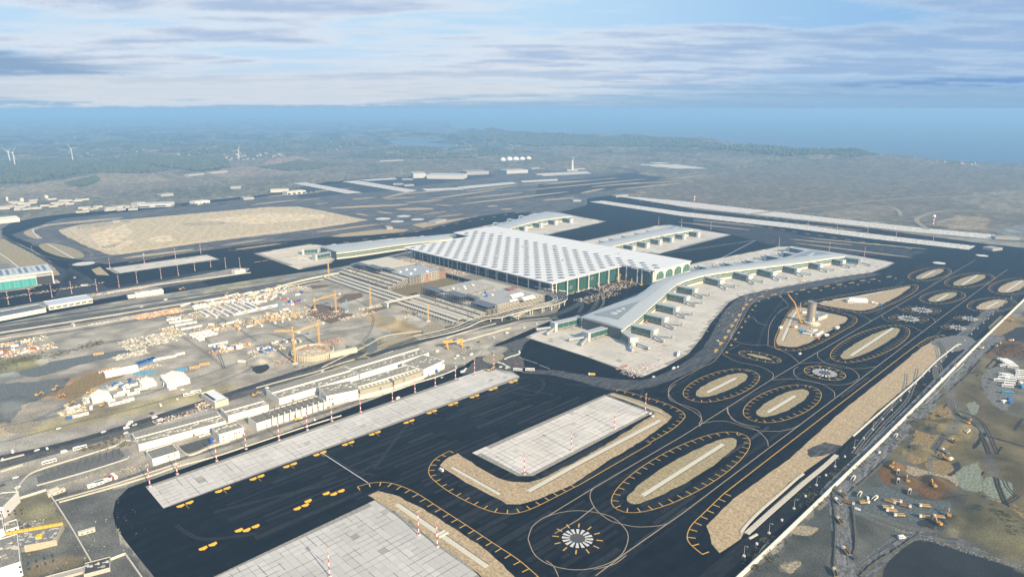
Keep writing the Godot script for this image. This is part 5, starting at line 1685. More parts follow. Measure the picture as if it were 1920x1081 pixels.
		for i in 60:
			same("column", cm, low, Vector3(-3.6, 0, -246 + n * 5 + i * (492.0 - n * 10) / 59))


func uv_poly(flat: Array) -> PackedVector2Array:
	var o := PackedVector2Array()
	for i in range(0, flat.size(), 2):
		var p := uvp(flat[i], flat[i + 1])
		o.append(Vector2(p.x, p.z))
	return o


# a gabled tent: where, degrees of turn, length, width, height
func tent(label: String, at: Vector3, turn: float, l: float, w: float, h: float, group := "") -> void:
	var root := thing("tent", label, "tent", at, deg_to_rad(turn), group)
	var e := h * 0.55
	var cloth := Geo.new()
	for s in [-1.0, 1.0]:
		var a := Vector3(-l / 2, e, s * w / 2)
		var b := Vector3(l / 2, e, s * w / 2)
		var d := Vector3(l / 2, h, 0)
		var f := Vector3(-l / 2, h, 0)
		if s > 0:
			cloth.quad(a, b, d, f)
		else:
			cloth.quad(b, a, f, d)
	obj("roof", cloth, mt(0.86, 0.84, 0.78, 0.6), root)
	var wall := Geo.new()
	for s in [-1.0, 1.0]:
		wall.block(Vector3(0, 0, s * (w / 2 - 0.1)), Vector3(l - 0.2, e, 0.15))
		wall.tri(Vector3(s * (l / 2 - 0.1), e, s * w / 2), Vector3(s * (l / 2 - 0.1), e, -s * w / 2), Vector3(s * (l / 2 - 0.1), h - 0.1, 0))
		wall.block(Vector3(s * (l / 2 - 0.1), 0, 0), Vector3(0.15, e, w - 0.4))
	obj("wall", wall, mt(0.76, 0.74, 0.68, 0.6), root)
	var rib := Geo.new()
	for k in 5:
		var x := -l / 2 + l * k / 4.0
		rib.beam(Vector3(x, e + 0.1, -w / 2), Vector3(x, h + 0.1, 0), 0.25)
		rib.beam(Vector3(x, h + 0.1, 0), Vector3(x, e + 0.1, w / 2), 0.25)
	obj("rib", rib, mt(0.6, 0.6, 0.57), root)

# a carriageway along a path, with edge lines; raised where heights are given
func roadway(called: String, label: String, path: Array, heights: Array, w: float, m: Material) -> Node3D:
	var c := curve(path, false, 6)
	var hs := PackedFloat32Array()
	for i in c.size():
		var t := float(i) / (c.size() - 1) * (heights.size() - 1)
		var k := mini(int(t), heights.size() - 2)
		hs.append(lerpf(heights[k], heights[k + 1], smoothstep(0.0, 1.0, t - k)))
	var root := thing(called, label, "road ramp", Vector3(c[0].x, 0, c[0].y))
	var off := Vector3(c[0].x, 0, c[0].y)
	var deck := Geo.new()
	var wall := Geo.new()
	var stripe := Geo.new()
	for i in c.size() - 1:
		var p := Vector3(c[i].x, hs[i], c[i].y) - off
		var q := Vector3(c[i + 1].x, hs[i + 1], c[i + 1].y) - off
		var s0 := side_of(c, i) * w * 0.5
		var s1 := side_of(c, i + 1) * w * 0.5
		var th := Vector3(0, -1.4, 0)
		deck.along = Vector2(q.x - p.x, q.z - p.z).normalized()
		deck.quad(p + s0, q + s1, q - s1, p - s0)
		deck.quad(p + s0 + th, q + s1 + th, q + s1, p + s0)
		deck.quad(q - s1 + th, p - s0 + th, p - s0, q - s1)
		deck.quad(p - s0 + th, q - s1 + th, q + s1 + th, p + s0 + th)
		for k in [1.0, -1.0]:
			wall.beam(p + s0 * k + Vector3(0, 0.2, 0), q + s1 * k + Vector3(0, 0.0, 0), 0.6, 1.9)
		wall.beam(p + Vector3(0, 0.4, 0), q + Vector3(0, 0.3, 0), 0.4, 0.6)
		for k in [0.45, -0.45]:
			if i % 2 == 0:
				stripe.quad(p + s0 * k + s0.normalized() * 0.4 + Vector3(0, 0.08, 0), q + s1 * k + s1.normalized() * 0.4 + Vector3(0, 0.08, 0), q + s1 * k - s1.normalized() * 0.4 + Vector3(0, 0.08, 0), p + s0 * k - s0.normalized() * 0.4 + Vector3(0, 0.08, 0))
	obj("deck", deck, m, root)
	obj("parapet", wall, mt(0.60, 0.57, 0.49), root)
	obj("lane_marking", stripe, mt(0.5, 0.5, 0.48), root).set_meta("kind", "stuff")
	var col := Geo.new()
	for i in range(2, c.size() - 1, 4):
		if hs[i] > 3.5:
			for k in [0.55, -0.55]:
				var g := Geo.new()
				g.tube(Vector3.ZERO, Vector3(0, hs[i] - 1.3, 0), 1.25, 1.25, 10)
				obj("pier_column", g, mt(0.56, 0.53, 0.46), root, Vector3(c[i].x, 0, c[i].y) - off + side_of(c, i) * w * 0.5 * k)
	return root


func side_of(c: PackedVector2Array, i: int) -> Vector3:
	var d := (c[mini(i + 1, c.size() - 1)] - c[maxi(i - 1, 0)]).normalized()
	return Vector3(-d.y, 0, d.x)


func ground_road(called: String, flat: Array, w: float, y: float, m: Material) -> void:
	var c := curve(flat, false, 6)
	var g := Geo.new()
	for i in c.size() - 1:
		var s0 := side_of(c, i) * w * 0.5
		var s1 := side_of(c, i + 1) * w * 0.5
		var p := Vector3(c[i].x, y, c[i].y)
		var q := Vector3(c[i + 1].x, y, c[i + 1].y)
		g.along = Vector2(q.x - p.x, q.z - p.z).normalized()
		g.quad(p + s0, q + s1, q - s1, p - s0)
	struct(called, g, m)


func kerb(flat: Array, w: float, h: float, m: Material, called := "road_barrier") -> void:
	var g := Geo.new()
	g.line(curve(flat, false, 4), w, h, false, h)
	struct(called, g, m)


func roads() -> void:
	var tar := cover(0.075, 0.076, 0.08, tex.streak, 90.0, tex.blotch, 60.0)
	var dusty := cover(0.17, 0.165, 0.15, tex.streak, 90.0, tex.earth_fine, 60.0)
	var stone := mt(0.60, 0.55, 0.44)
	# the curved ramp up to the departures deck
	roadway("departures_ramp", "curved concrete ramp climbing on round columns to the hall's front", [-173, -1167, -135.5, -1191, -97.1, -1224, -62.3, -1268] + [-31.2, -1271] + [-5.2, -1285, 21.3, -1306, 57.6, -1329, 85.1, -1351, 104.4, -1379, 105.4, -1407, 89.3, -1440, 63, -1462], [0.0, 0.3, 1.5, 4.0, 8.5, 11.5, 12.6, 12.8, 12.8, 12.8, 12.8, 12.8, 12.8], 21.0, tar)
	roadway("inner_ramp", "inner lane of the curved ramp, hugging the tent-topped parking house", [0, -1267, 39.2, -1313, 72.7, -1342, 88.9, -1368, 91.5, -1396, 80.6, -1421, 62.4, -1447], [9.0, 12.2, 12.4, 12.4, 12.4, 12.4, 12.4], 9.0, tar)
	# the main access roads at ground level
	ground_road("access_road", [-611, -703.4, -556.7, -751.5, -513.7, -789.3, -455.6, -851.9, -378.2, -938, -305.8, -1019, -238, -1106, -156.8, -1192, -61.6, -1253, 42, -1284, 89.9, -1295], 30.0, 0.07, dusty)
	ground_road("access_road", [-623.9, -720.5, -579, -746.2, -534.6, -779.2, -496.1, -819.5, -459.6, -860.3, -382.6, -950, -309.6, -1033, -253.5, -1093], 14.0, 0.13, tar)
	ground_road("access_road", [-240.2, -1072, -169.6, -1142, -98.7, -1201, 0, -1264, 85.5, -1310, 140.9, -1387, 170.4, -1450], 16.0, 0.15, tar)
	ground_road("access_road", [-987, -1201, -889.4, -1264, -737.9, -1375, -640.1, -1464, -548.2, -1544, -427, -1661], 34.0, 0.07, dusty)
	ground_road("access_road", [-960, -1165, -869.8, -1233, -724.2, -1347, -625.7, -1428, -535.3, -1505, -461.1, -1590], 10.0, 0.12, tar)
	ground_road("access_road", [-1006, -1227, -910, -1295, -758.4, -1416, -651.3, -1491, -556.6, -1569, -436.9, -1702, -345.9, -1803], 9.0, 0.12, tar)
	ground_road("access_road", [-238.1, -1062, -279.9, -1052, -314.3, -1019, -329.6, -985, -344, -979], 9.0, 0.13, dusty)
	ground_road("access_road", [-930, -1125, -867.8, -1171, -729.4, -1274, -636.4, -1347], 7.0, 0.11, dusty)
	ground_road("access_road", [169.3, -1496, 185.4, -1428, 157, -1328, 127.6, -1302], 9.0, 0.2, tar)
	ground_road("access_road", [139, -1428, 148, -1379, 135, -1324], 7.0, 0.2, tar)
	ground_road("access_road", [180.7, -1544, 201.5, -1464, 186.8, -1367, 148.9, -1302], 5.0, 0.22, dusty)
	# kerbs, walls and barriers of pale concrete
	kerb([-969, -1177, -878.4, -1247, -732, -1363, -622.9, -1450, -531, -1529, -422.9, -1644], 2.2, 1.2, stone)
	kerb([-944, -1145, -825.3, -1227, -685.8, -1336, -567.8, -1428], 1.4, 0.9, stone)
	kerb([-600.8, -723, -582.9, -737.6], 2.5, 1.2, stone)
	kerb([-582.7, -698, -568.3, -714], 2.5, 1.2, stone)
	kerb([-581.7, -1450, -509.1, -1579, -428.4, -1667], 4.0, 3.0, mt(0.66, 0.60, 0.46), "retaining_wall")
	kerb([-98.6, -1137, -61.1, -1172, -3.3, -1224], 3.0, 1.5, stone)
	kerb([-118.6, -1167, -76.2, -1210, -30.7, -1251], 1.6, 1.2, stone)
	kerb([-71.8, -1191, -30.1, -1224, 17.3, -1268, 73.7, -1288], 1.4, 1.0, mt(0.4, 0.38, 0.33))
	kerb([-303.5, -1021, -251.7, -1129, -234.8, -1172, -202.6, -1192, -168.3, -1205], 1.6, 1.4, mt(0.5, 0.46, 0.38))
	kerb([-378.9, -939, -342.4, -972, -308.9, -1002, -280.9, -1036, -260.1, -1058], 1.6, 1.0, stone)
	kerb([-322.4, -970, -274.1, -1022, -245.9, -1048, -202.6, -1099], 1.2, 0.8, mt(0.45, 0.43, 0.38))
	kerb([-909, -1477, -827.3, -1554, -730.8, -1622, -658.1, -1672], 1.6, 1.6, mt(0.64, 0.58, 0.45))
	patch("raw_verge", ragged(pts([-259.5, -1059, -243.8, -1097, -227, -1138, -205.1, -1167, -167, -1195, -162.1, -1182, -195.6, -1148, -215.9, -1120, -235.8, -1080]), 2.0, 8.0), 0.1, cover(0.42, 0.34, 0.22, tex.earth_fine, 60.0))
	# barrier, fence line and service road in front of the building row
	kerb([-475.6, -635.4, -440.1, -661.4, -405.9, -689.3, -385.8, -710.2, -353.7, -731.9, -322.2, -760.7, -270.9, -809, -229.7, -844.5], 1.3, 1.3, mt(0.60, 0.55, 0.45))
	kerb([-481.5, -638.8, -443.2, -666.8, -412.9, -695.1, -389, -717.2], 1.0, 1.2, mt(0.5, 0.47, 0.4))
	ground_road("service_road", [-477.5, -642.6, -453.8, -664.7, -422.7, -693.9, -390.4, -728, -348.6, -765.1, -304.4, -810.2, -236.8, -874.1, -159.4, -950, -77.4, -1033], 8.0, 0.12, cover(0.22, 0.21, 0.19, tex.streak, 60.0, tex.blotch, 40.0))
	kerb([-217.9, -895.9, -187.2, -916, -146.8, -955, -117.7, -980, -91, -1011, -89.1, -1029], 1.6, 1.3, mt(0.66, 0.62, 0.54))
	# blocks set out on the turning loops
	for q in [[-11.7, -1059, -5.9, -1067, 0.7, -1073, 7.4, -1078, 12.8, -1086, 12.1, -1097], [-22.4, -1043, -15.8, -1039, -10, -1029, -4.3, -1021]]:
		var p := curve(q, false, 4)
		var blk := Geo.new()
		blk.block(Vector3.ZERO, Vector3(3.0, 1.2, 1.4))
		var proto := tag(obj("concrete_block", blk, mt(0.7, 0.68, 0.62)), "white concrete block along the turning loop", "barrier block", "blocks round the turning loop") as Node3D
		for i in p.size():
			put(proto, Vector3(p[i].x, 0.1, p[i].y), i * 0.7, "white concrete block along the turning loop", "blocks round the turning loop")
	# right-hand perimeter road: kerb, dark road, white wall, gravel haul road
	ground_road("perimeter_road", [155.1, -498.3, 207.6, -548.8, 276.9, -613.2, 366.6, -703.4, 471.2, -811.8, 602.3, -944, 773.9, -1114, 1009, -1347, 1304, -1638], 15.0, 0.13, cover(0.016, 0.017, 0.02, tex.streak, 90.0, tex.blotch, 60.0))
	ground_road("haul_road", [339.1, -642.6, 357.3, -663.6, 397.2, -703.4, 461.8, -767.9, 554.5, -860.3, 675.7, -985, 818, -1125, 881.6, -1177], 27.0, 0.12, cover(0.23, 0.23, 0.225, tex.streak, 70.0, tex.blotch, 50.0))
	ground_road("haul_road", [282.8, -498.3, 301.7, -533.5, 320.8, -581.6, 338.9, -627.6, 356.6, -658.3], 17.0, 0.14, cover(0.22, 0.22, 0.215, tex.streak, 70.0, tex.blotch, 50.0))
	ground_road("haul_road", [291.9, -498.3, 328.2, -533.5, 379.3, -573.1, 412.6, -577.3, 440.2, -556.7, 485.5, -537.2], 12.0, 0.16, cover(0.19, 0.192, 0.195, tex.streak, 70.0, tex.blotch, 50.0))
	ground_road("haul_road", [757.3, -1148, 725.3, -1080, 675.3, -1019, 641.7, -954, 605.6, -860.3, 592, -827.4, 558.8, -796.7, 527.8, -767.9, 498.1, -734.4], 9.0, 0.16, cover(0.17, 0.16, 0.13, tex.earth_fine, 60.0, tex.blotch, 40.0))
	ground_road("haul_road", [600.3, -851.9, 602.8, -811.8, 572.2, -740.9, 533.6, -669.1, 515, -627.6], 6.0, 0.16, cover(0.11, 0.10, 0.085, tex.earth_fine, 60.0, tex.blotch, 40.0))
	var long_wall := thing("boundary_wall", "long pale concrete boundary wall between the dark perimeter road and the gravel haul road", "wall", uvp(700, 506), TURN)
	var wall_path := [493.5, -233.1, 569.2, -233.2, 710.7, -234.8, 880.9, -236.5, 1123, -241.4, 1438, -247.7, 1807, -252.6]
	var off := Vector2(700, 506)
	for i in range(0, wall_path.size() - 2, 2):
		var a := Vector2(wall_path[i], wall_path[i + 1]) - off
		var b := Vector2(wall_path[i + 2], wall_path[i + 3]) - off
		var n := int(a.distance_to(b) / 24.0)
		for k in n:
			var g := Geo.new()
			g.beam(Vector3(lerpf(a.x, b.x, float(k) / n), 1.4, lerpf(a.y, b.y, float(k) / n)), Vector3(lerpf(a.x, b.x, (k + 0.985) / n), 1.4, lerpf(a.y, b.y, (k + 0.985) / n)), 1.3, 2.8)
			g.beam(Vector3(lerpf(a.x, b.x, float(k) / n), 0.3, lerpf(a.y, b.y, float(k) / n)) + Vector3(0, 0, 1.4), Vector3(lerpf(a.x, b.x, (k + 0.985) / n), 0.3, lerpf(a.y, b.y, (k + 0.985) / n)) + Vector3(0, 0, 1.4), 1.2, 0.6)
			obj("wall_panel", g, mt(0.74, 0.70, 0.62), long_wall)
	kerb([430.5, -785, 524.4, -877.9, 611.7, -963, 691.5, -1046, 746, -1098, 778.4, -1128, 788.6, -1133], 2.2, 1.0, mt(0.72, 0.68, 0.58))
	kerb([225.3, -582.7, 226.3, -587, 251.7, -616.1, 288.6, -652.9, 317.6, -682.1, 330.3, -693.6], 2.6, 0.8, mt(0.64, 0.58, 0.47), "drain_kerb")
	kerb([228.3, -581.2, 266.6, -619.3, 302.7, -654.6, 327, -678.3, 362.6, -711.6, 387.6, -736.8], 5.2, 0.7, mt(0.55, 0.50, 0.41), "drain_kerb")
	kerb([225.7, -581.2, 258.5, -614.5, 293, -649.4, 324.8, -680.2], 2.0, 0.25, mt(0.09, 0.085, 0.075), "drain_channel")
	kerb([202.9, -518.9, 214.7, -533, 227.3, -548.3, 238.6, -561.6, 244.9, -567.1], 1.6, 0.5, mt(0.3, 0.26, 0.14), "ditch_edge")
	kerb([228, -572.7, 238.2, -579.8], 2.0, 1.2, mt(0.6, 0.56, 0.46), "drain_kerb")
	# rough berms along the haul roads
	for q in [[289.3, -530.2, 313.1, -578.9, 327.6, -611.9, 342.9, -650.4, 354.4, -667.9], [316, -548.9, 327.6, -568.6, 346.5, -611.9, 351.8, -627.6], [307.1, -518.4, 328.8, -536.3, 354.1, -552.1, 375.6, -566.9, 396, -580.7], [362.4, -654.7, 393.4, -681.5, 426.7, -712.7, 442.4, -728], [591.6, -884.5, 654.3, -940, 712.9, -995, 771.6, -1055]]:
		var c := curve(q, false, 8)
		var g := Geo.new()
		for i in c.size() - 1:
			var s := side_of(c, i) * rng.randf_range(1.4, 2.6)
			var s1 := side_of(c, i + 1) * rng.randf_range(1.4, 2.6)
			var h0 := Vector3(0, rng.randf_range(0.8, 1.9), 0)
			var p := Vector3(c[i].x, 0, c[i].y)
			var e := Vector3(c[i + 1].x, 0, c[i + 1].y)
			g.quad(p + s, e + s1, e + h0, p + h0)
			g.quad(e - s1, p - s, p + h0, e + h0)
		struct("earth_berm", g, cover(0.09, 0.088, 0.075, tex.earth_fine, 40.0))


# ---------------------------------------------------------------- the row of service buildings

# a flat-roofed block on a front line a-b, going back by deep
func block_house(called: String, label: String, a: Vector3, b: Vector3, deep: float, h: float, wall: Material, roof: Material, o: Dictionary = {}) -> Node3D:
	var l := a.distance_to(b)
	var root := thing(called, label, "building", Vector3(a.x, 0, a.z), atan2(-(b - a).z, (b - a).x), "" if not o.has("group") else o.group)
	var g := Geo.new()
	g.block(Vector3(l / 2, 0, -deep / 2), Vector3(l, h, deep))
	obj("wall", g, wall, root)
	var r := Geo.new()
	r.along = Vector2(1, 0)
	r.block(Vector3(l / 2, h, -deep / 2), Vector3(l - 1.0, 0.25, deep - 1.0))
	var ro := obj("roof", r, roof, root)
	var p := Geo.new()
	for s in [-1.0, 1.0]:
		p.block(Vector3(l / 2, h, -deep / 2 + s * (deep / 2 - 0.25)), Vector3(l, 1.0, 0.5))
		p.block(Vector3(l / 2 + s * (l / 2 - 0.25), h, -deep / 2), Vector3(0.5, 1.0, deep - 1.0))
	obj("parapet", p, wall, root)
	if o.has("strip"):
		# the rear part of the roof stands a step higher
		var d: float = deep * o.strip
		var q := Geo.new()
		q.block(Vector3(l / 2, h, -deep + d / 2 + 0.5), Vector3(l - 1.2, o.get("rise", 2.2), d))
		obj("upper_storey", q, wall, root)
		q = Geo.new()
		q.block(Vector3(l / 2, h + o.get("rise", 2.2), -deep + d / 2 + 0.5), Vector3(l - 2.2, 0.2, d - 1.0))
		obj("upper_roof", q, roof, root)
	var depth_free: float = deep * (1.0 - o.get("strip", 0.0))
	for k in o.get("units", 0):
		var q := Geo.new()
		var s := Vector3(rng.randf_range(2.0, 4.6), rng.randf_range(0.9, 1.8), rng.randf_range(1.4, 2.4))
		q.block(Vector3.ZERO, s)
		q.block(Vector3(s.x * 0.1, s.y, 0), Vector3(s.x * 0.4, 0.5, s.z * 0.5))
		q.tube(Vector3(-s.x * 0.5, s.y * 0.5, 0), Vector3(-s.x * 0.5 - rng.randf_range(1, 4), s.y * 0.5, 0), 0.45, 0.45, 6)
		obj("roof_unit", q, mt(0.46, 0.455, 0.43) if rng.randf() < 0.55 else mt(0.26, 0.26, 0.25), ro, Vector3(l * (k + 0.5 + rng.randf_range(-0.25, 0.25)) / o.units, h + 0.25, -depth_free * rng.randf_range(0.25, 0.75)))
	for w in o.get("windows", []):
		# [first x, step, how many, sill height, width, height]
		for k in w[2]:
			var q := Geo.new()
			q.block(Vector3(w[0] + w[1] * k, w[3], 0.04), Vector3(w[4], w[5], 0.12))
			obj("window", q, mt(0.05, 0.06, 0.07, 0.2), root)
	for w in o.get("end_windows", []):
		for k in w[2]:
			var q := Geo.new()
			q.block(Vector3(-0.04, w[3], -(w[0] + w[1] * k)), Vector3(0.12, w[5], w[4]))
			obj("window", q, mt(0.05, 0.06, 0.07, 0.2), root)
	for d in o.get("doors", []):
		var q := Geo.new()
		q.block(Vector3(d, 0, 0.06), Vector3(2.6, 3.2, 0.15))
		obj("door", q, mt(0.13, 0.13, 0.12), root)
	return root


func service_row() -> void:
	var roof := cover(0.40, 0.375, 0.32, tex.streak_fine, 40.0, tex.blotch, 25.0)
	var pale := mt(0.86, 0.82, 0.72, 0.7)
	block_house("service_building", "long low cream building with trough roof full of ducts, lowest in the row", Vector3(-449.9, 0, -746.4), Vector3(-371.1, 0, -811.3), 36.0, 8.0, pale, roof, {"strip": 0.42, "rise": 1.4, "units": 26, "windows": [[34, 4.5, 2, 2.5, 1.2, 1.4], [66, 30, 3, 2.0, 1.6, 1.0], [104, 4.5, 2, 3, 1.2, 1.4]], "doors": [62.0, 92.0]})
	block_house("service_building", "small windowless cream box with a plain grey roof beside the apron fence", Vector3(-415.5, 0, -711.4), Vector3(-393.9, 0, -731), 26.0, 8.0, pale, cover(0.30, 0.295, 0.275, tex.streak_fine, 40.0, tex.blotch, 25.0))
	block_house("service_building", "two-storey cream office block with small square windows and a blue tank beside it", Vector3(-361.1, 0, -766.7), Vector3(-338.5, 0, -786.4), 26.0, 11.0, pale, roof, {"units": 9, "windows": [[5, 6.5, 3, 2.0, 1.6, 1.5], [5, 6.5, 4, 6.2, 1.6, 1.5]], "end_windows": [[4, 5.0, 4, 2.2, 1.5, 1.4], [4, 5.0, 4, 6.2, 1.5, 1.4]], "doors": [29.0]})
	block_house("service_building", "cream flat building with two roof levels behind the ribbed one", Vector3(-374.1, 0, -826.1), Vector3(-333.1, 0, -861.7), 30.0, 8.0, pale, roof, {"strip": 0.5, "rise": 1.6, "units": 9, "windows": [[20, 14, 4, 2.5, 1.8, 1.2]]})
	# the ribbed hall
	var a := Vector3(-327.3, 0, -800.4)
	var b := Vector3(-255.7, 0, -868.8)
	var ribbed := block_house("ribbed_hall", "cream hall with ten dark ribs that run up its wall and over its roof", a, b, 26.0, 9.5, pale, cover(0.30, 0.285, 0.24, tex.streak_fine, 40.0, tex.blotch, 25.0), {"units": 2})
	var l := a.distance_to(b)
	for k in 10:
		var g := Geo.new()
		var x := l * (0.20 + k * 0.083)
		g.block(Vector3(x, 0, 0.45), Vector3(1.3, 10.8, 0.9))
		g.block(Vector3(x, 10.2, -13.0), Vector3(0.9, 0.7, 26.0))
		obj("rib", g, mt(0.20, 0.19, 0.17), ribbed)
		var v := Geo.new()
		v.tube(Vector3(x + 4.0, 9.7, -4.0), Vector3(x + 4.0, 11.0, -4.0), 0.6, 0.6, 8)
		v.ball(Vector3(x + 4.0, 11.2, -4.0), 0.9, 8)
		obj("roof_vent", v, white, ribbed)
	# the long plant behind, in two lengths
	block_house("plant_building", "long cream plant building at the back of the row, lower half with stepped roof", Vector3(-324.4, 0, -879.2), Vector3(-232.3, 0, -966), 42.0, 9.0, pale, roof, {"strip": 0.45, "rise": 2.4, "units": 24, "doors": [20.0, 60.0]})
	block_house("plant_building", "long cream plant building behind the row, upper half near the gantry crane", Vector3(-230.9, 0, -967), Vector3(-136.9, 0, -1060), 44.0, 10.0, pale, roof, {"strip": 0.4, "rise": 2.4, "units": 26, "doors": [40.0]})
	block_house("plant_building", "tall white plant block with blue tanks at its foot, next to the ribbed hall", Vector3(-257.2, 0, -875.7), Vector3(-218.4, 0, -898.4), 40.0, 14.0, mt(0.88, 0.86, 0.80, 0.7), roof, {"units": 12, "windows": [[4, 3.5, 2, 8.0, 2.0, 2.4], [10, 5, 4, 1.0, 1.4, 1.6]], "end_windows": [[5, 7, 4, 8.0, 1.8, 2.0], [5, 7, 4, 2.5, 1.8, 2.0]], "doors": [8.0]})
	var tower := Geo.new()
	tower.block(Vector3(0, 0, 0), Vector3(9, 16.0, 12))
	tower.block(Vector3(0, 16.0, 0), Vector3(8, 0.4, 11))
	block_house("plant_building", "tall white plant block with a shuttered corner window at the upper end of the row", Vector3(-135.3, 0, -978), Vector3(-107.5, 0, -1018), 46.0, 13.0, mt(0.88, 0.86, 0.80, 0.7), roof, {"units": 14, "windows": [[44, 3.5, 2, 8.5, 2.2, 3.0], [20, 6, 4, 1.0, 1.6, 1.6]], "doors": [10.0]})
	for n in 2:
		var p: Vector3 = Vector3(-216.4, 0, -899.5) if n == 0 else Vector3(-173.6, 0, -935)
		var q: Vector3 = Vector3(-174.3, 0, -931) if n == 0 else Vector3(-134.6, 0, -975)
		var len := p.distance_to(q)
		var bank := thing("cooling_tower_bank", "grey louvred cooling bank with round fans, " + ("lower one, nearer the ribbed hall" if n == 0 else "upper one, farther from the ribbed hall"), "cooling tower", p, atan2(-(q - p).z, (q - p).x))
		var g := Geo.new()
		g.block(Vector3(len / 2, 0, -7.5), Vector3(len, 5.0, 15))
		obj("base", g, mt(0.84, 0.77, 0.6), bank)
		g = Geo.new()
		g.block(Vector3(len / 2, 5.0, -7.5), Vector3(len - 1.5, 7.5, 13.5))
		obj("casing", g, mt(0.36, 0.34, 0.27), bank)
		for k in 12:
			var f := Geo.new()
			f.block(Vector3(len / 2, 5.5 + k * 0.55, 0), Vector3(len - 2.5, 0.28, 0.7))
			obj("louver", f, mt(0.46, 0.43, 0.34), bank, Vector3(0, 0, -0.9))
		for k in 8:
			var f := Geo.new()
			f.tube(Vector3.ZERO, Vector3(0, 1.8, 0), 2.6, 3.0, 12, false)
			f.tube(Vector3(0, 0.5, 0), Vector3(0, 1.0, 0), 2.5, 2.5, 12)
			obj("fan", f, mt(0.58, 0.55, 0.47), bank, Vector3(len * (k + 0.6) / 8.3, 12.5, -7.5))
	# middle roofs between the plant blocks
	block_house("plant_building", "cream middle block behind the cooling banks, its roof crowded with ducts", Vector3(-221.5, 0, -916), Vector3(-138.8, 0, -992), 24.0, 11.5, pale, roof, {"units": 26})
	# flat white roof with a black slot, over by the access road
	var s := block_house("open_shed", "shed with bright white roof and long black slot, beside the access road", Vector3(-409.5, 0, -868.3), Vector3(-396.4, 0, -882.1), 46.0, 8.0, mt(0.6, 0.55, 0.45), mt(0.78, 0.79, 0.80, 0.5))
	var slot := Geo.new()
	slot.block(Vector3(4, 8.3, -26), Vector3(4, 0.15, 34))
	slot.block(Vector3(15, 8.3, -2.0), Vector3(22, 0.2, 2.0))
	slot.block(Vector3(24, 8.3, -8.0), Vector3(3, 0.2, 2.0))
	slot.block(Vector3(30, 8.3, -10.0), Vector3(3, 0.2, 2.0))
	slot.block(Vector3(30, 8.3, -30.0), Vector3(4, 0.2, 1.5))
	obj("roof_opening", slot, mt(0.035, 0.03, 0.045), s)
	for q in [[Vector3(-372.2, 0, -769.1), 2.6, 5.0, "blue tank in front of the two-storey office block"], [Vector3(-245.2, 0, -885.1), 2.0, 4.0, "blue tank at the foot of the tall white block, lower of two"], [Vector3(-241.9, 0, -886.9), 2.0, 4.0, "blue tank at the foot of the tall white block, upper of two"], [Vector3(-119.3, 0, -1002), 2.6, 4.5, "blue tank beside the upper white block's door"]]:
		var t := Geo.new()
		t.tube(Vector3.ZERO, Vector3(0, q[2], 0), q[1], q[1], 12)
		t.dome(Vector3(0, q[2], 0), q[1], 0.8, 12, 3)
		t.tube(Vector3(q[1], 0, 0), Vector3(q[1], q[2], 0), 0.2, 0.2, 6)
		tag(obj("water_tank", t, mt(0.015, 0.10, 0.40, 0.5), self, q[0]), q[3], "tank")
	# substation yard: rows of steel posts on grey gravel inside a kerb
	patch("gravel_yard", pts([-535, -687.4, -478.8, -751.6, -460.7, -736.2, -462.9, -719.3, -521.9, -672.3]), 0.14, cover(0.21, 0.21, 0.205, tex.earth_fine, 40.0, tex.blotch, 30.0))
	kerb([-536.2, -657.8, -543.7, -679.8, -542.8, -699, -515.9, -727.7, -487, -758.4, -483.7, -772.3, -475.4, -773.2], 1.0, 1.4, mt(0.62, 0.58, 0.49))
	kerb([-521.4, -668.6, -490.5, -693.2, -462.9, -719.3, -454.9, -727.7, -455.3, -734.1], 1.0, 1.0, mt(0.6, 0.56, 0.47))
	var post := thing("switchgear_post", "grey steel switchgear post", "post")
	var pg := Geo.new()
	pg.tube(Vector3.ZERO, Vector3(0, 4.0, 0), 0.5, 0.4, 6)
	pg.beam(Vector3(-1.4, 3.6, 0), Vector3(1.4, 3.6, 0), 0.5)
	pg.block(Vector3(0, 0, 0), Vector3(1.6, 0.6, 1.6))
	obj("post", pg, mt(0.09, 0.09, 0.09), post)
	for i in 12:
		for j in 3:
			var p0 := Vector2(Vector3(-524.9, 0, -679.8).x, Vector3(-524.9, 0, -679.8).z).lerp(Vector2(Vector3(-467, 0, -736.2).x, Vector3(-467, 0, -736.2).z), i / 11.0)
			var p1 := Vector2(Vector3(-527.8, 0, -693.2).x, Vector3(-527.8, 0, -693.2).z).lerp(Vector2(Vector3(-474.2, 0, -747.2).x, Vector3(-474.2, 0, -747.2).z), i / 11.0)
			var at := p0.lerp(p1, j / 2.0 * 0.9 + 0.05)
			put(post, Vector3(at.x, 0.14, at.y), TURN, "dark switchgear post in the gravel yard", "posts of the gravel yard")
	# yellow-brown young trees by the yard
	var sapling := tree_thing("young_tree", 5.5, 2.0, [Color(0.16, 0.115, 0.03), Color(0.11, 0.09, 0.03)], 90)
	for i in 13:
		var p := Vector2(Vector3(-515.9, 0, -744.9).x, Vector3(-515.9, 0, -744.9).z).lerp(Vector2(Vector3(-487.6, 0, -779.4).x, Vector3(-487.6, 0, -779.4).z), i / 12.0)
		put(sapling, Vector3(p.x + rng.randf_range(-3, 3), 0, p.y + rng.randf_range(-3, 3)), i * 1.3, "thin yellow-brown young tree behind the gravel yard", "young trees behind the gravel yard")
	# sunken yard with a rounded wall
	kerb([-409.7, -757.6, -398.5, -745.3, -388, -736.6, -380, -737.6, -364.5, -758.7, -350.1, -769.1], 1.4, 2.2, mt(0.6, 0.54, 0.44), "retaining_wall")
	patch("gravel_yard", pts([-409.1, -758.7, -393.6, -772.6, -379.8, -784.4, -369.5, -767.9, -379, -749.7, -387.9, -740.9, -395.2, -745.3]), 0.1, cover(0.14, 0.14, 0.13, tex.earth_fine, 40.0, tex.blotch, 30.0))


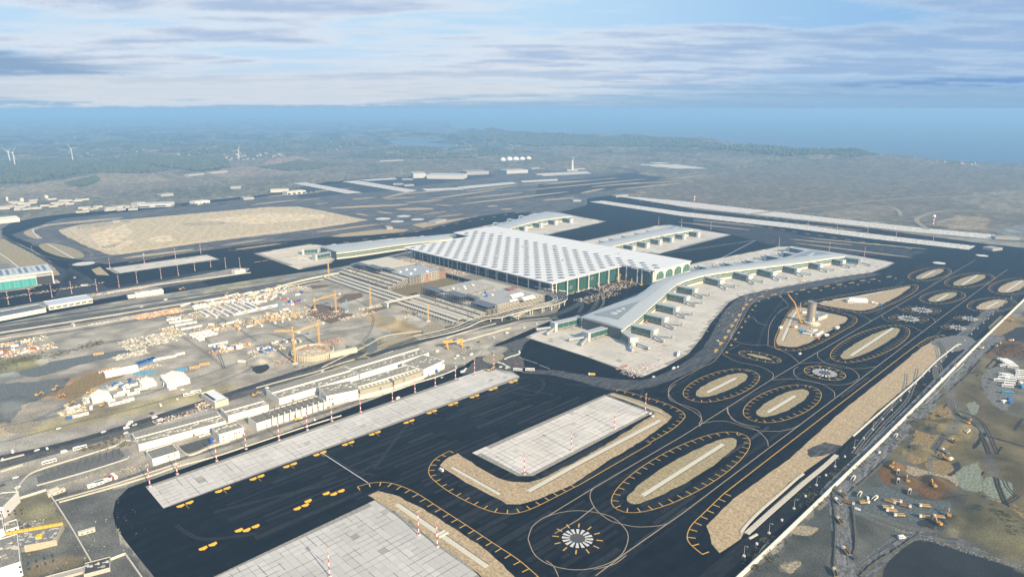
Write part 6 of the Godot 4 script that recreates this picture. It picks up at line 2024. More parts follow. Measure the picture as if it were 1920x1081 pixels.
# a tree: tapered trunk with limbs, and a crown of many small leaf faces through its volume
func tree_thing(called: String, h: float, r: float, tones: Array, leaves: int) -> Node3D:
	var root := thing(called, "tree", "tree")
	var t := Geo.new()
	t.tube(Vector3.ZERO, Vector3(0.1, h * 0.6, 0), 0.16, 0.06, 6)
	for k in 4:
		t.tube(Vector3(0, h * (0.3 + 0.08 * k), 0), Vector3(cos(k * 1.7) * r * 0.6, h * (0.5 + 0.1 * k), sin(k * 1.7) * r * 0.6), 0.06, 0.02, 5)
	obj("trunk", t, mt(0.10, 0.075, 0.05), root)
	var g := Geo.new()
	for k in leaves:
		var d := Vector3(rng.randfn(), rng.randfn(), rng.randfn()).normalized() * pow(rng.randf(), 0.45)
		var p := Vector3(d.x * r, h * 0.62 + d.y * h * 0.36, d.z * r)
		var a := Vector3(rng.randfn(), rng.randfn(), rng.randfn()).normalized() * r * 0.22
		var b := Vector3(rng.randfn(), rng.randfn(), rng.randfn()).normalized() * r * 0.22
		var c: Color = tones[rng.randi_range(0, tones.size() - 1)]
		g.tint(c * rng.randf_range(0.7, 1.3))
		g.quad(p - a, p + b, p + a, p - b)
	var m := StandardMaterial3D.new()
	m.vertex_color_use_as_albedo = true
	m.roughness = 0.9
	obj("crown", g, m, root)
	return root

func hangars() -> void:
	# the big hangar with turquoise doors
	var h := thing("hangar", "big grey hangar with a turquoise door front at the left edge", "hangar", uvp(255, -1900), TURN)
	# in its own axes x runs along its front; the front faces the viewer's right
	var a := Vector3(-1201, 0, -1469)
	var b := Vector3(-1085, 0, -1565)
	h.position = a
	h.rotation.y = atan2(-(b - a).z, (b - a).x)
	var l := a.distance_to(b)
	var g := Geo.new()
	g.block(Vector3(l / 2, 0, -45), Vector3(l - 2, 27, 86))
	obj("wall", g, mt(0.47, 0.46, 0.43), h)
	g = Geo.new()
	g.block(Vector3(l / 2, 27, -43), Vector3(l + 2, 4.0, 94))
	obj("roof", g, mt(0.58, 0.59, 0.60, 0.5), h)
	for k in 12:
		var s := Geo.new()
		s.block(Vector3(l * (0.06 + 0.079 * k), 31.0, -46), Vector3(l * 0.042, 0.3, 66))
		obj("roof_light", s, mt(0.10, 0.13, 0.18, 0.3) if k % 3 else mt(0.40, 0.39, 0.36, 0.4), h)
	for k in 14:
		var s := Geo.new()
		s.block(Vector3(l * 0.78 * (k + 0.5) / 14, 0.2, -1.5), Vector3(l * 0.78 / 14 - 0.5, 18.0, 1.2))
		obj("door_leaf", s, mt(0.05, 0.36, 0.34, 0.4) if k % 2 else mt(0.045, 0.31, 0.30, 0.4), h)
	g = Geo.new()
	g.block(Vector3(l * 0.39, 18.4, -0.5), Vector3(l * 0.8, 8.6, 2.5))
	obj("fascia", g, mt(0.62, 0.63, 0.62, 0.5), h)
	g = Geo.new()
	g.block(Vector3(l * 0.89, 0, -0.8), Vector3(l * 0.2, 20, 1.5))
	obj("open_bay", g, mt(0.03, 0.03, 0.035), h)
	g = Geo.new()
	g.block(Vector3(l + 0.2, 0, -43), Vector3(3.0, 30.5, 93.5))
	obj("end_wall", g, mt(0.60, 0.57, 0.50), h)
	rubble("building rubble heaped in front of the open hangar bay", Vector3(-1104, 0, -1565), 26.0, 16.0, 130, [Color(0.5, 0.3, 0.2), Color(0.6, 0.55, 0.45), Color(0.35, 0.3, 0.27)], 5.0)
	# sheds along the road
	block_house("storage_shed", "long shed with a plain blue-grey roof at the left edge, beside the access road", Vector3(-1014, 0, -1246), Vector3(-946, 0, -1328), 44.0, 8.0, mt(0.78, 0.74, 0.64), cover(0.20, 0.235, 0.29, tex.streak_fine, 40.0, tex.blotch, 40.0))
	block_house("storage_shed", "long shed with a shiny pale blue roof and a row of wide dark windows", Vector3(-949, 0, -1341), Vector3(-892.4, 0, -1397), 46.0, 9.0, mt(0.76, 0.71, 0.6), mt(0.52, 0.57, 0.65, 0.4), {"windows": [[6, 11.5, 8, 3.0, 8.0, 2.6]]})
	block_house("workshop", "small white stepped workshop with dark windows above the access road", Vector3(-820, 0, -1434), Vector3(-777, 0, -1469), 14.0, 8.5, mt(0.86, 0.82, 0.7), mt(0.7, 0.66, 0.56), {"windows": [[5, 7, 8, 2.0, 3.5, 1.8]], "units": 3})
	block_house("workshop", "low white annex at the end of the stepped workshop", Vector3(-833.3, 0, -1428), Vector3(-822.3, 0, -1439), 12.0, 5.0, mt(0.86, 0.82, 0.7), mt(0.7, 0.66, 0.56), {"windows": [[3, 5, 3, 1.5, 2.5, 1.4]]})
	patch("pavement_patch", pts([-834.8, -1532, -764.1, -1604, -706.4, -1540, -747.3, -1507, -769.2, -1519]), 0.12, cover(0.04, 0.04, 0.045, tex.streak, 90.0, tex.blotch, 60.0))
	patch("concrete_strip", ragged(pts([-1083, -1328, -1059, -1355, -991, -1420, -919, -1496, -814.4, -1606, -719.4, -1726, -675.7, -1720, -669.4, -1667, -777.2, -1554, -885.6, -1437, -956, -1367, -1021, -1302, -1042, -1274]), 3.0, 20.0), 0.12, cover(0.42, 0.39, 0.33, tex.streak, 90.0, tex.blotch, 60.0))
	block_house("site_office", "cream site office at the end of the pale service strip", Vector3(-690.8, 0, -1655), Vector3(-673.7, 0, -1678), 16.0, 7.0, mt(0.85, 0.8, 0.68), mt(0.6, 0.56, 0.5), {"windows": [[4, 6, 4, 3, 2.5, 1.6]], "units": 2})
	# north-west yard and hangars
	block_house("cargo_shed", "long grey cargo shed with a dark slot along its front, beyond the dry field", Vector3(-1548, 0, -2823), Vector3(-1426, 0, -2873), 60.0, 14.0, mt(0.55, 0.54, 0.5), mt(0.42, 0.44, 0.46, 0.5), {"windows": [[20, 60, 6, 2.0, 40.0, 5.0]], "units": 4})
	block_house("cargo_shed", "grey end block of the long cargo shed beyond the dry field", Vector3(-1594, 0, -2849), Vector3(-1561, 0, -2836), 40.0, 18.0, mt(0.5, 0.49, 0.46), mt(0.45, 0.45, 0.45), {})
	block_house("white_shed", "pale two-level shed at the left edge, above the bend of the taxiway", Vector3(-1852, 0, -2416), Vector3(-1797, 0, -2472), 60.0, 14.0, mt(0.72, 0.68, 0.6), mt(0.5, 0.5, 0.48), {"strip": 0.5, "rise": 3.0, "units": 3})
	block_house("workshop", "pair of white workshops in line with the long cargo shed", Vector3(-1357, 0, -2917), Vector3(-1319, 0, -2977), 40.0, 12.0, mt(0.82, 0.77, 0.66), mt(0.6, 0.6, 0.56), {"units": 4, "windows": [[8, 18, 5, 2, 10, 4]]})
	block_house("workshop", "cream workshop with a line of dark gates near the far bend of the taxiway", Vector3(-1072, 0, -3261), Vector3(-1004, 0, -3331), 50.0, 14.0, mt(0.74, 0.69, 0.6), mt(0.5, 0.49, 0.46), {"windows": [[10, 26, 6, 1, 16, 8]]})
	block_house("workshop", "wide low workshop behind the one with dark gates", Vector3(-1189, 0, -3368), Vector3(-1107, 0, -3397), 50.0, 12.0, mt(0.66, 0.6, 0.5), mt(0.46, 0.44, 0.42), {"units": 4})
	for q in [[Vector3(-1646, 0, -3211), Vector3(-1605, 0, -3240), "low grey shed out on the dark field behind the cargo shed"], [Vector3(-1211, 0, -3078), Vector3(-1174, 0, -3109), "low dusty shed left of the workshop with dark gates"], [Vector3(-1647, 0, -3207), Vector3(-1612, 0, -3254), "small pale shed on the dark field north of the cargo shed"], [Vector3(-1447, 0, -3521), Vector3(-1399, 0, -3537), "small pale shed north of the workshops"], [Vector3(-1966, 0, -4184), Vector3(-1919, 0, -4299), "pale greenhouse-like shed at the foot of the wooded hill"], [Vector3(-1900, 0, -4347), Vector3(-1844, 0, -4471), "long pale roof at the foot of the wooded hill"]]:
		block_house("low_shed", q[2], q[0], q[1], 40.0, 9.0, mt(0.42, 0.4, 0.35), mt(0.36, 0.35, 0.33), {})
	# the batching yard on the left: many pale sheds and silos
	var silo := thing("cement_silo", "pale cement silo", "silo")
	var sg := Geo.new()
	sg.tube(Vector3(0, 5, 0), Vector3(0, 20, 0), 3.2, 3.2, 12)
	sg.tube(Vector3(0, 1, 0), Vector3(0, 5, 0), 0.6, 3.2, 12)
	obj("tank", sg, mt(0.72, 0.67, 0.57), silo)
	sg = Geo.new()
	for k in 4:
		sg.beam(Vector3(cos(k * PI / 2) * 2.8, 0, sin(k * PI / 2) * 2.8), Vector3(cos(k * PI / 2) * 2.8, 6, sin(k * PI / 2) * 2.8), 0.5)
	obj("leg", sg, mt(0.5, 0.47, 0.4), silo)
	var n := 0
	for p in pts([-2246, -3033, -2243, -3033, -2154, -2996, -2148, -2996, -2106, -3090, -2102, -3090, -2157, -2996, -2124, -3109]):
		put(silo, Vector3(p.x, 0, p.y), 0.0, "pale cement silo in the batching yard", "silos of the batching yard")
		n += 1
	var shed := thing("yard_shed", "pale shed", "shed")
	sg = Geo.new()
	sg.block(Vector3.ZERO, Vector3(34, 6, 13))
	obj("wall", sg, mt(0.56, 0.52, 0.45), shed)
	sg = Geo.new()
	sg.block(Vector3(0, 6, 0), Vector3(35, 0.7, 14))
	obj("roof", sg, mt(0.48, 0.45, 0.4), shed)
	for k in 34:
		var t := rng.randf()
		var p := Vector2(Vector3(-2175, 0, -2907).x, Vector3(-2175, 0, -2907).z).lerp(Vector2(Vector3(-1929, 0, -2907).x, Vector3(-1929, 0, -2907).z), t)
		p += Vector2(rng.randf_range(-40, 40), rng.randf_range(-190, 170))
		put(shed, Vector3(p.x, 0, p.y), TURN + rng.randf_range(-0.3, 0.3), "pale low shed in the batching yard", "sheds of the batching yard")
	for k in 22:
		var p := Vector2(Vector3(-1796, 0, -2728).x, Vector3(-1796, 0, -2728).z).lerp(Vector2(Vector3(-1557, 0, -2823).x, Vector3(-1557, 0, -2823).z), rng.randf()) + Vector2(rng.randf_range(-30, 30), rng.randf_range(-90, 70))
		put(shed, Vector3(p.x, 0, p.y), TURN + rng.randf_range(-0.5, 0.5), "pale low shed in the loose yards beyond the taxiway", "sheds along the north-west yards")


# broken material heaped or spread: many small blocks in one mass
func rubble(label: String, at: Vector3, rx: float, rz: float, n: int, tones: Array, size: float, called := "rubble", turn := TURN) -> void:
	var g := Geo.new()
	g.block(Vector3.ZERO, Vector3(1, 0.5, 0.6))
	var m := StandardMaterial3D.new()
	m.vertex_color_use_as_albedo = true
	m.roughness = 0.9
	var where: Array[Transform3D] = []
	var tints: Array[Color] = []
	size *= 0.72
	for k in int(n * 1.45):
		var q := Vector3(rng.randf_range(-1, 1), 0, rng.randf_range(-1, 1))
		var s := rng.randf_range(0.4, 1.0) * size
		var b := Basis.from_euler(Vector3(0, (turn if rng.randf() < 0.7 else turn + PI / 2) + rng.randf_range(-0.15, 0.15), 0)).scaled_local(Vector3(s, s * rng.randf_range(0.4, 1.0), s * rng.randf_range(0.5, 1.2)))
		var off := Basis(Vector3.UP, turn) * Vector3(q.x * rx, 0, q.z * rz)
		where.append(Transform3D(b, at + off + Vector3(0, 0.02, 0)))
		var c: Color = tones[rng.randi_range(0, tones.size() - 1)]
		tints.append(c * rng.randf_range(0.75, 1.2))
	tag(heap(called, built(g, m), where, tints), label, called.replace("_", " "))


func tower_island() -> void:
	# the control tower under construction
	var t := thing("unfinished_tower", "round concrete control tower under construction on the dirt island, scaffold round its shaft", "tower", Vector3(574.7, 0, -1254))
	var g := Geo.new()
	g.tube(Vector3.ZERO, Vector3(0, 41, 0), 6.6, 6.6, 20)
	obj("shaft", g, mt(0.50, 0.43, 0.33), t)
	for k in 13:
		g = Geo.new()
		for i in 16:
			var a := TAU * i / 16
			var b := TAU * (i + 1) / 16
			g.beam(Vector3(cos(a) * 7.6, 3 + k * 3.0, sin(a) * 7.6), Vector3(cos(b) * 7.6, 3 + k * 3.0, sin(b) * 7.6), 0.35, 0.5)
		obj("scaffold_ring", g, mt(0.26, 0.235, 0.2), t)
	for i in 16:
		g = Geo.new()
		var a := TAU * i / 16
		g.beam(Vector3(cos(a) * 7.7, 0, sin(a) * 7.7), Vector3(cos(a) * 7.7, 43, sin(a) * 7.7), 0.3)
		obj("scaffold_pole", g, mt(0.34, 0.3, 0.25), t)
	g = Geo.new()
	g.tube(Vector3(0, 41, 0), Vector3(0, 43.5, 0), 8.4, 8.4, 20, false)
	g.tube(Vector3(0, 41, 0), Vector3(0, 41.6, 0), 8.0, 8.0, 20)
	obj("work_deck", g, mt(0.24, 0.25, 0.26), t)
	g = Geo.new()
	g.block(Vector3(2, 6, 6.6), Vector3(5, 8, 1.2))
	obj("white_sheeting", g, mt(0.8, 0.78, 0.74), t)
	# the round base ring beside it
	g = Geo.new()
	g.tube(Vector3(1, 0, 5), Vector3(1, 4.5, 5), 15.0, 15.0, 28)
	g.tube(Vector3(1, 4.5, 5), Vector3(1, 5.6, 5), 15.0, 14.6, 28, false)
	g.tube(Vector3(1, 4.5, 5), Vector3(1, 5.6, 5), 9.0, 9.0, 20, false)
	obj("base_ring", g, mt(0.72, 0.68, 0.58), t)
	for i in 24:
		g = Geo.new()
		var a := TAU * i / 24
		g.block(Vector3(1 + cos(a) * 15.1, 0.5, 5 + sin(a) * 15.1), Vector3(1.0, 4.6, 1.0), -a)
		obj("formwork", g, mt(0.5, 0.44, 0.34), t)
	block_house("site_office", "grey flat-roofed building beside the unfinished tower", Vector3(595.8, 0, -1268), Vector3(624.1, 0, -1291), 20.0, 6.0, mt(0.62, 0.6, 0.54), mt(0.26, 0.275, 0.3), {"units": 3, "windows": [[3, 5, 4, 2, 2.4, 1.6]]})
	# crawler crane with a long orange boom
	var c := thing("crawler_crane", "crawler crane with a very long orange lattice boom leaning over the taxiway", "crane", Vector3(557.4, 0, -1252), 0.6)
	g = Geo.new()
	g.block(Vector3(0, 0, -1.8), Vector3(7, 1.4, 1.3))
	g.block(Vector3(0, 0, 1.8), Vector3(7, 1.4, 1.3))
	obj("crawler_track", g, mt(0.05, 0.05, 0.05), c)
	g = Geo.new()
	g.block(Vector3(0.6, 1.5, 0), Vector3(7, 2.4, 4.0))
	obj("body", g, mt(0.75, 0.38, 0.03), c)
	var boom := Geo.new()
	var inv := Transform3D(Basis(Vector3.UP, 0.6), Vector3(557.4, 0, -1252)).affine_inverse()
	var knee := inv * Vector3(541.8, 40, -1255)
	var tip := inv * Vector3(526.5, 58, -1255)
	boom.beam(Vector3(-2, 2.5, 0), knee, 1.7)
	boom.beam(knee, tip, 1.2)
	obj("boom", boom, mt(0.80, 0.38, 0.03), c)
	mast_post("grey antenna post", "slim grey lattice post behind the unfinished tower", Vector3(589.5, 0, -1339), 18.0)
	# cabins and stores
	cabin_ring([[Vector3(538.4, 0, -1196), 0.75, 12.0, 1], [Vector3(538.5, 0, -1182), -0.75, 16.0, 0], [Vector3(558.4, 0, -1182), 0.78, 20.0, 0], [Vector3(569.8, 0, -1194), 0.78, 10.0, 0], [Vector3(562.7, 0, -1206), 0.3, 9.0, 0], [Vector3(553.3, 0, -1198), -0.6, 9.0, 0], [Vector3(572.6, 0, -1179), 0.2, 8.0, 0], [Vector3(611.6, 0, -1221), 0.8, 14.0, 0], [Vector3(505.5, 0, -1223), 0.6, 9.0, 0], [Vector3(537.7, 0, -1206), 0.2, 6.0, 2], [Vector3(534.9, 0, -1226), 0.5, 8.0, 0], [Vector3(528.6, 0, -1226), 0.4, 6.0, 3], [Vector3(549.3, 0, -1160), 0.7, 7.0, 3], [Vector3(591, 0, -1321), 0.1, 9.0, 0]], "on the dirt island of the unfinished tower")
	rubble("loose building material round the foot of the unfinished tower", Vector3(545.9, 0, -1241), 24.0, 18.0, 70, [Color(0.35, 0.33, 0.3), Color(0.5, 0.45, 0.36), Color(0.2, 0.2, 0.2)], 4.0, "site_material")
	rubble("loose building material south of the unfinished tower", Vector3(560.6, 0, -1201), 22.0, 14.0, 60, [Color(0.6, 0.56, 0.5), Color(0.5, 0.45, 0.36), Color(0.3, 0.3, 0.3)], 4.0, "site_material")
	# white plant on the triangle
	var w := thing("white_plant", "gleaming white low plant building on the triangular dirt island", "building", Vector3(734.2, 0, -1405), TURN - 0.9)
	g = Geo.new()
	g.block(Vector3(8, 0, 0), Vector3(32, 7, 11))
	obj("wall", g, mt(0.86, 0.85, 0.82), w)
	g = Geo.new()
	g.block(Vector3(8, 7, 0), Vector3(31, 0.8, 10))
	obj("roof", g, mt(0.88, 0.87, 0.84), w)
	g = Geo.new()
	g.block(Vector3(-12, 0, 6), Vector3(12, 5, 9))
	g.block(Vector3(-10, 5, 3), Vector3(8, 3.0, 6))
	obj("annex", g, mt(0.82, 0.81, 0.77), w)
	for k in 3:
		g = Geo.new()
		g.block(Vector3(-15 + k * 4, 1.5, 10.6), Vector3(2.2, 2.0, 0.3))
		obj("window", g, mt(0.06, 0.07, 0.08, 0.2), w)
	for q in [[Vector3(769, 0, -1385), 0.75, 8.0, 0, "white cabin on the triangular island, beside the blue tank"], [Vector3(766.8, 0, -1395), 0.4, 6.0, 0, "small white cabin on the triangular island, nearer the plant"]]:
		cabin_one(q)
	var tank := Geo.new()
	tank.tube(Vector3.ZERO, Vector3(0, 3.5, 0), 2.6, 2.6, 12)
	tank.dome(Vector3(0, 3.5, 0), 2.6, 0.7, 12, 2)
	tank.tube(Vector3(2.7, 0, 0), Vector3(2.7, 3.6, 0), 0.2, 0.2, 6)
	tag(obj("water_tank", tank, mt(0.05, 0.22, 0.5, 0.5), self, Vector3(775.4, 0, -1379)), "small blue tank at the edge of the triangular island", "tank")


func mast_post(called: String, label: String, at: Vector3, h: float) -> void:
	var root := thing(called.replace(" ", "_"), label, "post", at)
	var g := Geo.new()
	g.tube(Vector3.ZERO, Vector3(0, h, 0), 0.9, 0.5, 6)
	obj("shaft", g, mt(0.42, 0.42, 0.4), root)
	g = Geo.new()
	g.block(Vector3.ZERO, Vector3(2.4, 0.8, 2.4))
	obj("foot", g, mt(0.6, 0.58, 0.52), root)


var cabin_protos := []


func cabin_proto(kind: int) -> Node3D:
	if cabin_protos.is_empty():
		for k in 6:
			var c: StandardMaterial3D = [mt(0.82, 0.80, 0.75, 0.6), mt(0.04, 0.14, 0.42, 0.6), mt(0.08, 0.32, 0.55, 0.6), mt(0.5, 0.12, 0.06, 0.6), mt(0.60, 0.40, 0.17, 0.6), mt(0.68, 0.62, 0.5, 0.6)][k]
			var root := thing("site_cabin", "cabin", "site cabin")
			var g := Geo.new()
			g.block(Vector3(0, 0.3, 0), Vector3(12, 2.9, 3.4))
			obj("wall", g, c, root)
			g = Geo.new()
			g.block(Vector3(0, 3.2, 0), Vector3(12.3, 0.35, 3.7))
			obj("roof", g, c, root)
			g = Geo.new()
			for x in [-3.5, 0.5, 3.5]:
				g.block(Vector3(x, 1.3, 1.7), Vector3(1.6, 1.1, 0.12))
			obj("window", g, mt(0.06, 0.07, 0.08, 0.3), root).set_meta("kind", "stuff")
			cabin_protos.append(root)
	return cabin_protos[kind]


func cabin_one(q: Array, group := "") -> Node3D:
	var o := put(cabin_proto(q[3]), q[0], q[1], q[4], group)
	o.scale = Vector3(q[2] / 12.0, 1.0, 1.0 if q[2] < 14.0 else 1.25)
	return o


func cabin_ring(list: Array, where: String) -> void:
	var words := ["white", "blue", "sky blue", "red", "orange", "cream"]
	for q in list:
		cabin_one([q[0], q[1], q[2], q[3], "%s site cabin %s" % [words[q[3]], where]], "site cabins " + where)


# ---------------------------------------------------------------- trucks, diggers, buses, cars

func wheels(g: Geo, xs: Array, half: float, r: float) -> void:
	for x in xs:
		for s in [-1.0, 1.0]:
			g.tube(Vector3(x, r, s * half - s * 0.35), Vector3(x, r, s * half), r, r, 10)


func make_truck(body: StandardMaterial3D, cargo: StandardMaterial3D) -> Node3D:
	var root := thing("dump_truck", "dump truck", "dump truck")
	var g := Geo.new()
	g.block(Vector3(3.9, 0.9, 0), Vector3(2.2, 2.4, 2.5))
	g.block(Vector3(4.1, 3.3, 0), Vector3(1.7, 0.25, 2.3))
	obj("cab", g, mt(0.84, 0.83, 0.8, 0.5), root)
	g = Geo.new()
	g.block(Vector3(5.0, 2.1, 0), Vector3(0.12, 0.9, 2.1))
	obj("windscreen", g, mt(0.04, 0.05, 0.06, 0.2), root)
	g = Geo.new()
	# an open tipper body with sloping tail
	g.block(Vector3(-1.3, 1.3, 0), Vector3(7.6, 0.25, 2.5))
	g.block(Vector3(-1.3, 1.5, 1.25), Vector3(7.6, 1.5, 0.16))
	g.block(Vector3(-1.3, 1.5, -1.25), Vector3(7.6, 1.5, 0.16))
	g.block(Vector3(2.5, 1.5, 0), Vector3(0.18, 1.9, 2.4))
	g.beam(Vector3(2.4, 3.35, 0), Vector3(4.6, 3.6, 0), 2.4, 0.14)
	obj("tipper", g, body, root)
	g = Geo.new()
	g.block(Vector3(-1.4, 1.6, 0), Vector3(7.0, 0.7, 2.2))
	obj("load", g, cargo, root)
	g = Geo.new()
	wheels(g, [3.8, -0.6, -2.0, -3.6], 1.25, 0.55)
	g.block(Vector3(0.2, 0.6, 0), Vector3(9.2, 0.5, 1.0))
	obj("wheels", g, mt(0.03, 0.03, 0.03), root).set_meta("kind", "stuff")
	return root


func make_digger(paint: StandardMaterial3D) -> Node3D:
	var root := thing("excavator", "excavator", "excavator")
	var g := Geo.new()
	for s in [-1.0, 1.0]:
		g.block(Vector3(0, 0, s * 1.3), Vector3(4.6, 1.0, 0.8))
	obj("crawler_track", g, mt(0.05, 0.048, 0.045), root)
	g = Geo.new()
	g.block(Vector3(-0.7, 1.1, 0), Vector3(4.0, 1.5, 3.0))
	g.block(Vector3(-2.2, 1.3, 0), Vector3(1.2, 1.6, 2.8))
	obj("house", g, paint, root)
	g = Geo.new()
	g.block(Vector3(1.0, 1.2, 0.9), Vector3(1.6, 2.3, 1.1))
	obj("cab", g, mt(0.12, 0.11, 0.08, 0.3), root)
	g = Geo.new()
	g.beam(Vector3(1.0, 1.6, -0.3), Vector3(4.4, 5.2, -0.3), 0.8)
	g.beam(Vector3(4.4, 5.2, -0.3), Vector3(7.0, 2.0, -0.3), 0.65)
	obj("boom", g, paint, root)
	g = Geo.new()
	g.block(Vector3(6.9, 0.9, -0.3), Vector3(1.3, 1.4, 1.5))
	obj("bucket", g, mt(0.10, 0.08, 0.05), root)
	return root


func make_bus(paint: StandardMaterial3D) -> Node3D:
	var root := thing("bus", "bus", "bus")
	var g := Geo.new()
	g.block(Vector3(0, 0.5, 0), Vector3(12.2, 2.7, 2.6))
	g.block(Vector3(0, 3.2, 0), Vector3(11.6, 0.2, 2.3))
	g.block(Vector3(-2.5, 3.4, 0), Vector3(3.0, 0.3, 1.6))
	obj("body", g, paint, root)
	g = Geo.new()
	for s in [-1.0, 1.0]:
		g.block(Vector3(0.2, 1.6, s * 1.3), Vector3(11.2, 1.1, 0.08))
	g.block(Vector3(6.1, 1.3, 0), Vector3(0.1, 1.6, 2.3))
	obj("window_band", g, mt(0.03, 0.035, 0.045, 0.2), root)
	g = Geo.new()
	wheels(g, [-3.4, 3.9], 1.3, 0.5)
	obj("wheels", g, mt(0.03, 0.03, 0.03), root).set_meta("kind", "stuff")
	return root


func make_car(paint: StandardMaterial3D, van := false) -> Node3D:
	var root := thing("van" if van else "car", "car", "van" if van else "car")
	var g := Geo.new()
	if van:
		g.block(Vector3(0, 0.4, 0), Vector3(5.6, 1.0, 2.0))
		g.block(Vector3(-0.5, 1.4, 0), Vector3(4.5, 1.1, 1.9))
	else:
		g.block(Vector3(0, 0.35, 0), Vector3(4.5, 0.75, 1.8))
		g.hull(Vector3(-1.8, 1.1, 0.85), Vector3(1.1, 1.1, 0.85), Vector3(1.1, 1.1, -0.85), Vector3(-1.8, 1.1, -0.85), Vector3(-0.05, 0.5, 0))
	obj("body", g, paint, root)
	g = Geo.new()
	g.block(Vector3(-0.4, 1.5 if van else 1.12, 0), Vector3(3.9 if van else 2.3, 0.55 if van else 0.36, 1.96 if van else 1.76))
	obj("window_band", g, mt(0.03, 0.035, 0.045, 0.2), root)
	g = Geo.new()
	wheels(g, [-1.5, 1.5], 0.95, 0.36)
	obj("wheels", g, mt(0.03, 0.03, 0.03), root).set_meta("kind", "stuff")
	return root

func east_side() -> void:
	var tan_ := mt(0.50, 0.34, 0.12)
	var rust := mt(0.26, 0.14, 0.07)
	var earth_load := mt(0.035, 0.033, 0.03)
	var truck_a := make_truck(tan_, earth_load)
	var truck_b := make_truck(mt(0.74, 0.70, 0.6), earth_load)
	var truck_c := make_truck(rust, mt(0.10, 0.055, 0.03))
	# place, heading (degrees in the plan: 0 along +x, 90 away), body
	for q in [
		[Vector3(379.9, 0, -680.3), 50.0, 1, "cream dump truck coming up the gravel road alone, beside the earth berm"], [Vector3(353.2, 0, -649.3), 100.0, 0, "tan dump truck at the top of the forked haul road"], [Vector3(342, 0, -635.1), 95.0, 1, "pale dump truck with an empty dark body at the lip of the forked haul road"],
		[Vector3(352.6, 0, -632.7), -30.0, 2, "rust-brown dump truck turning at the fork of the haul road"], [Vector3(371, 0, -647.9), 50.0, 1, "pale dump truck by the end of the earth berm"], [Vector3(368.9, 0, -633.3), 5.0, 0, "tan dump truck parked crosswise, left of the truck park"],
		[Vector3(383.4, 0, -640.3), 40.0, 1, "pale dump truck next to the small white car"], [Vector3(396.8, 0, -634.7), -35.0, 0, "tan dump truck, leftmost of three nose to tail in the truck park"], [Vector3(403.7, 0, -635.8), -20.0, 0, "tan dump truck, middle of three nose to tail in the truck park"], [Vector3(408.5, 0, -627.2), -22.0, 2, "brown dump truck, rightmost of three nose to tail in the truck park"],
		[Vector3(388.6, 0, -624.1), -8.0, 0, "tan dump truck, upper of two side by side in the truck park"], [Vector3(389, 0, -618.3), 172.0, 0, "tan dump truck, lower of two side by side in the truck park"], [Vector3(392.5, 0, -610), 175.0, 0, "tan dump truck alone at the bottom of the truck park"], [Vector3(428, 0, -626.6), 170.0, 0, "tan dump truck at the right end of the truck park, upper one"],
		[Vector3(416.8, 0, -607.2), 168.0, 0, "tan dump truck at the right end of the truck park, lower one"], [Vector3(431.1, 0, -607.2), 165.0, 0, "tan dump truck being loaded between the two diggers on the dark fill"], [Vector3(427.2, 0, -653), 55.0, 1, "pale dump truck below the brown pit of the diggers"], [Vector3(437.3, 0, -693.7), 60.0, 1, "pale dump truck being loaded beside the uppermost digger"],
		[Vector3(426.6, 0, -674.2), 58.0, 1, "pale dump truck backed up to the brown pit"], [Vector3(327.7, 0, -600.6), 88.0, 0, "dark-loaded dump truck on the haul road below the fork"], [Vector3(310.9, 0, -552.1), 92.0, 0, "tan dump truck with a long shadow on the lower haul road"], [Vector3(286.9, 0, -521.6), 75.0, 0, "dump truck cut by the bottom edge of the haul road"],
		[Vector3(482.7, 0, -782.5), 48.0, 1, "pale dump truck on the gravel road halfway to the bend"], [Vector3(710.2, 0, -1025), 50.0, 0, "tan dump truck on the upper gravel road"], [Vector3(581.1, 0, -795), 35.0, 1, "pale truck on the track round the borrow pit"], [Vector3(547.3, 0, -769.2), 80.0, 0, "tan truck on the track into the borrow pit"],
		[Vector3(520.9, 0, -743.2), 95.0, 1, "pale truck with a dark body, deep in the track of the borrow pit"], [Vector3(807.2, 0, -1108), 30.0, 0, "yellow-tan truck at the crossing near the buses"], [Vector3(839.5, 0, -1118), 45.0, 0, "yellow-tan truck on the upper track, lower of two together"], [Vector3(855.1, 0, -1132), 45.0, 0, "yellow-tan truck on the upper track, upper of two together"], [Vector3(887.2, 0, -1149), 15.0, 0, "yellow-tan truck beside the dark pond"]]:
		var o := put([truck_a, truck_b, truck_c][q[2]], q[0] + Vector3(0, 0.2, 0), deg_to_rad(q[1]), q[3], "dump trucks of the borrow pits")
		o.scale = Vector3.ONE * 1.05
	var digger := make_digger(mt(0.55, 0.30, 0.06))
	for q in [[Vector3(436, 0, -705.3), 40.0, "orange excavator on the uppermost brown heap"], [Vector3(437.3, 0, -674.6), 70.0, "orange excavator in the middle of the brown pit"], [Vector3(460.8, 0, -665.2), 85.0, "orange excavator on the wide brown mound"], [Vector3(442.4, 0, -609.1), 60.0, "orange excavator on the upper lobe of the dark fill"], [Vector3(423.5, 0, -595.1), 100.0, "orange excavator on the lower lobe of the dark fill"], [Vector3(510.2, 0, -724.1), 120.0, "orange excavator with a white truck at the end of the pit track"], [Vector3(597.4, 0, -818.3), 30.0, "small yellow excavator beside the pit track"], [Vector3(971, 0, -1266), 160.0, "yellow excavator on the upper track behind the white wall"]]:
		put(digger, q[0] + Vector3(0, 1.0, 0), deg_to_rad(q[1]), q[2], "excavators of the borrow pits").scale = Vector3.ONE * 1.2
	# rows of parked buses
	var bus_w := make_bus(mt(0.80, 0.80, 0.79, 0.4))
	var bus_b := make_bus(mt(0.08, 0.34, 0.55, 0.4))
	var n := 0
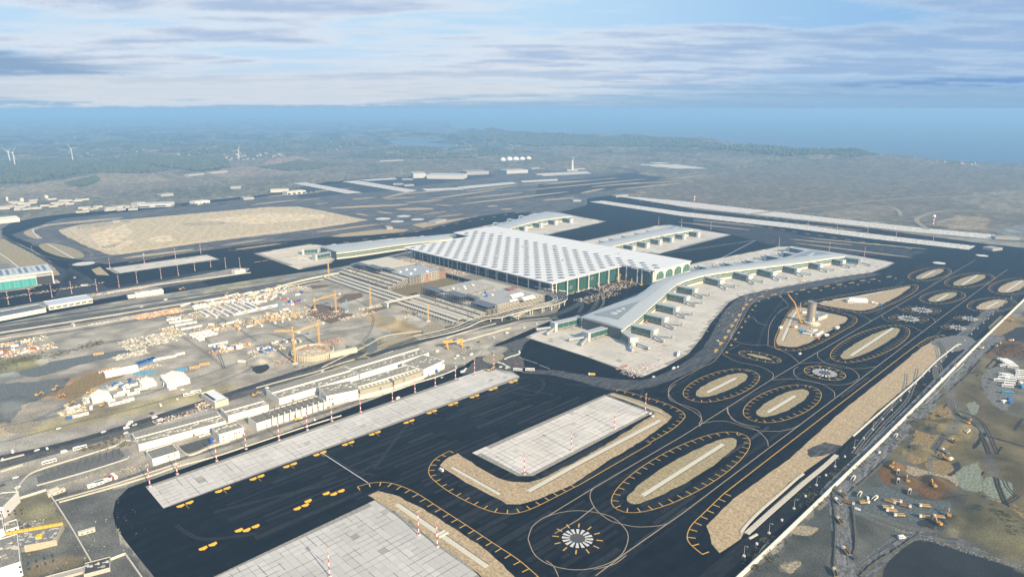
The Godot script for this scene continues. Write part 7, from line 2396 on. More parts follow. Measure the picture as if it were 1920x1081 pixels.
	for q in [[[804.7, -1052], 1, 0], [[805, -1046, 804.5, -1041, 803.1, -1036, 801.7, -1030, 799.6, -1023, 798.4, -1020], 1, 0], [[789.6, -1024], 1, 0], [[762.6, -987, 764.4, -983, 752.8, -975, 739.2, -965, 762.4, -976, 758.9, -969, 753, -961, 745.3, -952, 736, -943], 1, 0], [[797.4, -1001, 793, -993, 786.4, -985, 779.9, -977, 774.8, -970], 1, 0], [[718.2, -917], 1, 1], [[755.9, -940], 1, 2]]:
		for p in pts(q[0]):
			n += 1
			put(bus_b if q[2] else bus_w, Vector3(p.x, 0.1, p.y), deg_to_rad(-15.0 if q[2] < 2 else 60.0), ("blue-roofed bus parked on the gravel, " + ("apart below the white ones" if q[2] == 1 else "slantwise at the right edge")) if q[2] else "white bus in the tight rows beside the borrow pit", "buses parked beside the borrow pit").scale = Vector3.ONE * 1.25
	for q in [[Vector3(705.7, 0, -896.2), 1], [Vector3(699.5, 0, -884.5), 1], [Vector3(692.1, 0, -887.8), 0], [Vector3(764.5, 0, -955), 0]]:
		cabin_one([q[0], 0.4, 7.0, q[1], "%s container below the bus rows%s" % [["white", "blue"][q[1]], ", upper one" if q[0].z < -760 else ""]], "containers below the bus rows")
	# cars
	var car_w := make_car(mt(0.82, 0.82, 0.8, 0.4))
	var car_d := make_car(mt(0.06, 0.065, 0.07, 0.4))
	var van_w := make_car(mt(0.84, 0.83, 0.8, 0.4), true)
	cars = [car_w, car_d, van_w]
	for q in [[Vector3(377.3, 0, -642.4), 0, 70.0, "small white car between two pale trucks"], [Vector3(356, 0, -621.7), 0, -30.0, "white car below the parked tan truck at the fork"], [Vector3(375, 0, -573.7), 2, 10.0, "white van stopped on the haul road near the dark fill"], [Vector3(314.9, 0, -542.8), 1, 25.0, "dark pick-up on the lower haul road beside the berm"], [Vector3(654.3, 0, -969), 2, 55.0, "white van driving on the gravel haul road"], [Vector3(441.2, 0, -741.5), 0, 50.0, "small pale car on the gravel haul road near the berm"], [Vector3(516.7, 0, -725.4), 2, 30.0, "white van beside the excavator at the end of the pit track"]]:
		put(cars[q[1]], q[0] + Vector3(0, 0.2, 0), deg_to_rad(q[2]), q[3], "cars on the haul roads").scale = Vector3.ONE * 1.3
	# white marker stones along the middle of the gravel road
	var g := Geo.new()
	g.block(Vector3.ZERO, Vector3(1.6, 0.9, 1.0))
	g.block(Vector3(0, 0.9, 0), Vector3(1.2, 0.25, 0.7))
	var stone := tag(obj("marker_block", g, mt(0.55, 0.54, 0.5)), "marker block", "marker block") as Node3D
	var path := curve([580.5, -884.5, 606.8, -910, 644.2, -948, 684.2, -991, 710.8, -1016, 730.9, -1037], false, 8)
	for i in range(0, path.size(), 1):
		put(stone, Vector3(path[i].x, 0.1, path[i].y), TURN, "pale marker block dotted along the gravel haul road", "marker blocks on the gravel road")
	# street lamps along the perimeter road
	var lamp := thing("street_lamp", "street lamp", "street lamp")
	g = Geo.new()
	g.tube(Vector3.ZERO, Vector3(0, 11.5, 0), 0.22, 0.14, 6)
	g.beam(Vector3(0, 11.4, 0), Vector3(-2.2, 11.8, 0), 0.16)
	obj("pole", g, mt(0.55, 0.56, 0.56, 0.5), lamp)
	g = Geo.new()
	g.block(Vector3(-2.5, 11.6, 0), Vector3(1.5, 0.3, 0.5))
	obj("lamp_head", g, mt(0.7, 0.7, 0.68, 0.5), lamp)
	g = Geo.new()
	g.block(Vector3.ZERO, Vector3(2.2, 1.4, 2.2))
	obj("foot", g, mt(0.62, 0.6, 0.55), lamp)
	var k := 0
	var lamp_path := pts([214.2, -546.4, 250.2, -581.6, 291.4, -623.7, 334.1, -669.1, 373, -709.4, 416.9, -754.2, 464.4, -802.7, 520.4, -862, 579.3, -924, 633.3, -983, 679.5, -1026, 723.5, -1070, 771.9, -1117, 841, -1186, 908, -1253, 965, -1310, 1026, -1371, 1089, -1433])
	for p in lamp_path:
		put(lamp, Vector3(p.x, 0.1, p.y), TURN + PI / 2, "grey street lamp by the perimeter road's wall, %s from the bottom" % ORDINAL[k], "street lamps of the perimeter road")
		k += 1
	# white boxes between the lamps
	var box := thing("kiosk_box", "box", "box")
	g = Geo.new()
	g.block(Vector3.ZERO, Vector3(2.2, 1.6, 1.6))
	obj("box", g, mt(0.74, 0.74, 0.72), box)
	g = Geo.new()
	g.block(Vector3(0, 1.6, 0), Vector3(2.5, 0.2, 1.9))
	obj("lid", g, mt(0.6, 0.6, 0.58), box)
	for i in lamp_path.size() - 1:
		var p := lamp_path[i].lerp(lamp_path[i + 1], 0.5)
		put(box, Vector3(p.x, 0.2, p.y), TURN, "small white cable box between street lamps of the perimeter road", "cable boxes of the perimeter road")
	# dark shrubs and grass on the rough ground
	var tuft := Geo.new()
	for i in 14:
		var d := Vector3(rng.randfn(), absf(rng.randfn()) * 0.6, rng.randfn()).normalized()
		var a := Vector3(rng.randfn(), rng.randfn(), rng.randfn()).normalized() * 0.35
		var b := Vector3(rng.randfn(), rng.randfn(), rng.randfn()).normalized() * 0.35
		tuft.quad(d * 0.8 - a, d * 0.8 + b, d * 0.8 + a, d * 0.8 - b)
	var m := StandardMaterial3D.new()
	m.vertex_color_use_as_albedo = true
	m.roughness = 0.95
	var where: Array[Transform3D] = []
	var tints: Array[Color] = []
	for area in [[[815.1, -1083, 866.9, -1093], 22.0, 120], [[512.8, -811.8, 583.7, -860.3], 20.0, 110], [[454.6, -754.2, 500.2, -789.3], 14.0, 60], [[542.2, -877.6, 610.2, -944], 9.0, 70], [[356.1, -680.2, 434.8, -740.9], 5.0, 60], [[486.4, -617.9, 495.7, -581.6], 9.0, 40], [[739, -1019, 693.3, -914], 10.0, 30], [[301.1, -632.5, 335.2, -653], 8.0, 60], [[209.9, -526.1, 257.9, -577.3], 5.0, 80], [[-822.2, -1028, -791.8, -1072], 14.0, 160], [[-776.2, -1062, -728.9, -1148], 7.0, 120], [[-301.2, -1067, -246.1, -1148], 12.0, 50], [[-339.8, -1019, -271.8, -1019], 10.0, 40], [[-515.5, -747.5, -475, -767.9], 6.0, 40]]:
		var p := pts(area[0])
		for i in area[2]:
			var q: Vector2 = p[0].lerp(p[1], rng.randf()) + Vector2(rng.randfn(), rng.randfn()) * area[1]
			var s := rng.randf_range(0.8, 2.8)
			where.append(Transform3D(Basis.from_euler(Vector3(0, rng.randf() * TAU, 0)).scaled(Vector3(s, s * 0.8, s)), Vector3(q.x, 0.1 + land_height(q, q.length()), q.y)))
			tints.append([Color(0.05, 0.055, 0.025), Color(0.09, 0.085, 0.03), Color(0.035, 0.04, 0.025), Color(0.13, 0.10, 0.03)][rng.randi_range(0, 3)])
	tag(heap("undergrowth", built(tuft, m), where, tints), "low dark scrub scattered on the rough ground", "scrub")
	# stones along the edge of the dark fill
	rubble("pale stones along the edge of the dark filled ground", Vector3(426.2, 0, -553.7), 62.0, 3.5, 260, [Color(0.3, 0.31, 0.3), Color(0.2, 0.21, 0.22)], 1.6, "edge_stones", -0.62)
	rubble("dark broken stone along the berm by the perimeter wall", Vector3(236.6, 0, -553.5), 22.0, 4.0, 120, [Color(0.12, 0.12, 0.11), Color(0.25, 0.25, 0.22)], 1.4, "edge_stones", 0.9)


var cars := []


func south_plots() -> void:
	var pale := mt(0.84, 0.82, 0.76, 0.7)
	var flat := cover(0.34, 0.325, 0.29, tex.streak_fine, 40.0, tex.blotch, 25.0)
	# plot walls
	for q in [[[-538.4, -630.7, -527.1, -637.2, -504.5, -658.6], "pale plot wall along the top of the south-west plots"], [[-503.9, -657.9, -480.3, -635.7, -437.6, -593.2, -377, -530.9], "long pale plot wall running down between the south-west plots and the bare field"], [[-376.9, -532.5, -359, -549.1], "short pale plot wall across the bottom of the bare field"], [[-359, -549.1, -340.2, -530.2, -325.6, -515.5], "pale plot wall leaving the frame beside the dark apron"]]:
		var p := pts(q[0])
		var root := thing("plot_wall", q[1], "wall", Vector3(p[0].x, 0, p[0].y))
		for i in p.size() - 1:
			var n := int(p[i].distance_to(p[i + 1]) / 9.0) + 1
			for k in n:
				var a := p[i].lerp(p[i + 1], float(k) / n) - p[0]
				var b := p[i].lerp(p[i + 1], (k + 0.985) / n) - p[0]
				var g := Geo.new()
				g.beam(Vector3(a.x, 1.2, a.y), Vector3(b.x, 1.2, b.y), 0.9, 2.4)
				obj("wall_panel", g, mt(0.66, 0.62, 0.54), root)
	block_house("white_house", "white house at the left edge, uppermost of the cut-off ones", Vector3(-527.9, 0, -604.3), Vector3(-511.8, 0, -607.1), 30.0, 12.0, pale, flat, {"windows": [[14, 6, 4, 3, 1.6, 2.0], [14, 6, 4, 7, 1.6, 2.0]], "units": 2})
	block_house("white_house", "white house with square windows at the left edge, below the first", Vector3(-496.3, 0, -561.9), Vector3(-484.9, 0, -571.1), 34.0, 12.0, pale, flat, {"windows": [[18, 5, 4, 3, 1.5, 2.0], [18, 5, 4, 7, 1.5, 2.0]], "units": 3})
	block_house("white_house", "small white house with a row of paired windows beside the building site", Vector3(-487.3, 0, -575.4), Vector3(-479.5, 0, -582.1), 16.0, 7.0, pale, flat, {"windows": [[3, 4.0, 5, 2.2, 1.4, 1.8]], "units": 2})
	block_house("white_house", "big white building with a flat roof full of machinery in the lower left corner", Vector3(-449.3, 0, -506.2), Vector3(-432.5, 0, -519.1), 52.0, 14.0, pale, flat, {"windows": [[20, 6, 5, 4, 1.8, 2.0], [20, 6, 5, 9, 1.8, 2.0]], "units": 14})
	# the concrete shell with yellow formwork
	var shell := thing("building_shell", "half-built concrete shell with yellow formwork along its far edge", "building site", Vector3(-477.7, 0, -544.9))
	var b := Vector3(-430.9, 0, -561.9) - Vector3(-477.7, 0, -544.9)
	shell.rotation.y = atan2(-b.z, b.x)
	var l := b.length()
	var g := Geo.new()
	g.block(Vector3(l / 2, 0, -14), Vector3(l, 5.0, 28))
	obj("floor", g, cover(0.30, 0.315, 0.32, tex.earth_fine, 30.0, tex.blotch, 20.0), shell)
	g = Geo.new()
	g.block(Vector3(l - 12, 0, 0.2), Vector3(26, 7.0, 0.8))
	g.block(Vector3(l + 0.2, 0, -14), Vector3(0.8, 7.0, 28))
	obj("wall", g, mt(0.52, 0.45, 0.34), shell)
	for k in 12:
		g = Geo.new()
		g.block(Vector3(l * (k + 0.5) / 12, 5.0, -28.2), Vector3(l / 12 - 0.3, 2.6, 0.8))
		g.block(Vector3(l * (k + 0.5) / 12, 7.6, -28.0), Vector3(l / 12 - 0.6, 0.3, 2.4))
		obj("formwork_panel", g, mt(0.78, 0.48, 0.06), shell)
	g = Geo.new()
	g.block(Vector3(l - 16, 5.0, -12), Vector3(5, 3.0, 5))
	g.block(Vector3(l - 14, 8.0, -12), Vector3(2, 1.2, 2))
	obj("formwork_box", g, mt(0.8, 0.5, 0.05), shell)
	var bits := Geo.new()
	for k in 60:
		bits.block(Vector3(rng.randf_range(0.1, 0.97) * l, 5.0, -rng.randf_range(3, 25)), Vector3(rng.randf_range(0.4, 3), rng.randf_range(0.2, 1.4), rng.randf_range(0.4, 2)))
	obj("materials", bits, mt(0.42, 0.42, 0.4), shell).set_meta("kind", "stuff")
	# the low walled pit at the bottom
	var pit := block_house("walled_tank", "low concrete tank with dark machinery inside, at the bottom of the bare field", Vector3(-376.9, 0, -516.2), Vector3(-359.3, 0, -525.7), 18.0, 3.0, mt(0.5, 0.47, 0.41), mt(0.05, 0.05, 0.055), {"units": 5})
	block_house("walled_tank", "low concrete shelf along the bottom of the plots", Vector3(-407.2, 0, -508.3), Vector3(-380.9, 0, -522.7), 8.0, 1.5, mt(0.5, 0.46, 0.4), mt(0.4, 0.38, 0.34), {})
	for q in [[Vector3(-457, 0, -669), 0.77, 16.0, 0, "white container, left one of the pair by the fence"], [Vector3(-452.5, 0, -675.7), 0.77, 16.0, 0, "white container, right one of the pair by the fence"], [Vector3(-446.3, 0, -686.1), -0.7, 12.0, 0, "white container standing crosswise in the small red-and-white site"], [Vector3(-449.8, 0, -682.6), -0.5, 7.0, 3, "red container in the small site by the fence"], [Vector3(-414.4, 0, -582.4), 0.6, 14.0, 5, "pale trailer alone on the bare field"], [Vector3(-489.4, 0, -652.5), 0.9, 16.0, 5, "pale roofed stall at the corner of the plots"], [Vector3(-495.1, 0, -656.8), 0.9, 9.0, 5, "small pale stall at the corner of the plots"]]:
		cabin_one(q)
	rubble("building material spread over the small site by the fence", Vector3(-444.9, 0, -698), 20.0, 9.0, 110, [Color(0.5, 0.48, 0.44), Color(0.3, 0.18, 0.12), Color(0.2, 0.2, 0.2), Color(0.45, 0.32, 0.1)], 2.2, "site_material")
	rubble("broken pale material along the yard's foot", Vector3(-489.3, 0, -675.7), 22.0, 2.5, 50, [Color(0.4, 0.38, 0.32), Color(0.3, 0.2, 0.08)], 2.0, "site_material")
	rubble("pale debris between the white houses", Vector3(-481, 0, -595), 14.0, 7.0, 60, [Color(0.4, 0.39, 0.36), Color(0.2, 0.2, 0.2)], 2.2, "site_material")
	rubble("scattered debris over the south-west plots", Vector3(-426.9, 0, -545.6), 60.0, 40.0, 60, [Color(0.4, 0.39, 0.36), Color(0.14, 0.14, 0.13)], 1.8, "site_material")
	rubble("pale debris in the middle of the olive plot", Vector3(-489.9, 0, -623.6), 5.0, 3.5, 26, [Color(0.5, 0.48, 0.42)], 1.8, "site_material")
	for k in 1:
		rubble("fine litter on the bare field", Vector3(-419.2, 0, -587.8), 45.0, 50.0, 90, [Color(0.2, 0.2, 0.19), Color(0.3, 0.3, 0.28)], 1.2, "site_material")


func tower_crane(label: String, at: Vector3, h: float, jib_to: Vector3, back: float, tone := Vector3(0.74, 0.47, 0.16)) -> void:
	var d := (jib_to - at)
	d.y = 0.0
	var root := thing("tower_crane", label, "tower crane", at, atan2(-d.z, d.x))
	var paint := mt(tone.x, tone.y, tone.z, 0.5)
	var g := Geo.new()
	var w := 1.0
	for s in [Vector2(-1, -1), Vector2(1, -1), Vector2(1, 1), Vector2(-1, 1)]:
		g.beam(Vector3(s.x * w, 0, s.y * w), Vector3(s.x * w, h, s.y * w), 0.55)
	var n := int(h / 2.6)
	for k in n:
		for s in [[-1, -1, 1, -1], [1, -1, 1, 1], [1, 1, -1, 1], [-1, 1, -1, -1]]:
			g.beam(Vector3(s[0] * w, h * k / n, s[1] * w), Vector3(s[2] * w, h * (k + 1.0) / n, s[3] * w), 0.38)
	obj("mast", g, paint, root)
	if d.length() > 1.0:
		g = Geo.new()
		var l := d.length()
		for s in [-1.0, 1.0]:
			g.beam(Vector3(-back, h, s), Vector3(l, h, s), 0.5)
		g.beam(Vector3(0, h + 2.6, 0), Vector3(l, h + 1.4, 0), 0.6)
		var m := int(l / 4.0)
		for k in m:
			g.beam(Vector3(l * k / m, h, 1), Vector3(l * (k + 0.5) / m, h + 2.0, 0), 0.4)
			g.beam(Vector3(l * (k + 0.5) / m, h + 2.0, 0), Vector3(l * (k + 1.0) / m, h, -1), 0.4)
		obj("jib", g, paint, root)
		g = Geo.new()
		g.beam(Vector3(0, h, 0), Vector3(0, h + 8, 0), 1.2)
		g.beam(Vector3(0, h + 8, 0), Vector3(l * 0.66, h + 2, 0), 0.25)
		g.beam(Vector3(0, h + 8, 0), Vector3(-back, h + 0.5, 0), 0.25)
		obj("tower_top", g, paint, root)
		g = Geo.new()
		g.block(Vector3(-back + 2.0, h - 3.0, 0), Vector3(4.5, 3.6, 2.6))
		obj("counterweight", g, mt(0.62, 0.6, 0.56), root)
		g = Geo.new()
		g.block(Vector3(1.6, h - 2.4, 1.8), Vector3(2.2, 2.4, 1.8))
		obj("cab", g, mt(0.75, 0.73, 0.68), root)
	g = Geo.new()
	g.block(Vector3.ZERO, Vector3(7.5, 1.4, 7.5))
	obj("foot", g, mt(0.68, 0.65, 0.58), root)


func contractors_yard() -> void:
	# tents
	tent("long white gabled tent in the olive ground left of the yard", Vector3(-610.8, 0, -998), 39.0, 46.0, 17.0, 9.0)
	tent("small grey-white gabled tent between the long tent and the square one", Vector3(-545.1, 0, -951), -50.0, 22.0, 20.0, 9.5)
	tent("large square cream tent with a steep gable", Vector3(-507.6, 0, -960), -50.0, 34.0, 32.0, 14.0)
	tent("cream gabled tent among parked trucks, lowest of the tents", Vector3(-585.2, 0, -898.7), -50.0, 24.0, 24.0, 11.0)
	# rows of long white huts in the yard
	var n := 0
	for q in [
		[Vector3(-626.8, 0, -1337), Vector3(-582.7, 0, -1288)], [Vector3(-616.3, 0, -1347), Vector3(-565.2, 0, -1297)], [Vector3(-606.6, 0, -1357), Vector3(-553.5, 0, -1303)], [Vector3(-600.4, 0, -1373), Vector3(-546.9, 0, -1319)], [Vector3(-591.4, 0, -1383), Vector3(-537.8, 0, -1328)], [Vector3(-582.2, 0, -1393), Vector3(-529.8, 0, -1341)], [Vector3(-575.8, 0, -1404), Vector3(-527.2, 0, -1353)], [Vector3(-635.3, 0, -1328), Vector3(-605.8, 0, -1297)],
		[Vector3(-672.7, 0, -1268), Vector3(-654.6, 0, -1288)], [Vector3(-659.3, 0, -1251), Vector3(-625.2, 0, -1274)], [Vector3(-639.4, 0, -1234), Vector3(-608.8, 0, -1257)], [Vector3(-617.1, 0, -1210), Vector3(-588.8, 0, -1234)], [Vector3(-587.3, 0, -1179), Vector3(-559.4, 0, -1205)], [Vector3(-576.8, 0, -1167), Vector3(-550, 0, -1195)], [Vector3(-567.1, 0, -1160), Vector3(-540.3, 0, -1187)], [Vector3(-558, 0, -1150), Vector3(-550.1, 0, -1157)], [Vector3(-527.5, 0, -1120), Vector3(-502, 0, -1140)],
		[Vector3(-664.2, 0, -1360), Vector3(-647.1, 0, -1380)], [Vector3(-658, 0, -1350), Vector3(-636.7, 0, -1373)], [Vector3(-653.3, 0, -1344), Vector3(-632.6, 0, -1368)], [Vector3(-691.3, 0, -1367), Vector3(-681.9, 0, -1387)], [Vector3(-655.2, 0, -1407), Vector3(-633.4, 0, -1428)], [Vector3(-635, 0, -1387), Vector3(-595.6, 0, -1411)], [Vector3(-628.2, 0, -1439), Vector3(-609, 0, -1465)], [Vector3(-595.7, 0, -1461), Vector3(-581.6, 0, -1476)], [Vector3(-574, 0, -1414), Vector3(-543.2, 0, -1458)], [Vector3(-557.9, 0, -1387), Vector3(-525.7, 0, -1407)]]:
		var a: Vector3 = q[0]
		var b: Vector3 = q[1]
		var len := a.distance_to(b)
		cabin_one([(a + b) * 0.5, atan2(-(b - a).z, (b - a).x), len, 0, "long white hut in the rows of the contractors' yard"], "long huts of the contractors' yard")
		n += 1
	var main := cabin_one([Vector3(-521.4, 0, -1337), atan2(-(Vector3(-489.3, 0, -1367) - Vector3(-549.9, 0, -1303)).z, (Vector3(-489.3, 0, -1367) - Vector3(-549.9, 0, -1303)).x), (Vector3(-489.3, 0, -1367) - Vector3(-549.9, 0, -1303)).length(), 0, "longest white hut, a gleaming bar along the lower edge of the contractors' yard"])
	main.scale.y = 1.6
	cabin_one([Vector3(-492.8, 0, -1380), 0.6, 12.0, 2, "turquoise cabin at the end of the longest white hut"])
	# loose containers and stores in the yard and the plots round it
	var words := ["white", "blue", "sky blue", "red", "orange", "cream"]
	var spots := [
		[[-644.4, -1387, -591.5, -1504, -513.7, -1428, -529.5, -1360], 27, [0, 0, 0, 5, 4, 5], "in the upper yard"], [[-581.4, -1229, -566.1, -1274, -496.7, -1274, -457.7, -1251, -505.9, -1208, -542.9, -1197], 24, [0, 0, 5, 4, 4], "below the longest hut"], [[-529.9, -1129, -471.5, -1143, -459.3, -1111, -497.5, -1088], 14, [0, 0, 5, 1, 4], "at the yard's lower tip"], [[-577.8, -1488, -535.8, -1544, -471.2, -1480, -463.5, -1428, -523.3, -1400], 26, [0, 0, 3, 4, 1, 5], "in the yard by the motorway"], [[-491, -1400, -453.7, -1421, -445.1, -1380, -476.9, -1380], 8, [1, 3, 0, 1], "around the blue crescent"], [[-513.1, -1310, -476, -1360, -409.8, -1286, -457.7, -1251], 24, [0, 5, 4, 4, 5], "at the yard's right end"], [[-422.8, -1138, -383, -1162, -370.9, -1143, -397.9, -1120], 8, [0, 0, 5], "by the left foundation crane"], [[-441.1, -1120, -405.7, -1111, -399.9, -1084, -422.3, -1076], 9, [5, 4, 1, 0], "by the spoil heaps"],
		[[-875.4, -1102, -810.6, -1113, -790.4, -1085, -851.9, -1069], 13, [0, 3, 5, 0, 4], "at the left edge above the scrub"], [[-908, -1136, -849.6, -1148, -837.6, -1124, -887, -1107], 9, [5, 0, 4, 1], "along the left motorway verge"], [[-610, -951, -567.1, -977, -547.4, -943, -585.9, -926], 13, [5, 0, 2, 1], "between the tents"], [[-612.9, -898.7, -604.1, -903, -589.6, -883.6, -600.5, -883.6], 5, [0, 5], "around the lowest tent"], [[-616.2, -868.9, -600.7, -876.2, -587.5, -854.7, -601.2, -847.7], 7, [5, 5, 0], "by the cream blocks"]]
	for s in spots:
		var p := pts(s[0])
		var box := Rect2(p[0], Vector2.ZERO)
		for q in p:
			box = box.expand(q)
		var k := 0
		while k < s[1]:
			var at := box.position + Vector2(rng.randf(), rng.randf()) * box.size
			if not Geometry2D.is_point_in_polygon(at, p):
				continue
			var kind: int = s[2][rng.randi_range(0, s[2].size() - 1)]
			cabin_one([Vector3(at.x, 0.1, at.y), TURN + (PI / 2 if rng.randf() < 0.35 else 0.0) + rng.randf_range(-0.12, 0.12), rng.randf_range(5.0, 13.0), kind, "%s container %s" % [words[kind], s[3]]], "loose containers of the contractors' ground")
			k += 1
	for q in [[Vector3(-565.6, 0, -910), 0.7, 14.0, 0], [Vector3(-564.7, 0, -920), 0.7, 16.0, 0], [Vector3(-548, 0, -916), 0.7, 16.0, 0], [Vector3(-549.2, 0, -883.6), 0.68, 24.0, 0], [Vector3(-542.6, 0, -893), 0.68, 14.0, 0], [Vector3(-545.2, 0, -932), 0.7, 18.0, 0], [Vector3(-566.4, 0, -889.2), 0.7, 12.0, 0], [Vector3(-560.8, 0, -878), -0.9, 9.0, 0], [Vector3(-579.8, 0, -867.1), -1.1, 9.0, 0], [Vector3(-583.5, 0, -840.8), 0.6, 12.0, 0], [Vector3(-577.7, 0, -846), 0.6, 12.0, 0], [Vector3(-589.7, 0, -834.1), 0.6, 8.0, 1], [Vector3(-515.4, 0, -945), -1.0, 7.0, 1], [Vector3(-500.1, 0, -934), 0.6, 10.0, 0], [Vector3(-520.2, 0, -951), -1.1, 12.0, 0]]:
		cabin_one([q[0], q[1], q[2], q[3], "%s cabin beside the tents of the lower yard" % words[q[3]]], "cabins beside the tents")
	# the line of blue containers, and white ones that continue it
	for k in 14:
		var at: Vector3 = Vector3(-603.2, 0, -1033).lerp(Vector3(-589.7, 0, -1057), k / 13.0)
		cabin_one([at, TURN + PI / 2, 12.0, 1, "bright blue container in the tight row near the long tent"], "blue container row")
	for q in [[Vector3(-579.5, 0, -1057), 22.0], [Vector3(-571.1, 0, -1065), 8.0], [Vector3(-564.7, 0, -1067), 12.0], [Vector3(-557.4, 0, -1080), 14.0]]:
		cabin_one([q[0], 0.7, q[1], 0, "white container continuing the line of blue ones"], "white containers after the blue row")
	cabin_one([Vector3(-440.9, 0, -1045), -0.1, 12.0, 0, "white truck box alone on the grey ground left of the round foundation"])
	for q in [[Vector3(-521.5, 0, -1009), 2, "sky-blue pipes' stack lying on the grey ground, rightmost"], [Vector3(-578.9, 0, -993), 2, "sky-blue stack right of the long tent, left half"], [Vector3(-564.5, 0, -995), 2, "sky-blue stack right of the long tent, right half"], [Vector3(-506.1, 0, -1019), 4, "orange container out on the grey ground"], [Vector3(-496.5, 0, -1033), 4, "yellow-orange container beside the blue one on the grey ground"], [Vector3(-695.1, 0, -1081), 4, "yellow container on the edge of the wet ground"]]:
		cabin_one([q[0], 0.5, 15.0, q[1], q[2]])
	# heaps of formwork, timber and steel
	var timber := [Color(0.62, 0.48, 0.30), Color(0.66, 0.58, 0.44), Color(0.5, 0.36, 0.2), Color(0.72, 0.68, 0.58)]
	var orange := [Color(0.62, 0.30, 0.12), Color(0.66, 0.45, 0.2), Color(0.7, 0.62, 0.5), Color(0.5, 0.22, 0.1)]
	var bright := [Color(0.78, 0.72, 0.6), Color(0.8, 0.78, 0.72), Color(0.62, 0.5, 0.3), Color(0.4, 0.38, 0.34), Color(0.72, 0.45, 0.08)]
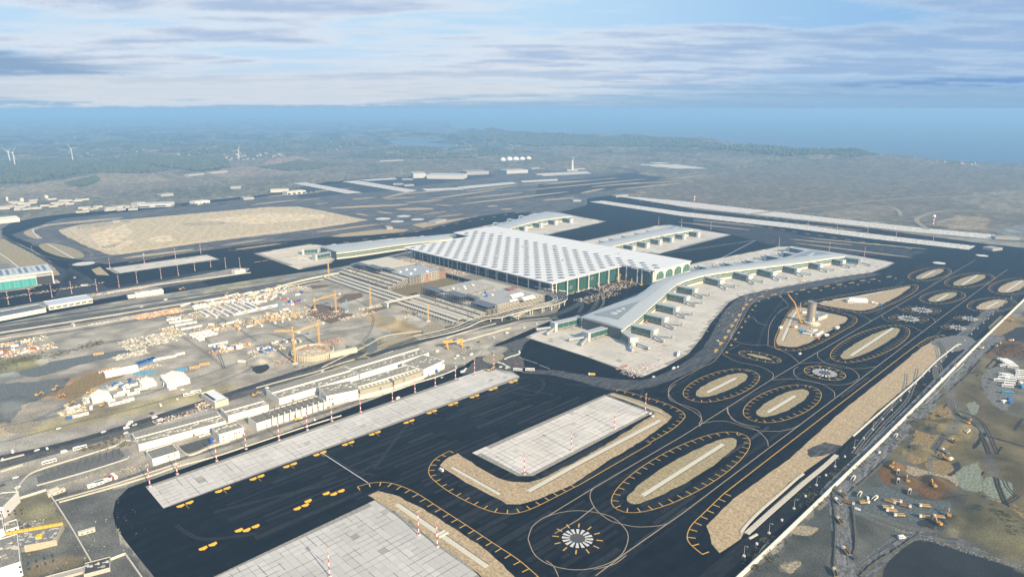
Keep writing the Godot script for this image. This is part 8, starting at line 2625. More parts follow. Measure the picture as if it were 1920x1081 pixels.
	for q in [
		["orange-brown stacks of formwork at the upper left of the contractors' yard", Vector3(-712.1, 0, -1316), 42.0, 20.0, 300, orange, 5.0], ["cream pipe sections strewn in a wide fan left of the contractors' yard", Vector3(-648.4, 0, -1148), 40.0, 34.0, 420, [Color(0.7, 0.65, 0.54), Color(0.55, 0.5, 0.42), Color(0.3, 0.28, 0.25)], 4.6], ["cream planks heaped at the tip of the pipe fan", Vector3(-640.2, 0, -1080), 26.0, 14.0, 160, [Color(0.68, 0.62, 0.5), Color(0.45, 0.42, 0.36)], 4.0], ["line of pale stores along the hut lane", Vector3(-629.1, 0, -1202), 12.0, 38.0, 110, bright, 4.0],
		["mixed stores in the upper contractors' yard", Vector3(-593.7, 0, -1436), 90.0, 30.0, 380, bright, 4.4], ["mixed stores between the white huts", Vector3(-612.8, 0, -1322), 70.0, 30.0, 220, bright, 4.0], ["yellow formwork stacks below the longest hut", Vector3(-522.6, 0, -1251), 90.0, 26.0, 320, [Color(0.66, 0.5, 0.2), Color(0.7, 0.66, 0.56), Color(0.72, 0.42, 0.08), Color(0.5, 0.45, 0.36)], 3.6], ["stores at the right end of the yard's lower rows", Vector3(-443.7, 0, -1316), 46.0, 26.0, 220, [Color(0.62, 0.5, 0.28), Color(0.66, 0.62, 0.52), Color(0.7, 0.42, 0.1)], 3.4],
		["orange sheets and stores at the lower tip of the yard", Vector3(-483.8, 0, -1111), 36.0, 14.0, 150, orange, 4.0], ["steel and timber round the left crane of the round foundation", Vector3(-419.4, 0, -1102), 30.0, 18.0, 170, timber, 3.4], ["rusty reinforcement heaped behind the round foundation", Vector3(-333.8, 0, -1133), 40.0, 12.0, 260, [Color(0.45, 0.24, 0.16), Color(0.6, 0.38, 0.28), Color(0.3, 0.18, 0.12)], 3.2], ["brown spoil and bars in front of the round foundation", Vector3(-376.9, 0, -1055), 22.0, 20.0, 160, [Color(0.24, 0.14, 0.08), Color(0.34, 0.22, 0.14), Color(0.5, 0.46, 0.4)], 2.8],
		["stores in the upper yard toward the motorway", Vector3(-528.2, 0, -1496), 60.0, 26.0, 260, bright + [Color(0.5, 0.15, 0.08), Color(0.06, 0.16, 0.4)], 3.6], ["blue and red stores in a crescent", Vector3(-466.4, 0, -1400), 26.0, 8.0, 110, [Color(0.08, 0.14, 0.42), Color(0.55, 0.2, 0.12), Color(0.7, 0.68, 0.66)], 3.2], ["mixed stores between the tents", Vector3(-580.7, 0, -955), 34.0, 16.0, 190, [Color(0.5, 0.45, 0.38), Color(0.7, 0.66, 0.58), Color(0.1, 0.3, 0.5), Color(0.3, 0.2, 0.14)], 3.0], ["cream blocks stacked below the lowest tent", Vector3(-601.4, 0, -860), 16.0, 12.0, 110, timber, 3.2],
		["cream timber beside the long tent", Vector3(-634.8, 0, -1009), 16.0, 8.0, 60, timber, 3.4], ["stores at the left edge of the contractors' ground", Vector3(-842.9, 0, -1088), 60.0, 20.0, 220, bright + [Color(0.5, 0.16, 0.08)], 4.0], ["stores at the left edge above the scrub", Vector3(-884.3, 0, -1130), 60.0, 16.0, 140, bright, 4.0], ["pale stones along the access road", Vector3(-759.8, 0, -1291), 70.0, 5.0, 160, [Color(0.6, 0.57, 0.5)], 3.0], ["timber stacked right of the tents", Vector3(-585.4, 0, -1019), 22.0, 7.0, 60, timber, 3.4],
		["stores on the yard behind the white-roofed shed", Vector3(-437.6, 0, -854.7), 46.0, 8.0, 170, [Color(0.6, 0.58, 0.52), Color(0.4, 0.4, 0.4), Color(0.5, 0.2, 0.1), Color(0.7, 0.68, 0.62)], 2.6], ["planks beside the white-roofed shed", Vector3(-432, 0, -880.6), 10.0, 8.0, 70, timber + [Color(0.5, 0.15, 0.06)], 3.0], ["timber and steel under the gantry crane", Vector3(-66.9, 0, -1102), 24.0, 12.0, 160, [Color(0.3, 0.25, 0.16), Color(0.45, 0.4, 0.3), Color(0.1, 0.2, 0.35), Color(0.5, 0.4, 0.1)], 2.8], ["bright rubble on the ground before the glass side of the hall", Vector3(241.8, 0, -1536), 60.0, 28.0, 330, bright + [Color(0.55, 0.25, 0.16)], 3.0],
		["scattered stores before the corner of the hall", Vector3(187.1, 0, -1443), 60.0, 20.0, 170, bright + [Color(0.5, 0.22, 0.12)], 3.0], ["pale planks at the foot of the hall's glass side", Vector3(153.2, 0, -1496), 40.0, 6.0, 110, timber, 3.2], ["dark-blue and white stores on the pier apron's tip", Vector3(202.5, 0, -1011), 34.0, 16.0, 240, [Color(0.7, 0.68, 0.64), Color(0.2, 0.2, 0.2), Color(0.45, 0.12, 0.1), Color(0.5, 0.5, 0.48)], 2.8], ["red steel bundles on the pier apron", Vector3(176.2, 0, -1023), 14.0, 3.0, 40, [Color(0.35, 0.05, 0.05), Color(0.5, 0.3, 0.25)], 4.0],
		["earth-brown floor of the crane pit, strewn with bars", Vector3(-372.5, 0, -1303), 44.0, 22.0, 170, [Color(0.34, 0.22, 0.14), Color(0.6, 0.5, 0.36), Color(0.66, 0.62, 0.54)], 2.8], ["white and cream stores along the crane pit's rim", Vector3(-306.9, 0, -1303), 40.0, 10.0, 100, bright + [Color(0.6, 0.16, 0.08)], 3.4], ["pale stores at the foot of the third crane", Vector3(-289.1, 0, -1367), 34.0, 8.0, 110, bright, 3.0], ["dark stores on the ground below the galleries", Vector3(-197.8, 0, -1297), 34.0, 16.0, 90, [Color(0.4, 0.4, 0.38), Color(0.7, 0.68, 0.62), Color(0.2, 0.2, 0.2)], 3.0],
		["loose material on the lower terraces of the left parking house", uvp(858, -1390, 8.7), 5.0, 100.0, 150, timber, 2.6], ["loose material on the lower terraces of the right parking house", uvp(826, -1060, 4.3), 6.0, 92.0, 150, timber, 2.4], ["loose material on the roof of the left parking house", uvp(935, -1430, 16.7), 40.0, 60.0, 150, bright, 2.8], ["loose material on the roof of the right parking house", uvp(935, -1090, 18.0), 45.0, 40.0, 120, bright, 2.4], ["ground equipment and stores spread over the long pier's apron", uvp(1600, -690), 260.0, 30.0, 160, [Color(0.5, 0.5, 0.48), Color(0.2, 0.2, 0.2), Color(0.6, 0.3, 0.1)], 3.0], ["ground equipment spread beside the near gate rooms", uvp(1120, -650), 150.0, 36.0, 170, [Color(0.5, 0.49, 0.46), Color(0.16, 0.16, 0.16), Color(0.35, 0.2, 0.12)], 2.6],
		["dusty timber and sheets along the departures deck", uvp(1026, -1350, 12.7), 16.0, 130.0, 420, [Color(0.6, 0.5, 0.36), Color(0.5, 0.44, 0.36), Color(0.66, 0.6, 0.5), Color(0.55, 0.35, 0.2)], 3.4], ["construction waste in front of the hangars", Vector3(-1055, 0, -1488), 120.0, 10.0, 160, [Color(0.6, 0.56, 0.5), Color(0.55, 0.3, 0.14), Color(0.6, 0.5, 0.1)], 3.0], ["red barriers and stores beside the service strip", Vector3(-886.9, 0, -1492), 60.0, 8.0, 150, [Color(0.6, 0.3, 0.2), Color(0.7, 0.66, 0.6)], 3.4], ["stores by the western pier's tip", Vector3(-547.6, 0, -1871), 60.0, 22.0, 170, [Color(0.7, 0.64, 0.52), Color(0.4, 0.37, 0.32), Color(0.75, 0.73, 0.68)], 3.4]]:
		rubble(q[0], q[1] + Vector3(0, 0.05, 0), q[2], q[3], q[4], q[5], q[6], "stacked_material")
	# brown pit floors
	for q in [[-415.1, -1316, -418.9, -1387, -370.7, -1367, -317.1, -1310, -341, -1262, -350.1, -1251, -380.2, -1280], [-378.8, -1414, -371.8, -1465, -339.4, -1480, -327.5, -1443, -364.2, -1393], [-304.4, -1325, -261.8, -1380, -252.1, -1367, -289.9, -1316], [-473.5, -1544, -434.1, -1552, -423.6, -1536, -456, -1511]]:
		patch("pit_floor", ragged(pts(q), 3.0, 8.0), 0.1, cover(0.235, 0.16, 0.105, tex.earth_fine, 50.0, tex.blotch, 30.0))
	# the round foundation with its ring of columns
	var f := thing("round_foundation", "half-built round concrete foundation with a drum of ribs, between two tower cranes", "foundation", Vector3(-334.3, 0, -1080))
	var g := Geo.new()
	g.tube(Vector3.ZERO, Vector3(0, 6, 0), 33.0, 33.0, 40)
	obj("drum", g, mt(0.50, 0.44, 0.33), f)
	g = Geo.new()
	g.tube(Vector3(0, 6, 0), Vector3(0, 8.5, 0), 33.5, 33.5, 40, false)
	g.tube(Vector3(0, 6, 0), Vector3(0, 8.5, 0), 31.0, 31.0, 40, false)
	obj("rim_wall", g, mt(0.58, 0.52, 0.4), f)
	var rib := Geo.new()
	rib.block(Vector3.ZERO, Vector3(1.0, 9.0, 1.0))
	var rib_mesh := built(rib, mt(0.66, 0.6, 0.46))
	for k in 48:
		same("rib", rib_mesh, f, Vector3(cos(TAU * k / 48) * 33.9, 0, sin(TAU * k / 48) * 33.9), -TAU * k / 48)
	for k in 30:
		var c := Geo.new()
		c.block(Vector3.ZERO, Vector3(0.9, rng.randf_range(3, 7), 0.9))
		obj("starter_column", c, mt(0.4, 0.22, 0.14), f, Vector3(cos(TAU * k / 30) * rng.randf_range(14, 27), 6.0, -absf(sin(TAU * k / 30)) * rng.randf_range(8, 27)))
	g = Geo.new()
	for k in 14:
		g.block(Vector3(rng.randf_range(-22, 18), 6, rng.randf_range(-8, 22)), Vector3(rng.randf_range(3, 9), rng.randf_range(0.4, 1.6), rng.randf_range(1, 5)), rng.randf())
	obj("formwork", g, mt(0.55, 0.46, 0.32), f).set_meta("kind", "stuff")
	g = Geo.new()
	g.hull(Vector3(33, 0, 16), Vector3(72, 0, -12), Vector3(68, 0, -18), Vector3(31, 0, 8), Vector3(0, 8.0, 0))
	obj("curved_wall", g, mt(0.68, 0.6, 0.46), f)
	# tower cranes
	tower_crane("yellow tower crane standing right behind the round foundation, its jib pointing left", Vector3(-335, 0, -1122), 40.0, Vector3(-360.5, 40, -1078), 14.0)
	tower_crane("yellow tower crane at the left rim of the round foundation, its jib swung away", Vector3(-351.4, 0, -1039), 55.0, Vector3(-380.7, 55, -1039), 12.0)
	tower_crane("yellow tower crane in the brown pit, the left one under a long crossing jib", Vector3(-404.7, 0, -1344), 26.0, Vector3(-404.7, 0, -1344), 0.0)
	tower_crane("yellow tower crane in the brown pit whose long jib points left", Vector3(-358.1, 0, -1331), 36.0, Vector3(-389.1, 36, -1284), 14.0)
	tower_crane("yellow tower crane without jib beside the galleries, at the crane pit's far side", Vector3(-294, 0, -1363), 44.0, Vector3(-294, 0, -1363), 0.0)
	tower_crane("slim yellow tower crane on the stony ground below the galleries", Vector3(-162.6, 0, -1267), 34.0, Vector3(-162.6, 0, -1267), 0.0)
	tower_crane("yellow tower crane at the corner of the left parking house", Vector3(-441.9, 0, -1600), 42.0, Vector3(-441.9, 0, -1600), 0.0)
	tower_crane("light-blue slim tower crane in the brown pit", Vector3(-336.4, 0, -1331), 26.0, Vector3(-336.4, 0, -1331), 0.0, Vector3(0.22, 0.42, 0.62))
	# gantry crane
	var gc := thing("gantry_crane", "orange gantry crane straddling the material yard at the upper end of the building row", "gantry crane", Vector3(-99.9, 0, -1115), 0.4)
	g = Geo.new()
	for x in [-13.0, 13.0]:
		for z in [-5.0, 5.0]:
			g.beam(Vector3(x, 0, z), Vector3(x, 12, z * 0.6), 1.3)
		g.beam(Vector3(x, 1.5, -5), Vector3(x, 1.5, 5), 1.2)
	obj("leg", g, mt(0.80, 0.40, 0.04), gc)
	g = Geo.new()
	g.beam(Vector3(-20, 12.6, 3), Vector3(17, 12.6, 3), 1.6)
	g.beam(Vector3(-20, 12.6, -3), Vector3(17, 12.6, -3), 1.6)
	obj("girder", g, mt(0.82, 0.42, 0.04), gc)
	g = Geo.new()
	g.block(Vector3(2, 13.4, 0), Vector3(4, 2.4, 6.5))
	obj("trolley", g, mt(0.1, 0.22, 0.42), gc)
	# mobile crane and diggers of the yard
	var digger := make_digger(mt(0.60, 0.36, 0.07))
	for q in [[Vector3(-197.1, 0, -1313), 40.0, "yellow excavator with a raised boom on the dark ground below the galleries"], [Vector3(-212.4, 0, -1328), 170.0, "yellow excavator, left of its twin below the galleries"], [Vector3(-682.3, 0, -910), 10.0, "yellow loader alone on the wet ground, leftmost of three"], [Vector3(-671.6, 0, -930), 80.0, "yellow loader alone on the wet ground, uppermost of three"], [Vector3(-646.6, 0, -906), -20.0, "yellow loader alone on the wet ground, rightmost of three"], [Vector3(-613.5, 0, -918), 20.0, "orange loader beside the lowest tent, left one"], [Vector3(-610.7, 0, -920), 30.0, "orange loader beside the lowest tent, right one"], [Vector3(-569.5, 0, -874.3), 80.0, "yellow truck crane below the lowest tent"], [Vector3(-370.6, 0, -910), 20.0, "yellow-brown excavator on the verge behind the cream flat building"], [Vector3(-373.7, 0, -1357), 100.0, "yellow crawler crane in the middle of the brown pit"], [Vector3(-616.5, 0, -878), 10.0, "yellow roller by the cream blocks"], [Vector3(259.8, 0, -1257), 60.0, "yellow lift between the near pier's gate rooms"], [Vector3(103.1, 0, -1226), 10.0, "yellow loader at the near pier's tip"], [Vector3(-35.7, 0, -1006), 10.0, "yellow loader at the top end of the near concrete strip"], [Vector3(-1100, 0, -1504), 15.0, "orange loader in front of the turquoise hangar"], [Vector3(-632.2, 0, -1454), 70.0, "yellow crane truck in the upper contractors' yard"], [Vector3(-755.6, 0, -1504), 10.0, "yellow machine at the corner of the black patch of asphalt"]]:
		put(digger, q[0] + Vector3(0, 0.3, 0), deg_to_rad(q[1]), q[2], "yellow machines of the building sites").scale = Vector3.ONE * 1.2
	var lift := thing("boom_lift", "red boom lift parked on the apron's end", "boom lift", Vector3(5.7, 0, -1033), -0.4)
	g = Geo.new()
	g.block(Vector3(0, 0.6, 0), Vector3(5, 1.4, 2.4))
	obj("chassis", g, mt(0.42, 0.06, 0.04), lift)
	g = Geo.new()
	g.beam(Vector3(-2, 2.2, 0), Vector3(5, 3.6, 0), 0.9)
	g.beam(Vector3(5, 3.6, 0), Vector3(11, 5.6, 0), 0.6)
	obj("boom", g, mt(0.45, 0.07, 0.05), lift)
	g = Geo.new()
	wheels(g, [-1.8, 1.8], 1.2, 0.6)
	obj("wheels", g, mt(0.03, 0.03, 0.03), lift).set_meta("kind", "stuff")
	# buses, trucks and cars on the building site roads
	var bus := make_bus(mt(0.80, 0.80, 0.78, 0.4))
	for q in [[Vector3(9.1, 0, -1007), -12.0, "white bus standing at the end of the concrete strip, left of its twin"], [Vector3(28.4, 0, -1008), 0.0, "pale green-white bus standing at the end of the concrete strip, right of its twin"], [Vector3(-524.6, 0, -751.4), 38.0, "turquoise-striped bus on the asphalt road above the gravel yard"], [Vector3(-539.8, 0, -717.8), 40.0, "white bus on the road above the gravel yard, lower left of the turquoise one"], [Vector3(-465.6, 0, -911), 30.0, "white coach on the access road beside the white-roofed shed, left one"], [Vector3(-459.9, 0, -921), 30.0, "white coach on the access road beside the white-roofed shed, right one"], [Vector3(-995, 0, -1537), 20.0, "white coach on the asphalt below the disc marking at the left"], [Vector3(281.1, 0, -1082), 75.0, "pale green bus by the edge of the pier apron"], [Vector3(277.5, 0, -1075), 75.0, "pale bus parked on the rim of the pier apron"]]:
		put(bus, q[0] + Vector3(0, 0.3, 0), deg_to_rad(q[1]), q[2], "buses on the site roads").scale = Vector3.ONE * 1.2
	var truck := make_truck(mt(0.80, 0.5, 0.06), mt(0.06, 0.05, 0.05))
	for q in [[Vector3(123.9, 0, -988), 175.0, "yellow truck on the dusty track crossing the apron"], [Vector3(123.3, 0, -989), 170.0, "yellow truck a little farther along the dusty track"], [Vector3(-283.7, 0, -831.5), 40.0, "yellow truck at the foot of the ribbed hall"], [Vector3(693.9, 0, -1577), 0.0, "pale truck alone on the pier apron"]]:
		put(truck, q[0] + Vector3(0, 0.3, 0), deg_to_rad(q[1]), q[2], "yellow trucks")
	var i := 0
	var car_spots := pts([-584.9, -804.8, -501.8, -821.5, -492.8, -816, -486.2, -816, -498.4, -806.4, -491.4, -792.4, -521.5, -795.4, -489.4, -876.2, -488.3, -851.2, -465.9, -829.1, -477.5, -837.4, -476, -896.8, -483.8, -930, -536.4, -780.3, -574.1, -747.2, -565.1, -751.9, -538.6, -743.1, -541.7, -986, -583.9, -971, -600.7, -743.1]) + pts([-501, -815.6, -492.9, -815.6, -466.2, -829.5, -488.1, -850.5, -391.4, -782.8, -387.3, -787.4, -384.5, -788.8, -362.4, -939, -375.5, -916]) + pts([-362.8, -938, -297.7, -1003, -195.2, -1092, -185.2, -1086, -107, -978, -162.3, -899.5, -262.4, -830.5, -94.2, -1060, -127.3, -1093]) + pts([-59, -1144, -34, -1167, -9.3, -1191, 23.1, -1223, 47.7, -1247, 0.8, -1098, -8.5, -1017, -18.4, -1021, -90.4, -1071, -80.8, -1061, -76.1, -1115, -68.5, -1078, -73.2, -1013, -75.5, -1006, -77.9, -1000, -65.1, -1031, -107.1, -978]) + pts([-80.9, -700.2, 189, -840.6, 187.1, -848.9, 168.3, -769.9]) + pts([364.9, -1148, 217.7, -980, 256.5, -1015, 265.1, -1022, 366.4, -1005, 484.2, -1081]) + pts([-1068, -1617, -842, -1248, -831.7, -1234, -874.4, -1353, -771.1, -1363, -747.9, -1418, -1042, -1889]) + pts([-555.3, -683.8, -558.7, -667.8, -538.6, -663.4, -599.6, -724.9])
	for p in car_spots:
		var kind := 1 if i % 5 == 3 else (2 if i % 3 == 1 else 0)
		put(cars[kind], Vector3(p.x, 0.25, p.y), TURN + [0.0, PI, 0.3, PI / 2][i % 4], ["white car dotted over the site roads", "dark car dotted over the site roads", "white van dotted over the site roads"][kind], "cars dotted over the site roads").scale = Vector3.ONE * 1.25
		i += 1


func masts() -> void:
	# red and white floodlight masts
	var proto := thing("floodlight_mast", "mast", "floodlight mast")
	for k in 7:
		var g := Geo.new()
		g.tube(Vector3(0, k * 3.7, 0), Vector3(0, (k + 1) * 3.7, 0), 0.62 - 0.04 * k, 0.58 - 0.04 * k, 8)
		obj("band", g, mt(0.50, 0.045, 0.05, 0.6) if k % 2 == 0 else mt(0.82, 0.8, 0.78, 0.6), proto)
	var g := Geo.new()
	g.block(Vector3(0, 25.9, 0), Vector3(3.6, 0.4, 0.4))
	g.block(Vector3(0, 24.6, 0), Vector3(3.0, 0.35, 0.35))
	for x in [-1.5, -0.5, 0.5, 1.5]:
		g.block(Vector3(x, 26.2, 0.2), Vector3(0.7, 0.6, 0.5))
	obj("floodlight_bar", g, mt(0.5, 0.5, 0.48, 0.5), proto)
	g = Geo.new()
	g.block(Vector3.ZERO, Vector3(2.6, 1.0, 2.6))
	obj("foot", g, mt(0.62, 0.6, 0.55), proto)
	for row in [
		["on the concrete strip by the building row", [-396.2, -666.9, -378.7, -692.8, -346.7, -723, -323, -751.5, -290.6, -774.9, -263.4, -802.7, -238.6, -829, -206.5, -856.9, -168.8, -892, -141.5, -924, -114.3, -946, -86.5, -975, -57.8, -988, -29, -1024]], ["on the slab pad in the asphalt", [13.9, -692.8, 71.5, -747.5, 132.4, -807.2]], ["at the far corner of the slab pad", [181.8, -856.9]], ["by the drain of the lowest apron", [-90.5, -579, -70.5, -560.7]], ["on the lowest concrete apron", [-161.1, -518.2]],
		["on the pale service strip", [-1065, -1387, -1035, -1411, -1008, -1441, -985, -1473, -942, -1496, -910, -1529, -889.3, -1569, -853.3, -1611, -827.3, -1644, -809.7, -1696, -786.9, -1738, -742.9, -1726, -705.6, -1726]], ["behind the pale slab strip", [-1040, -1720, -984, -1783, -929, -1843, -888.2, -1908]], ["on the near pier's apron", [242.3, -1052]], ["at the corner of the long pier's apron", [800.2, -2009, 987, -1871, 922, -1945]], ["behind the straight grey pier", [595.2, -2372, 521.8, -2406, 679.7, -2307]], ["along the far concrete strips", [750.7, -2792, 933, -2703, 1034, -2361, 1102, -2286, 1164, -2205, 1221, -2139, 1297, -2068]], ["beside the great dry field", [-1435, -2245, -1365, -2205, -1298, -2167, -1287, -2068, -1201, -2418, -1099, -2515]]]:
		var p := pts(row[1])
		for k in p.size():
			var o := put(proto, Vector3(p[k].x, 0.2, p[k].y), TURN, ("red-white mast %s%s" % [row[0], "" if p.size() == 1 else ", %s from the left" % ORDINAL[k]]), "red and white floodlight masts")
			if row[0] == "beside the great dry field":
				o.scale.y = 0.8

func far_things() -> void:
	# the white radar dome on its red and white stilt
	var radar := thing("radar_tower", "white radar ball on a red and white lattice stilt beyond the far strips", "radar tower", Vector3(1485, 0, -2384))
	var g := Geo.new()
	for k in 5:
		g = Geo.new()
		g.tube(Vector3(0, k * 6.0, 0), Vector3(0, (k + 1) * 6.0, 0), 3.2 - 0.2 * k, 3.0 - 0.2 * k, 6)
		obj("band", g, mt(0.5, 0.08, 0.06) if k % 2 == 0 else mt(0.8, 0.78, 0.75), radar)
	g = Geo.new()
	g.ball(Vector3(0, 34, 0), 5.6, 12)
	obj("radome", g, mt(0.86, 0.86, 0.85), radar)
	g = Geo.new()
	g.tube(Vector3(0, 29.5, 0), Vector3(0, 30.4, 0), 5.0, 5.0, 12)
	obj("platform", g, mt(0.6, 0.58, 0.55), radar)
	var beacon := thing("radar_tower", "small red and white lattice tower left of the far strips' start", "radar tower", Vector3(808.4, 0, -3024))
	for k in 5:
		g = Geo.new()
		g.tube(Vector3(0, k * 6.0, 0), Vector3(0, (k + 1) * 6.0, 0), 3.0, 2.8, 6)
		obj("band", g, mt(0.5, 0.08, 0.06) if k % 2 == 0 else mt(0.8, 0.78, 0.75), beacon)
	# the finished control tower far off
	var t := thing("control_tower", "slim pale control tower with a dark glass cab on the far side of the airport", "control tower", Vector3(399.5, 0, -4575))
	g = Geo.new()
	g.tube(Vector3.ZERO, Vector3(0, 68, 0), 9.0, 6.5, 16)
	obj("shaft", g, mt(0.66, 0.65, 0.63), t)
	g = Geo.new()
	g.tube(Vector3(0, 68, 0), Vector3(0, 75, 0), 6.5, 12.5, 16)
	g.tube(Vector3(0, 81, 0), Vector3(0, 84, 0), 12.0, 9.0, 16)
	obj("head", g, mt(0.6, 0.6, 0.59), t)
	g = Geo.new()
	g.tube(Vector3(0, 75, 0), Vector3(0, 81, 0), 11.0, 12.4, 16)
	obj("glass_cab", g, mt(0.02, 0.04, 0.05, 0.2), t)
	g = Geo.new()
	g.block(Vector3(0, 0, 0), Vector3(70, 8, 40))
	obj("base", g, mt(0.5, 0.49, 0.46), t)
	# five white domed tanks
	var n := 0
	for q in [[Vector3(-71.8, 0, -5482), 22.0], [Vector3(-21.3, 0, -5540), 25.0], [Vector3(29.9, 0, -5540), 26.0], [Vector3(81, 0, -5540), 24.0], [Vector3(133.6, 0, -5599), 23.0]]:
		var d := thing("domed_tank", "white domed storage hall, %s from the left in the row on the plain" % ORDINAL[n], "storage dome", q[0], 0.0, "white domes on the plain")
		g = Geo.new()
		g.tube(Vector3.ZERO, Vector3(0, 7, 0), q[1], q[1], 20, false)
		obj("wall", g, mt(0.78, 0.77, 0.75), d)
		g = Geo.new()
		g.dome(Vector3(0, 7, 0), q[1], q[1] * 0.8, 20, 6)
		obj("dome", g, mt(0.84, 0.83, 0.81), d)
		n += 1
	# wind turbines
	for q in [[Vector3(-3743, 0, -5160), 95.0, 0.5, "white wind turbine, left one of the pair at the left edge"], [Vector3(-3505, 0, -4873), 100.0, 0.9, "white wind turbine, right one of the pair at the left edge"], [Vector3(-3478, 0, -5482), 95.0, 0.1, "white wind turbine standing alone at the edge of the woods"], [Vector3(-2229, 0, -5659), 70.0, 1.2, "white wind turbine above the far village"]]:
		var w := thing("wind_turbine", q[3], "wind turbine", q[0])
		g = Geo.new()
		g.tube(Vector3(0, -10, 0), Vector3(0, q[1], 0), 3.4, 2.2, 10)
		obj("tower", g, mt(0.82, 0.82, 0.82), w)
		g = Geo.new()
		g.block(Vector3(0, q[1] - 1.5, 1), Vector3(4, 4, 10))
		obj("nacelle", g, mt(0.8, 0.8, 0.8), w)
		for k in 3:
			g = Geo.new()
			var a: float = q[2] + TAU * k / 3
			g.tube(Vector3(0, q[1] + 0.5, 6.5), Vector3(cos(a) * 52, q[1] + 0.5 + sin(a) * 52, 6.5), 1.8, 0.5, 6)
			obj("blade", g, mt(0.84, 0.84, 0.84), w)
	# far terminal-side buildings: cargo area
	var names_ := ["long pale cargo building with a stepped roof, far beyond the hall", "dark-roofed cargo building in the far cargo area", "low pale building at the right end of the far cargo area", "pale block among the far cargo buildings, left end"]
	for q in [[Vector3(-501.4, 0, -4043), Vector3(-285.1, 0, -4012), 120.0, 22.0, 0.60, 0], [Vector3(-584.2, 0, -4075), Vector3(-509.9, 0, -4096), 110.0, 26.0, 0.56, 3], [Vector3(-280.5, 0, -4264), Vector3(-145, 0, -4323), 110.0, 20.0, 0.36, 1], [Vector3(-33.6, 0, -4347), Vector3(102.6, 0, -4420), 100.0, 20.0, 0.5, 2]]:
		block_house("cargo_building", names_[q[5]], q[0], q[1], q[2], q[3], mt(q[4], q[4] * 0.97, q[4] * 0.92), mt(q[4] * 0.8, q[4] * 0.8, q[4] * 0.8), {"units": 6})
	for q in [[Vector3(-643.1, 0, -3706), Vector3(-590.3, 0, -3706), "small white shed left of the far cargo area"], [Vector3(-570.1, 0, -3637), Vector3(-521.8, 0, -3662), "small white shed before the far cargo area"], [Vector3(-636.4, 0, -3971), Vector3(-574.8, 0, -3971), "low pale shed at the left end of the far cargo area"], [Vector3(132.7, 0, -4684), Vector3(189.1, 0, -4741), "small pale building left of the far control tower"], [Vector3(418.5, 0, -4642), Vector3(494.5, 0, -4684), "low pale building at the foot of the far control tower"], [Vector3(154, 0, -4264), Vector3(245.3, 0, -4323), "low pale building before the far control tower"], [Vector3(483, 0, -3174), Vector3(548.5, 0, -3220), "white fire station at the start of the long concrete strips"], [Vector3(271.3, 0, -3018), Vector3(307.9, 0, -3030), "small pale hut on the far taxiway, left of the fire station"], [Vector3(1393, 0, -1940), Vector3(1433, 0, -1956), "white hut on the asphalt by the end of the long concrete strips"], [Vector3(1529, 0, -2127), Vector3(1597, 0, -2112), "long low white sheds at the very end of the long concrete strips"], [Vector3(-1024, 0, -5352), Vector3(-858.3, 0, -5482), "row of pale greenhouses on the far plain, left of the white domes"], [Vector3(-428.2, 0, -2307), Vector3(-408.5, 0, -2316), "white hut on the pointed island above the western pier"], [Vector3(-274.3, 0, -2428), Vector3(-241.6, 0, -2488), "white line of huts on the long triangular island above the hall"], [Vector3(-1441, 0, -2440), Vector3(-1420, 0, -2452), "white hut on the great dry field"]]:
		block_house("low_shed", q[2], q[0], q[1], 30.0, 6.5, mt(0.36, 0.345, 0.32), mt(0.31, 0.3, 0.29), {})
	# villages: houses one can tell apart as specks
	var house := thing("village_house", "house", "house")
	g = Geo.new()
	g.block(Vector3.ZERO, Vector3(16, 8, 11))
	obj("wall", g, mt(0.5, 0.47, 0.43), house)
	g = Geo.new()
	for s in [-1.0, 1.0]:
		var a := Vector3(-8.6, 8, s * 6.2)
		var b := Vector3(8.6, 8, s * 6.2)
		var c := Vector3(8.6, 12, 0)
		var d := Vector3(-8.6, 12, 0)
		if s > 0.0:
			g.quad(a, b, c, d)
		else:
			g.quad(b, a, d, c)
	obj("roof", g, mt(0.3, 0.2, 0.15), house)
	for area in [[[-3780, -6189, -3339, -6492], 22, 120.0, "in the village by the left woods"], [[-2830, -5659, -2603, -6047], 34, 140.0, "in the village between the two woods"], [[-2340, -5426, -2022, -5979], 44, 150.0, "in the long village below the turbine"], [[2758, -5979, 2993, -5720], 34, 70.0, "in the village on the coast"], [[-3066, -6337, -2038, -7831], 22, 500.0, "scattered over the far plain"], [[-574.5, -7500, 0, -8319], 26, 300.0, "behind the white domes"], [[2441, -8872, 2482, -8319], 10, 60.0, "on the coastal ridge"], [[3122, -5061, 3302, -4918], 12, 60.0, "at the edge of the sea"]]:
		var p := pts(area[0])
		for k in area[1]:
			var at: Vector2 = p[0].lerp(p[1], rng.randf()) + Vector2(rng.randfn(), rng.randfn()) * area[2]
			var o := put(house, Vector3(at.x, maxf(0.0, land_height(at, at.length())) - 0.5, at.y), rng.randf() * TAU, "small pale house %s" % area[3], "houses %s" % area[3])
			o.scale = Vector3.ONE * rng.randf_range(0.6, 1.3)
	# woods: many crowns that read as one mass
	var crown := Geo.new()
	for k in 3:
		var c := Vector3(rng.randf_range(-0.5, 0.5), 0.3 * k, rng.randf_range(-0.5, 0.5))
		crown.ball(c + Vector3(0, 0.5, 0), 0.75 - 0.12 * k, 6)
	var m := StandardMaterial3D.new()
	m.vertex_color_use_as_albedo = true
	m.roughness = 0.95
	var crown_mesh := built(crown, m)
	var greens := [Color(0.05, 0.07, 0.045), Color(0.065, 0.08, 0.045), Color(0.045, 0.06, 0.045), Color(0.085, 0.085, 0.05)]
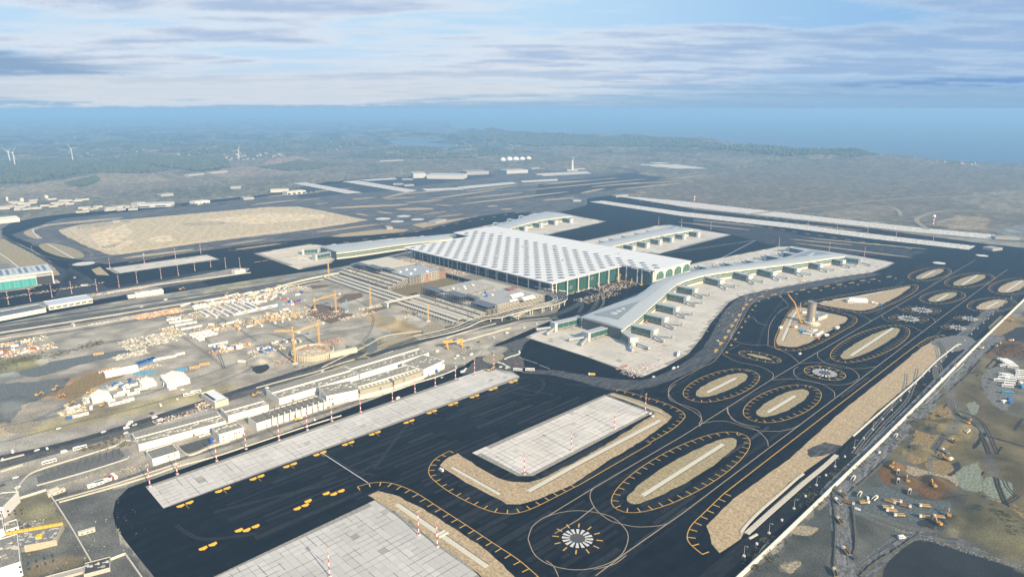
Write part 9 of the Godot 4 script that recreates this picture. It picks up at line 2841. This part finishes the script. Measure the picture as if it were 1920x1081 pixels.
	for wood in [["dark wood on the slope at the left edge", [-3088, -3751, -4098, -5012, -3546, -5482, -2693, -5061, -2270, -4575, -2388, -4347, -2679, -4383, -2705, -4107, -2659, -3806], 4200, 9.0], ["dark wood below the villages", [-3301, -5540, -3034, -5979, -2376, -5720, -1993, -4873, -2061, -4535, -2590, -5012], 3600, 10.0], ["dark wood on the sandy hill", [-1759, -4828, -1655, -5370, -1367, -5110, -1318, -4741, -1444, -4535], 1700, 8.0], ["small dark wood on the dunes", [-2441, -3751, -2501, -4139, -2334, -3892, -2267, -3645, -2336, -3620], 500, 7.0], ["wooded coastal ridge before the sea", [-771.3, -9176, -446.1, -10632, 206.8, -9021, 905, -8451, 1703, -7947, 2247, -6655, 2669, -5783, 2218, -5540, 1736, -6655, 752.1, -7006, -60, -7831], 7000, 14.0], ["woods of the coastal village", [2417, -6047, 2728, -5912, 2943, -5540, 2621, -5316, 2303, -5540], 1500, 9.0], ["patchy woods of the far hills", [-4565, -6189, -4075, -8068, -2524, -9176, -1605, -8068, -2187, -6189, -3381, -5783], 4500, 13.0], ["patchy woods of the plain beyond the airport", [-1522, -6189, -907, -7396, 201.8, -6573, -266.9, -5783, -1109, -5540], 1500, 10.0]]:
		var p := pts(wood[1])
		var box := Rect2(p[0], Vector2.ZERO)
		for q in p:
			box = box.expand(q)
		var where: Array[Transform3D] = []
		var tints: Array[Color] = []
		var tries := 0
		while where.size() < wood[2] and tries < wood[2] * 12:
			tries += 1
			var at := box.position + Vector2(rng.randf(), rng.randf()) * box.size
			if not Geometry2D.is_point_in_polygon(at, p):
				continue
			if wood[0].begins_with("patchy") and noise_c.get_noise_2d(at.x * 0.4, at.y * 0.4) < 0.08:
				continue
			var s: float = wood[3] * rng.randf_range(0.6, 1.3)
			where.append(Transform3D(Basis.from_euler(Vector3(0, rng.randf() * TAU, 0)).scaled(Vector3(s, s * 0.9, s)), Vector3(at.x, land_height(at, at.length()), at.y)))
			tints.append(greens[rng.randi_range(0, 3)] * rng.randf_range(0.7, 1.3))
		tag(heap("woods", crown_mesh, where, tints), wood[0], "woods")

# things that look alike and share a label: said by their order as seen from the south
func single_out() -> void:
	var alike := {}
	for o in get_children():
		if o is Node3D and o.has_meta("category") and o.has_meta("label"):
			var l: String = o.get_meta("label")
			if not alike.has(l):
				alike[l] = []
			alike[l].append(o)
	for l in alike:
		var row: Array = alike[l]
		if row.size() < 2:
			continue
		row.sort_custom(func(a, b): return a.position.x / a.position.z > b.position.x / b.position.z)
		for k in row.size():
			var n := k + 1
			var tail: String = "th" if n % 100 > 10 and n % 100 < 14 else ["th", "st", "nd", "rd", "th", "th", "th", "th", "th", "th"][n % 10]
			row[k].set_meta("label", "%s, %s from the left" % [l, ORDINAL[k] if k < 30 else "%d%s" % [n, tail]])
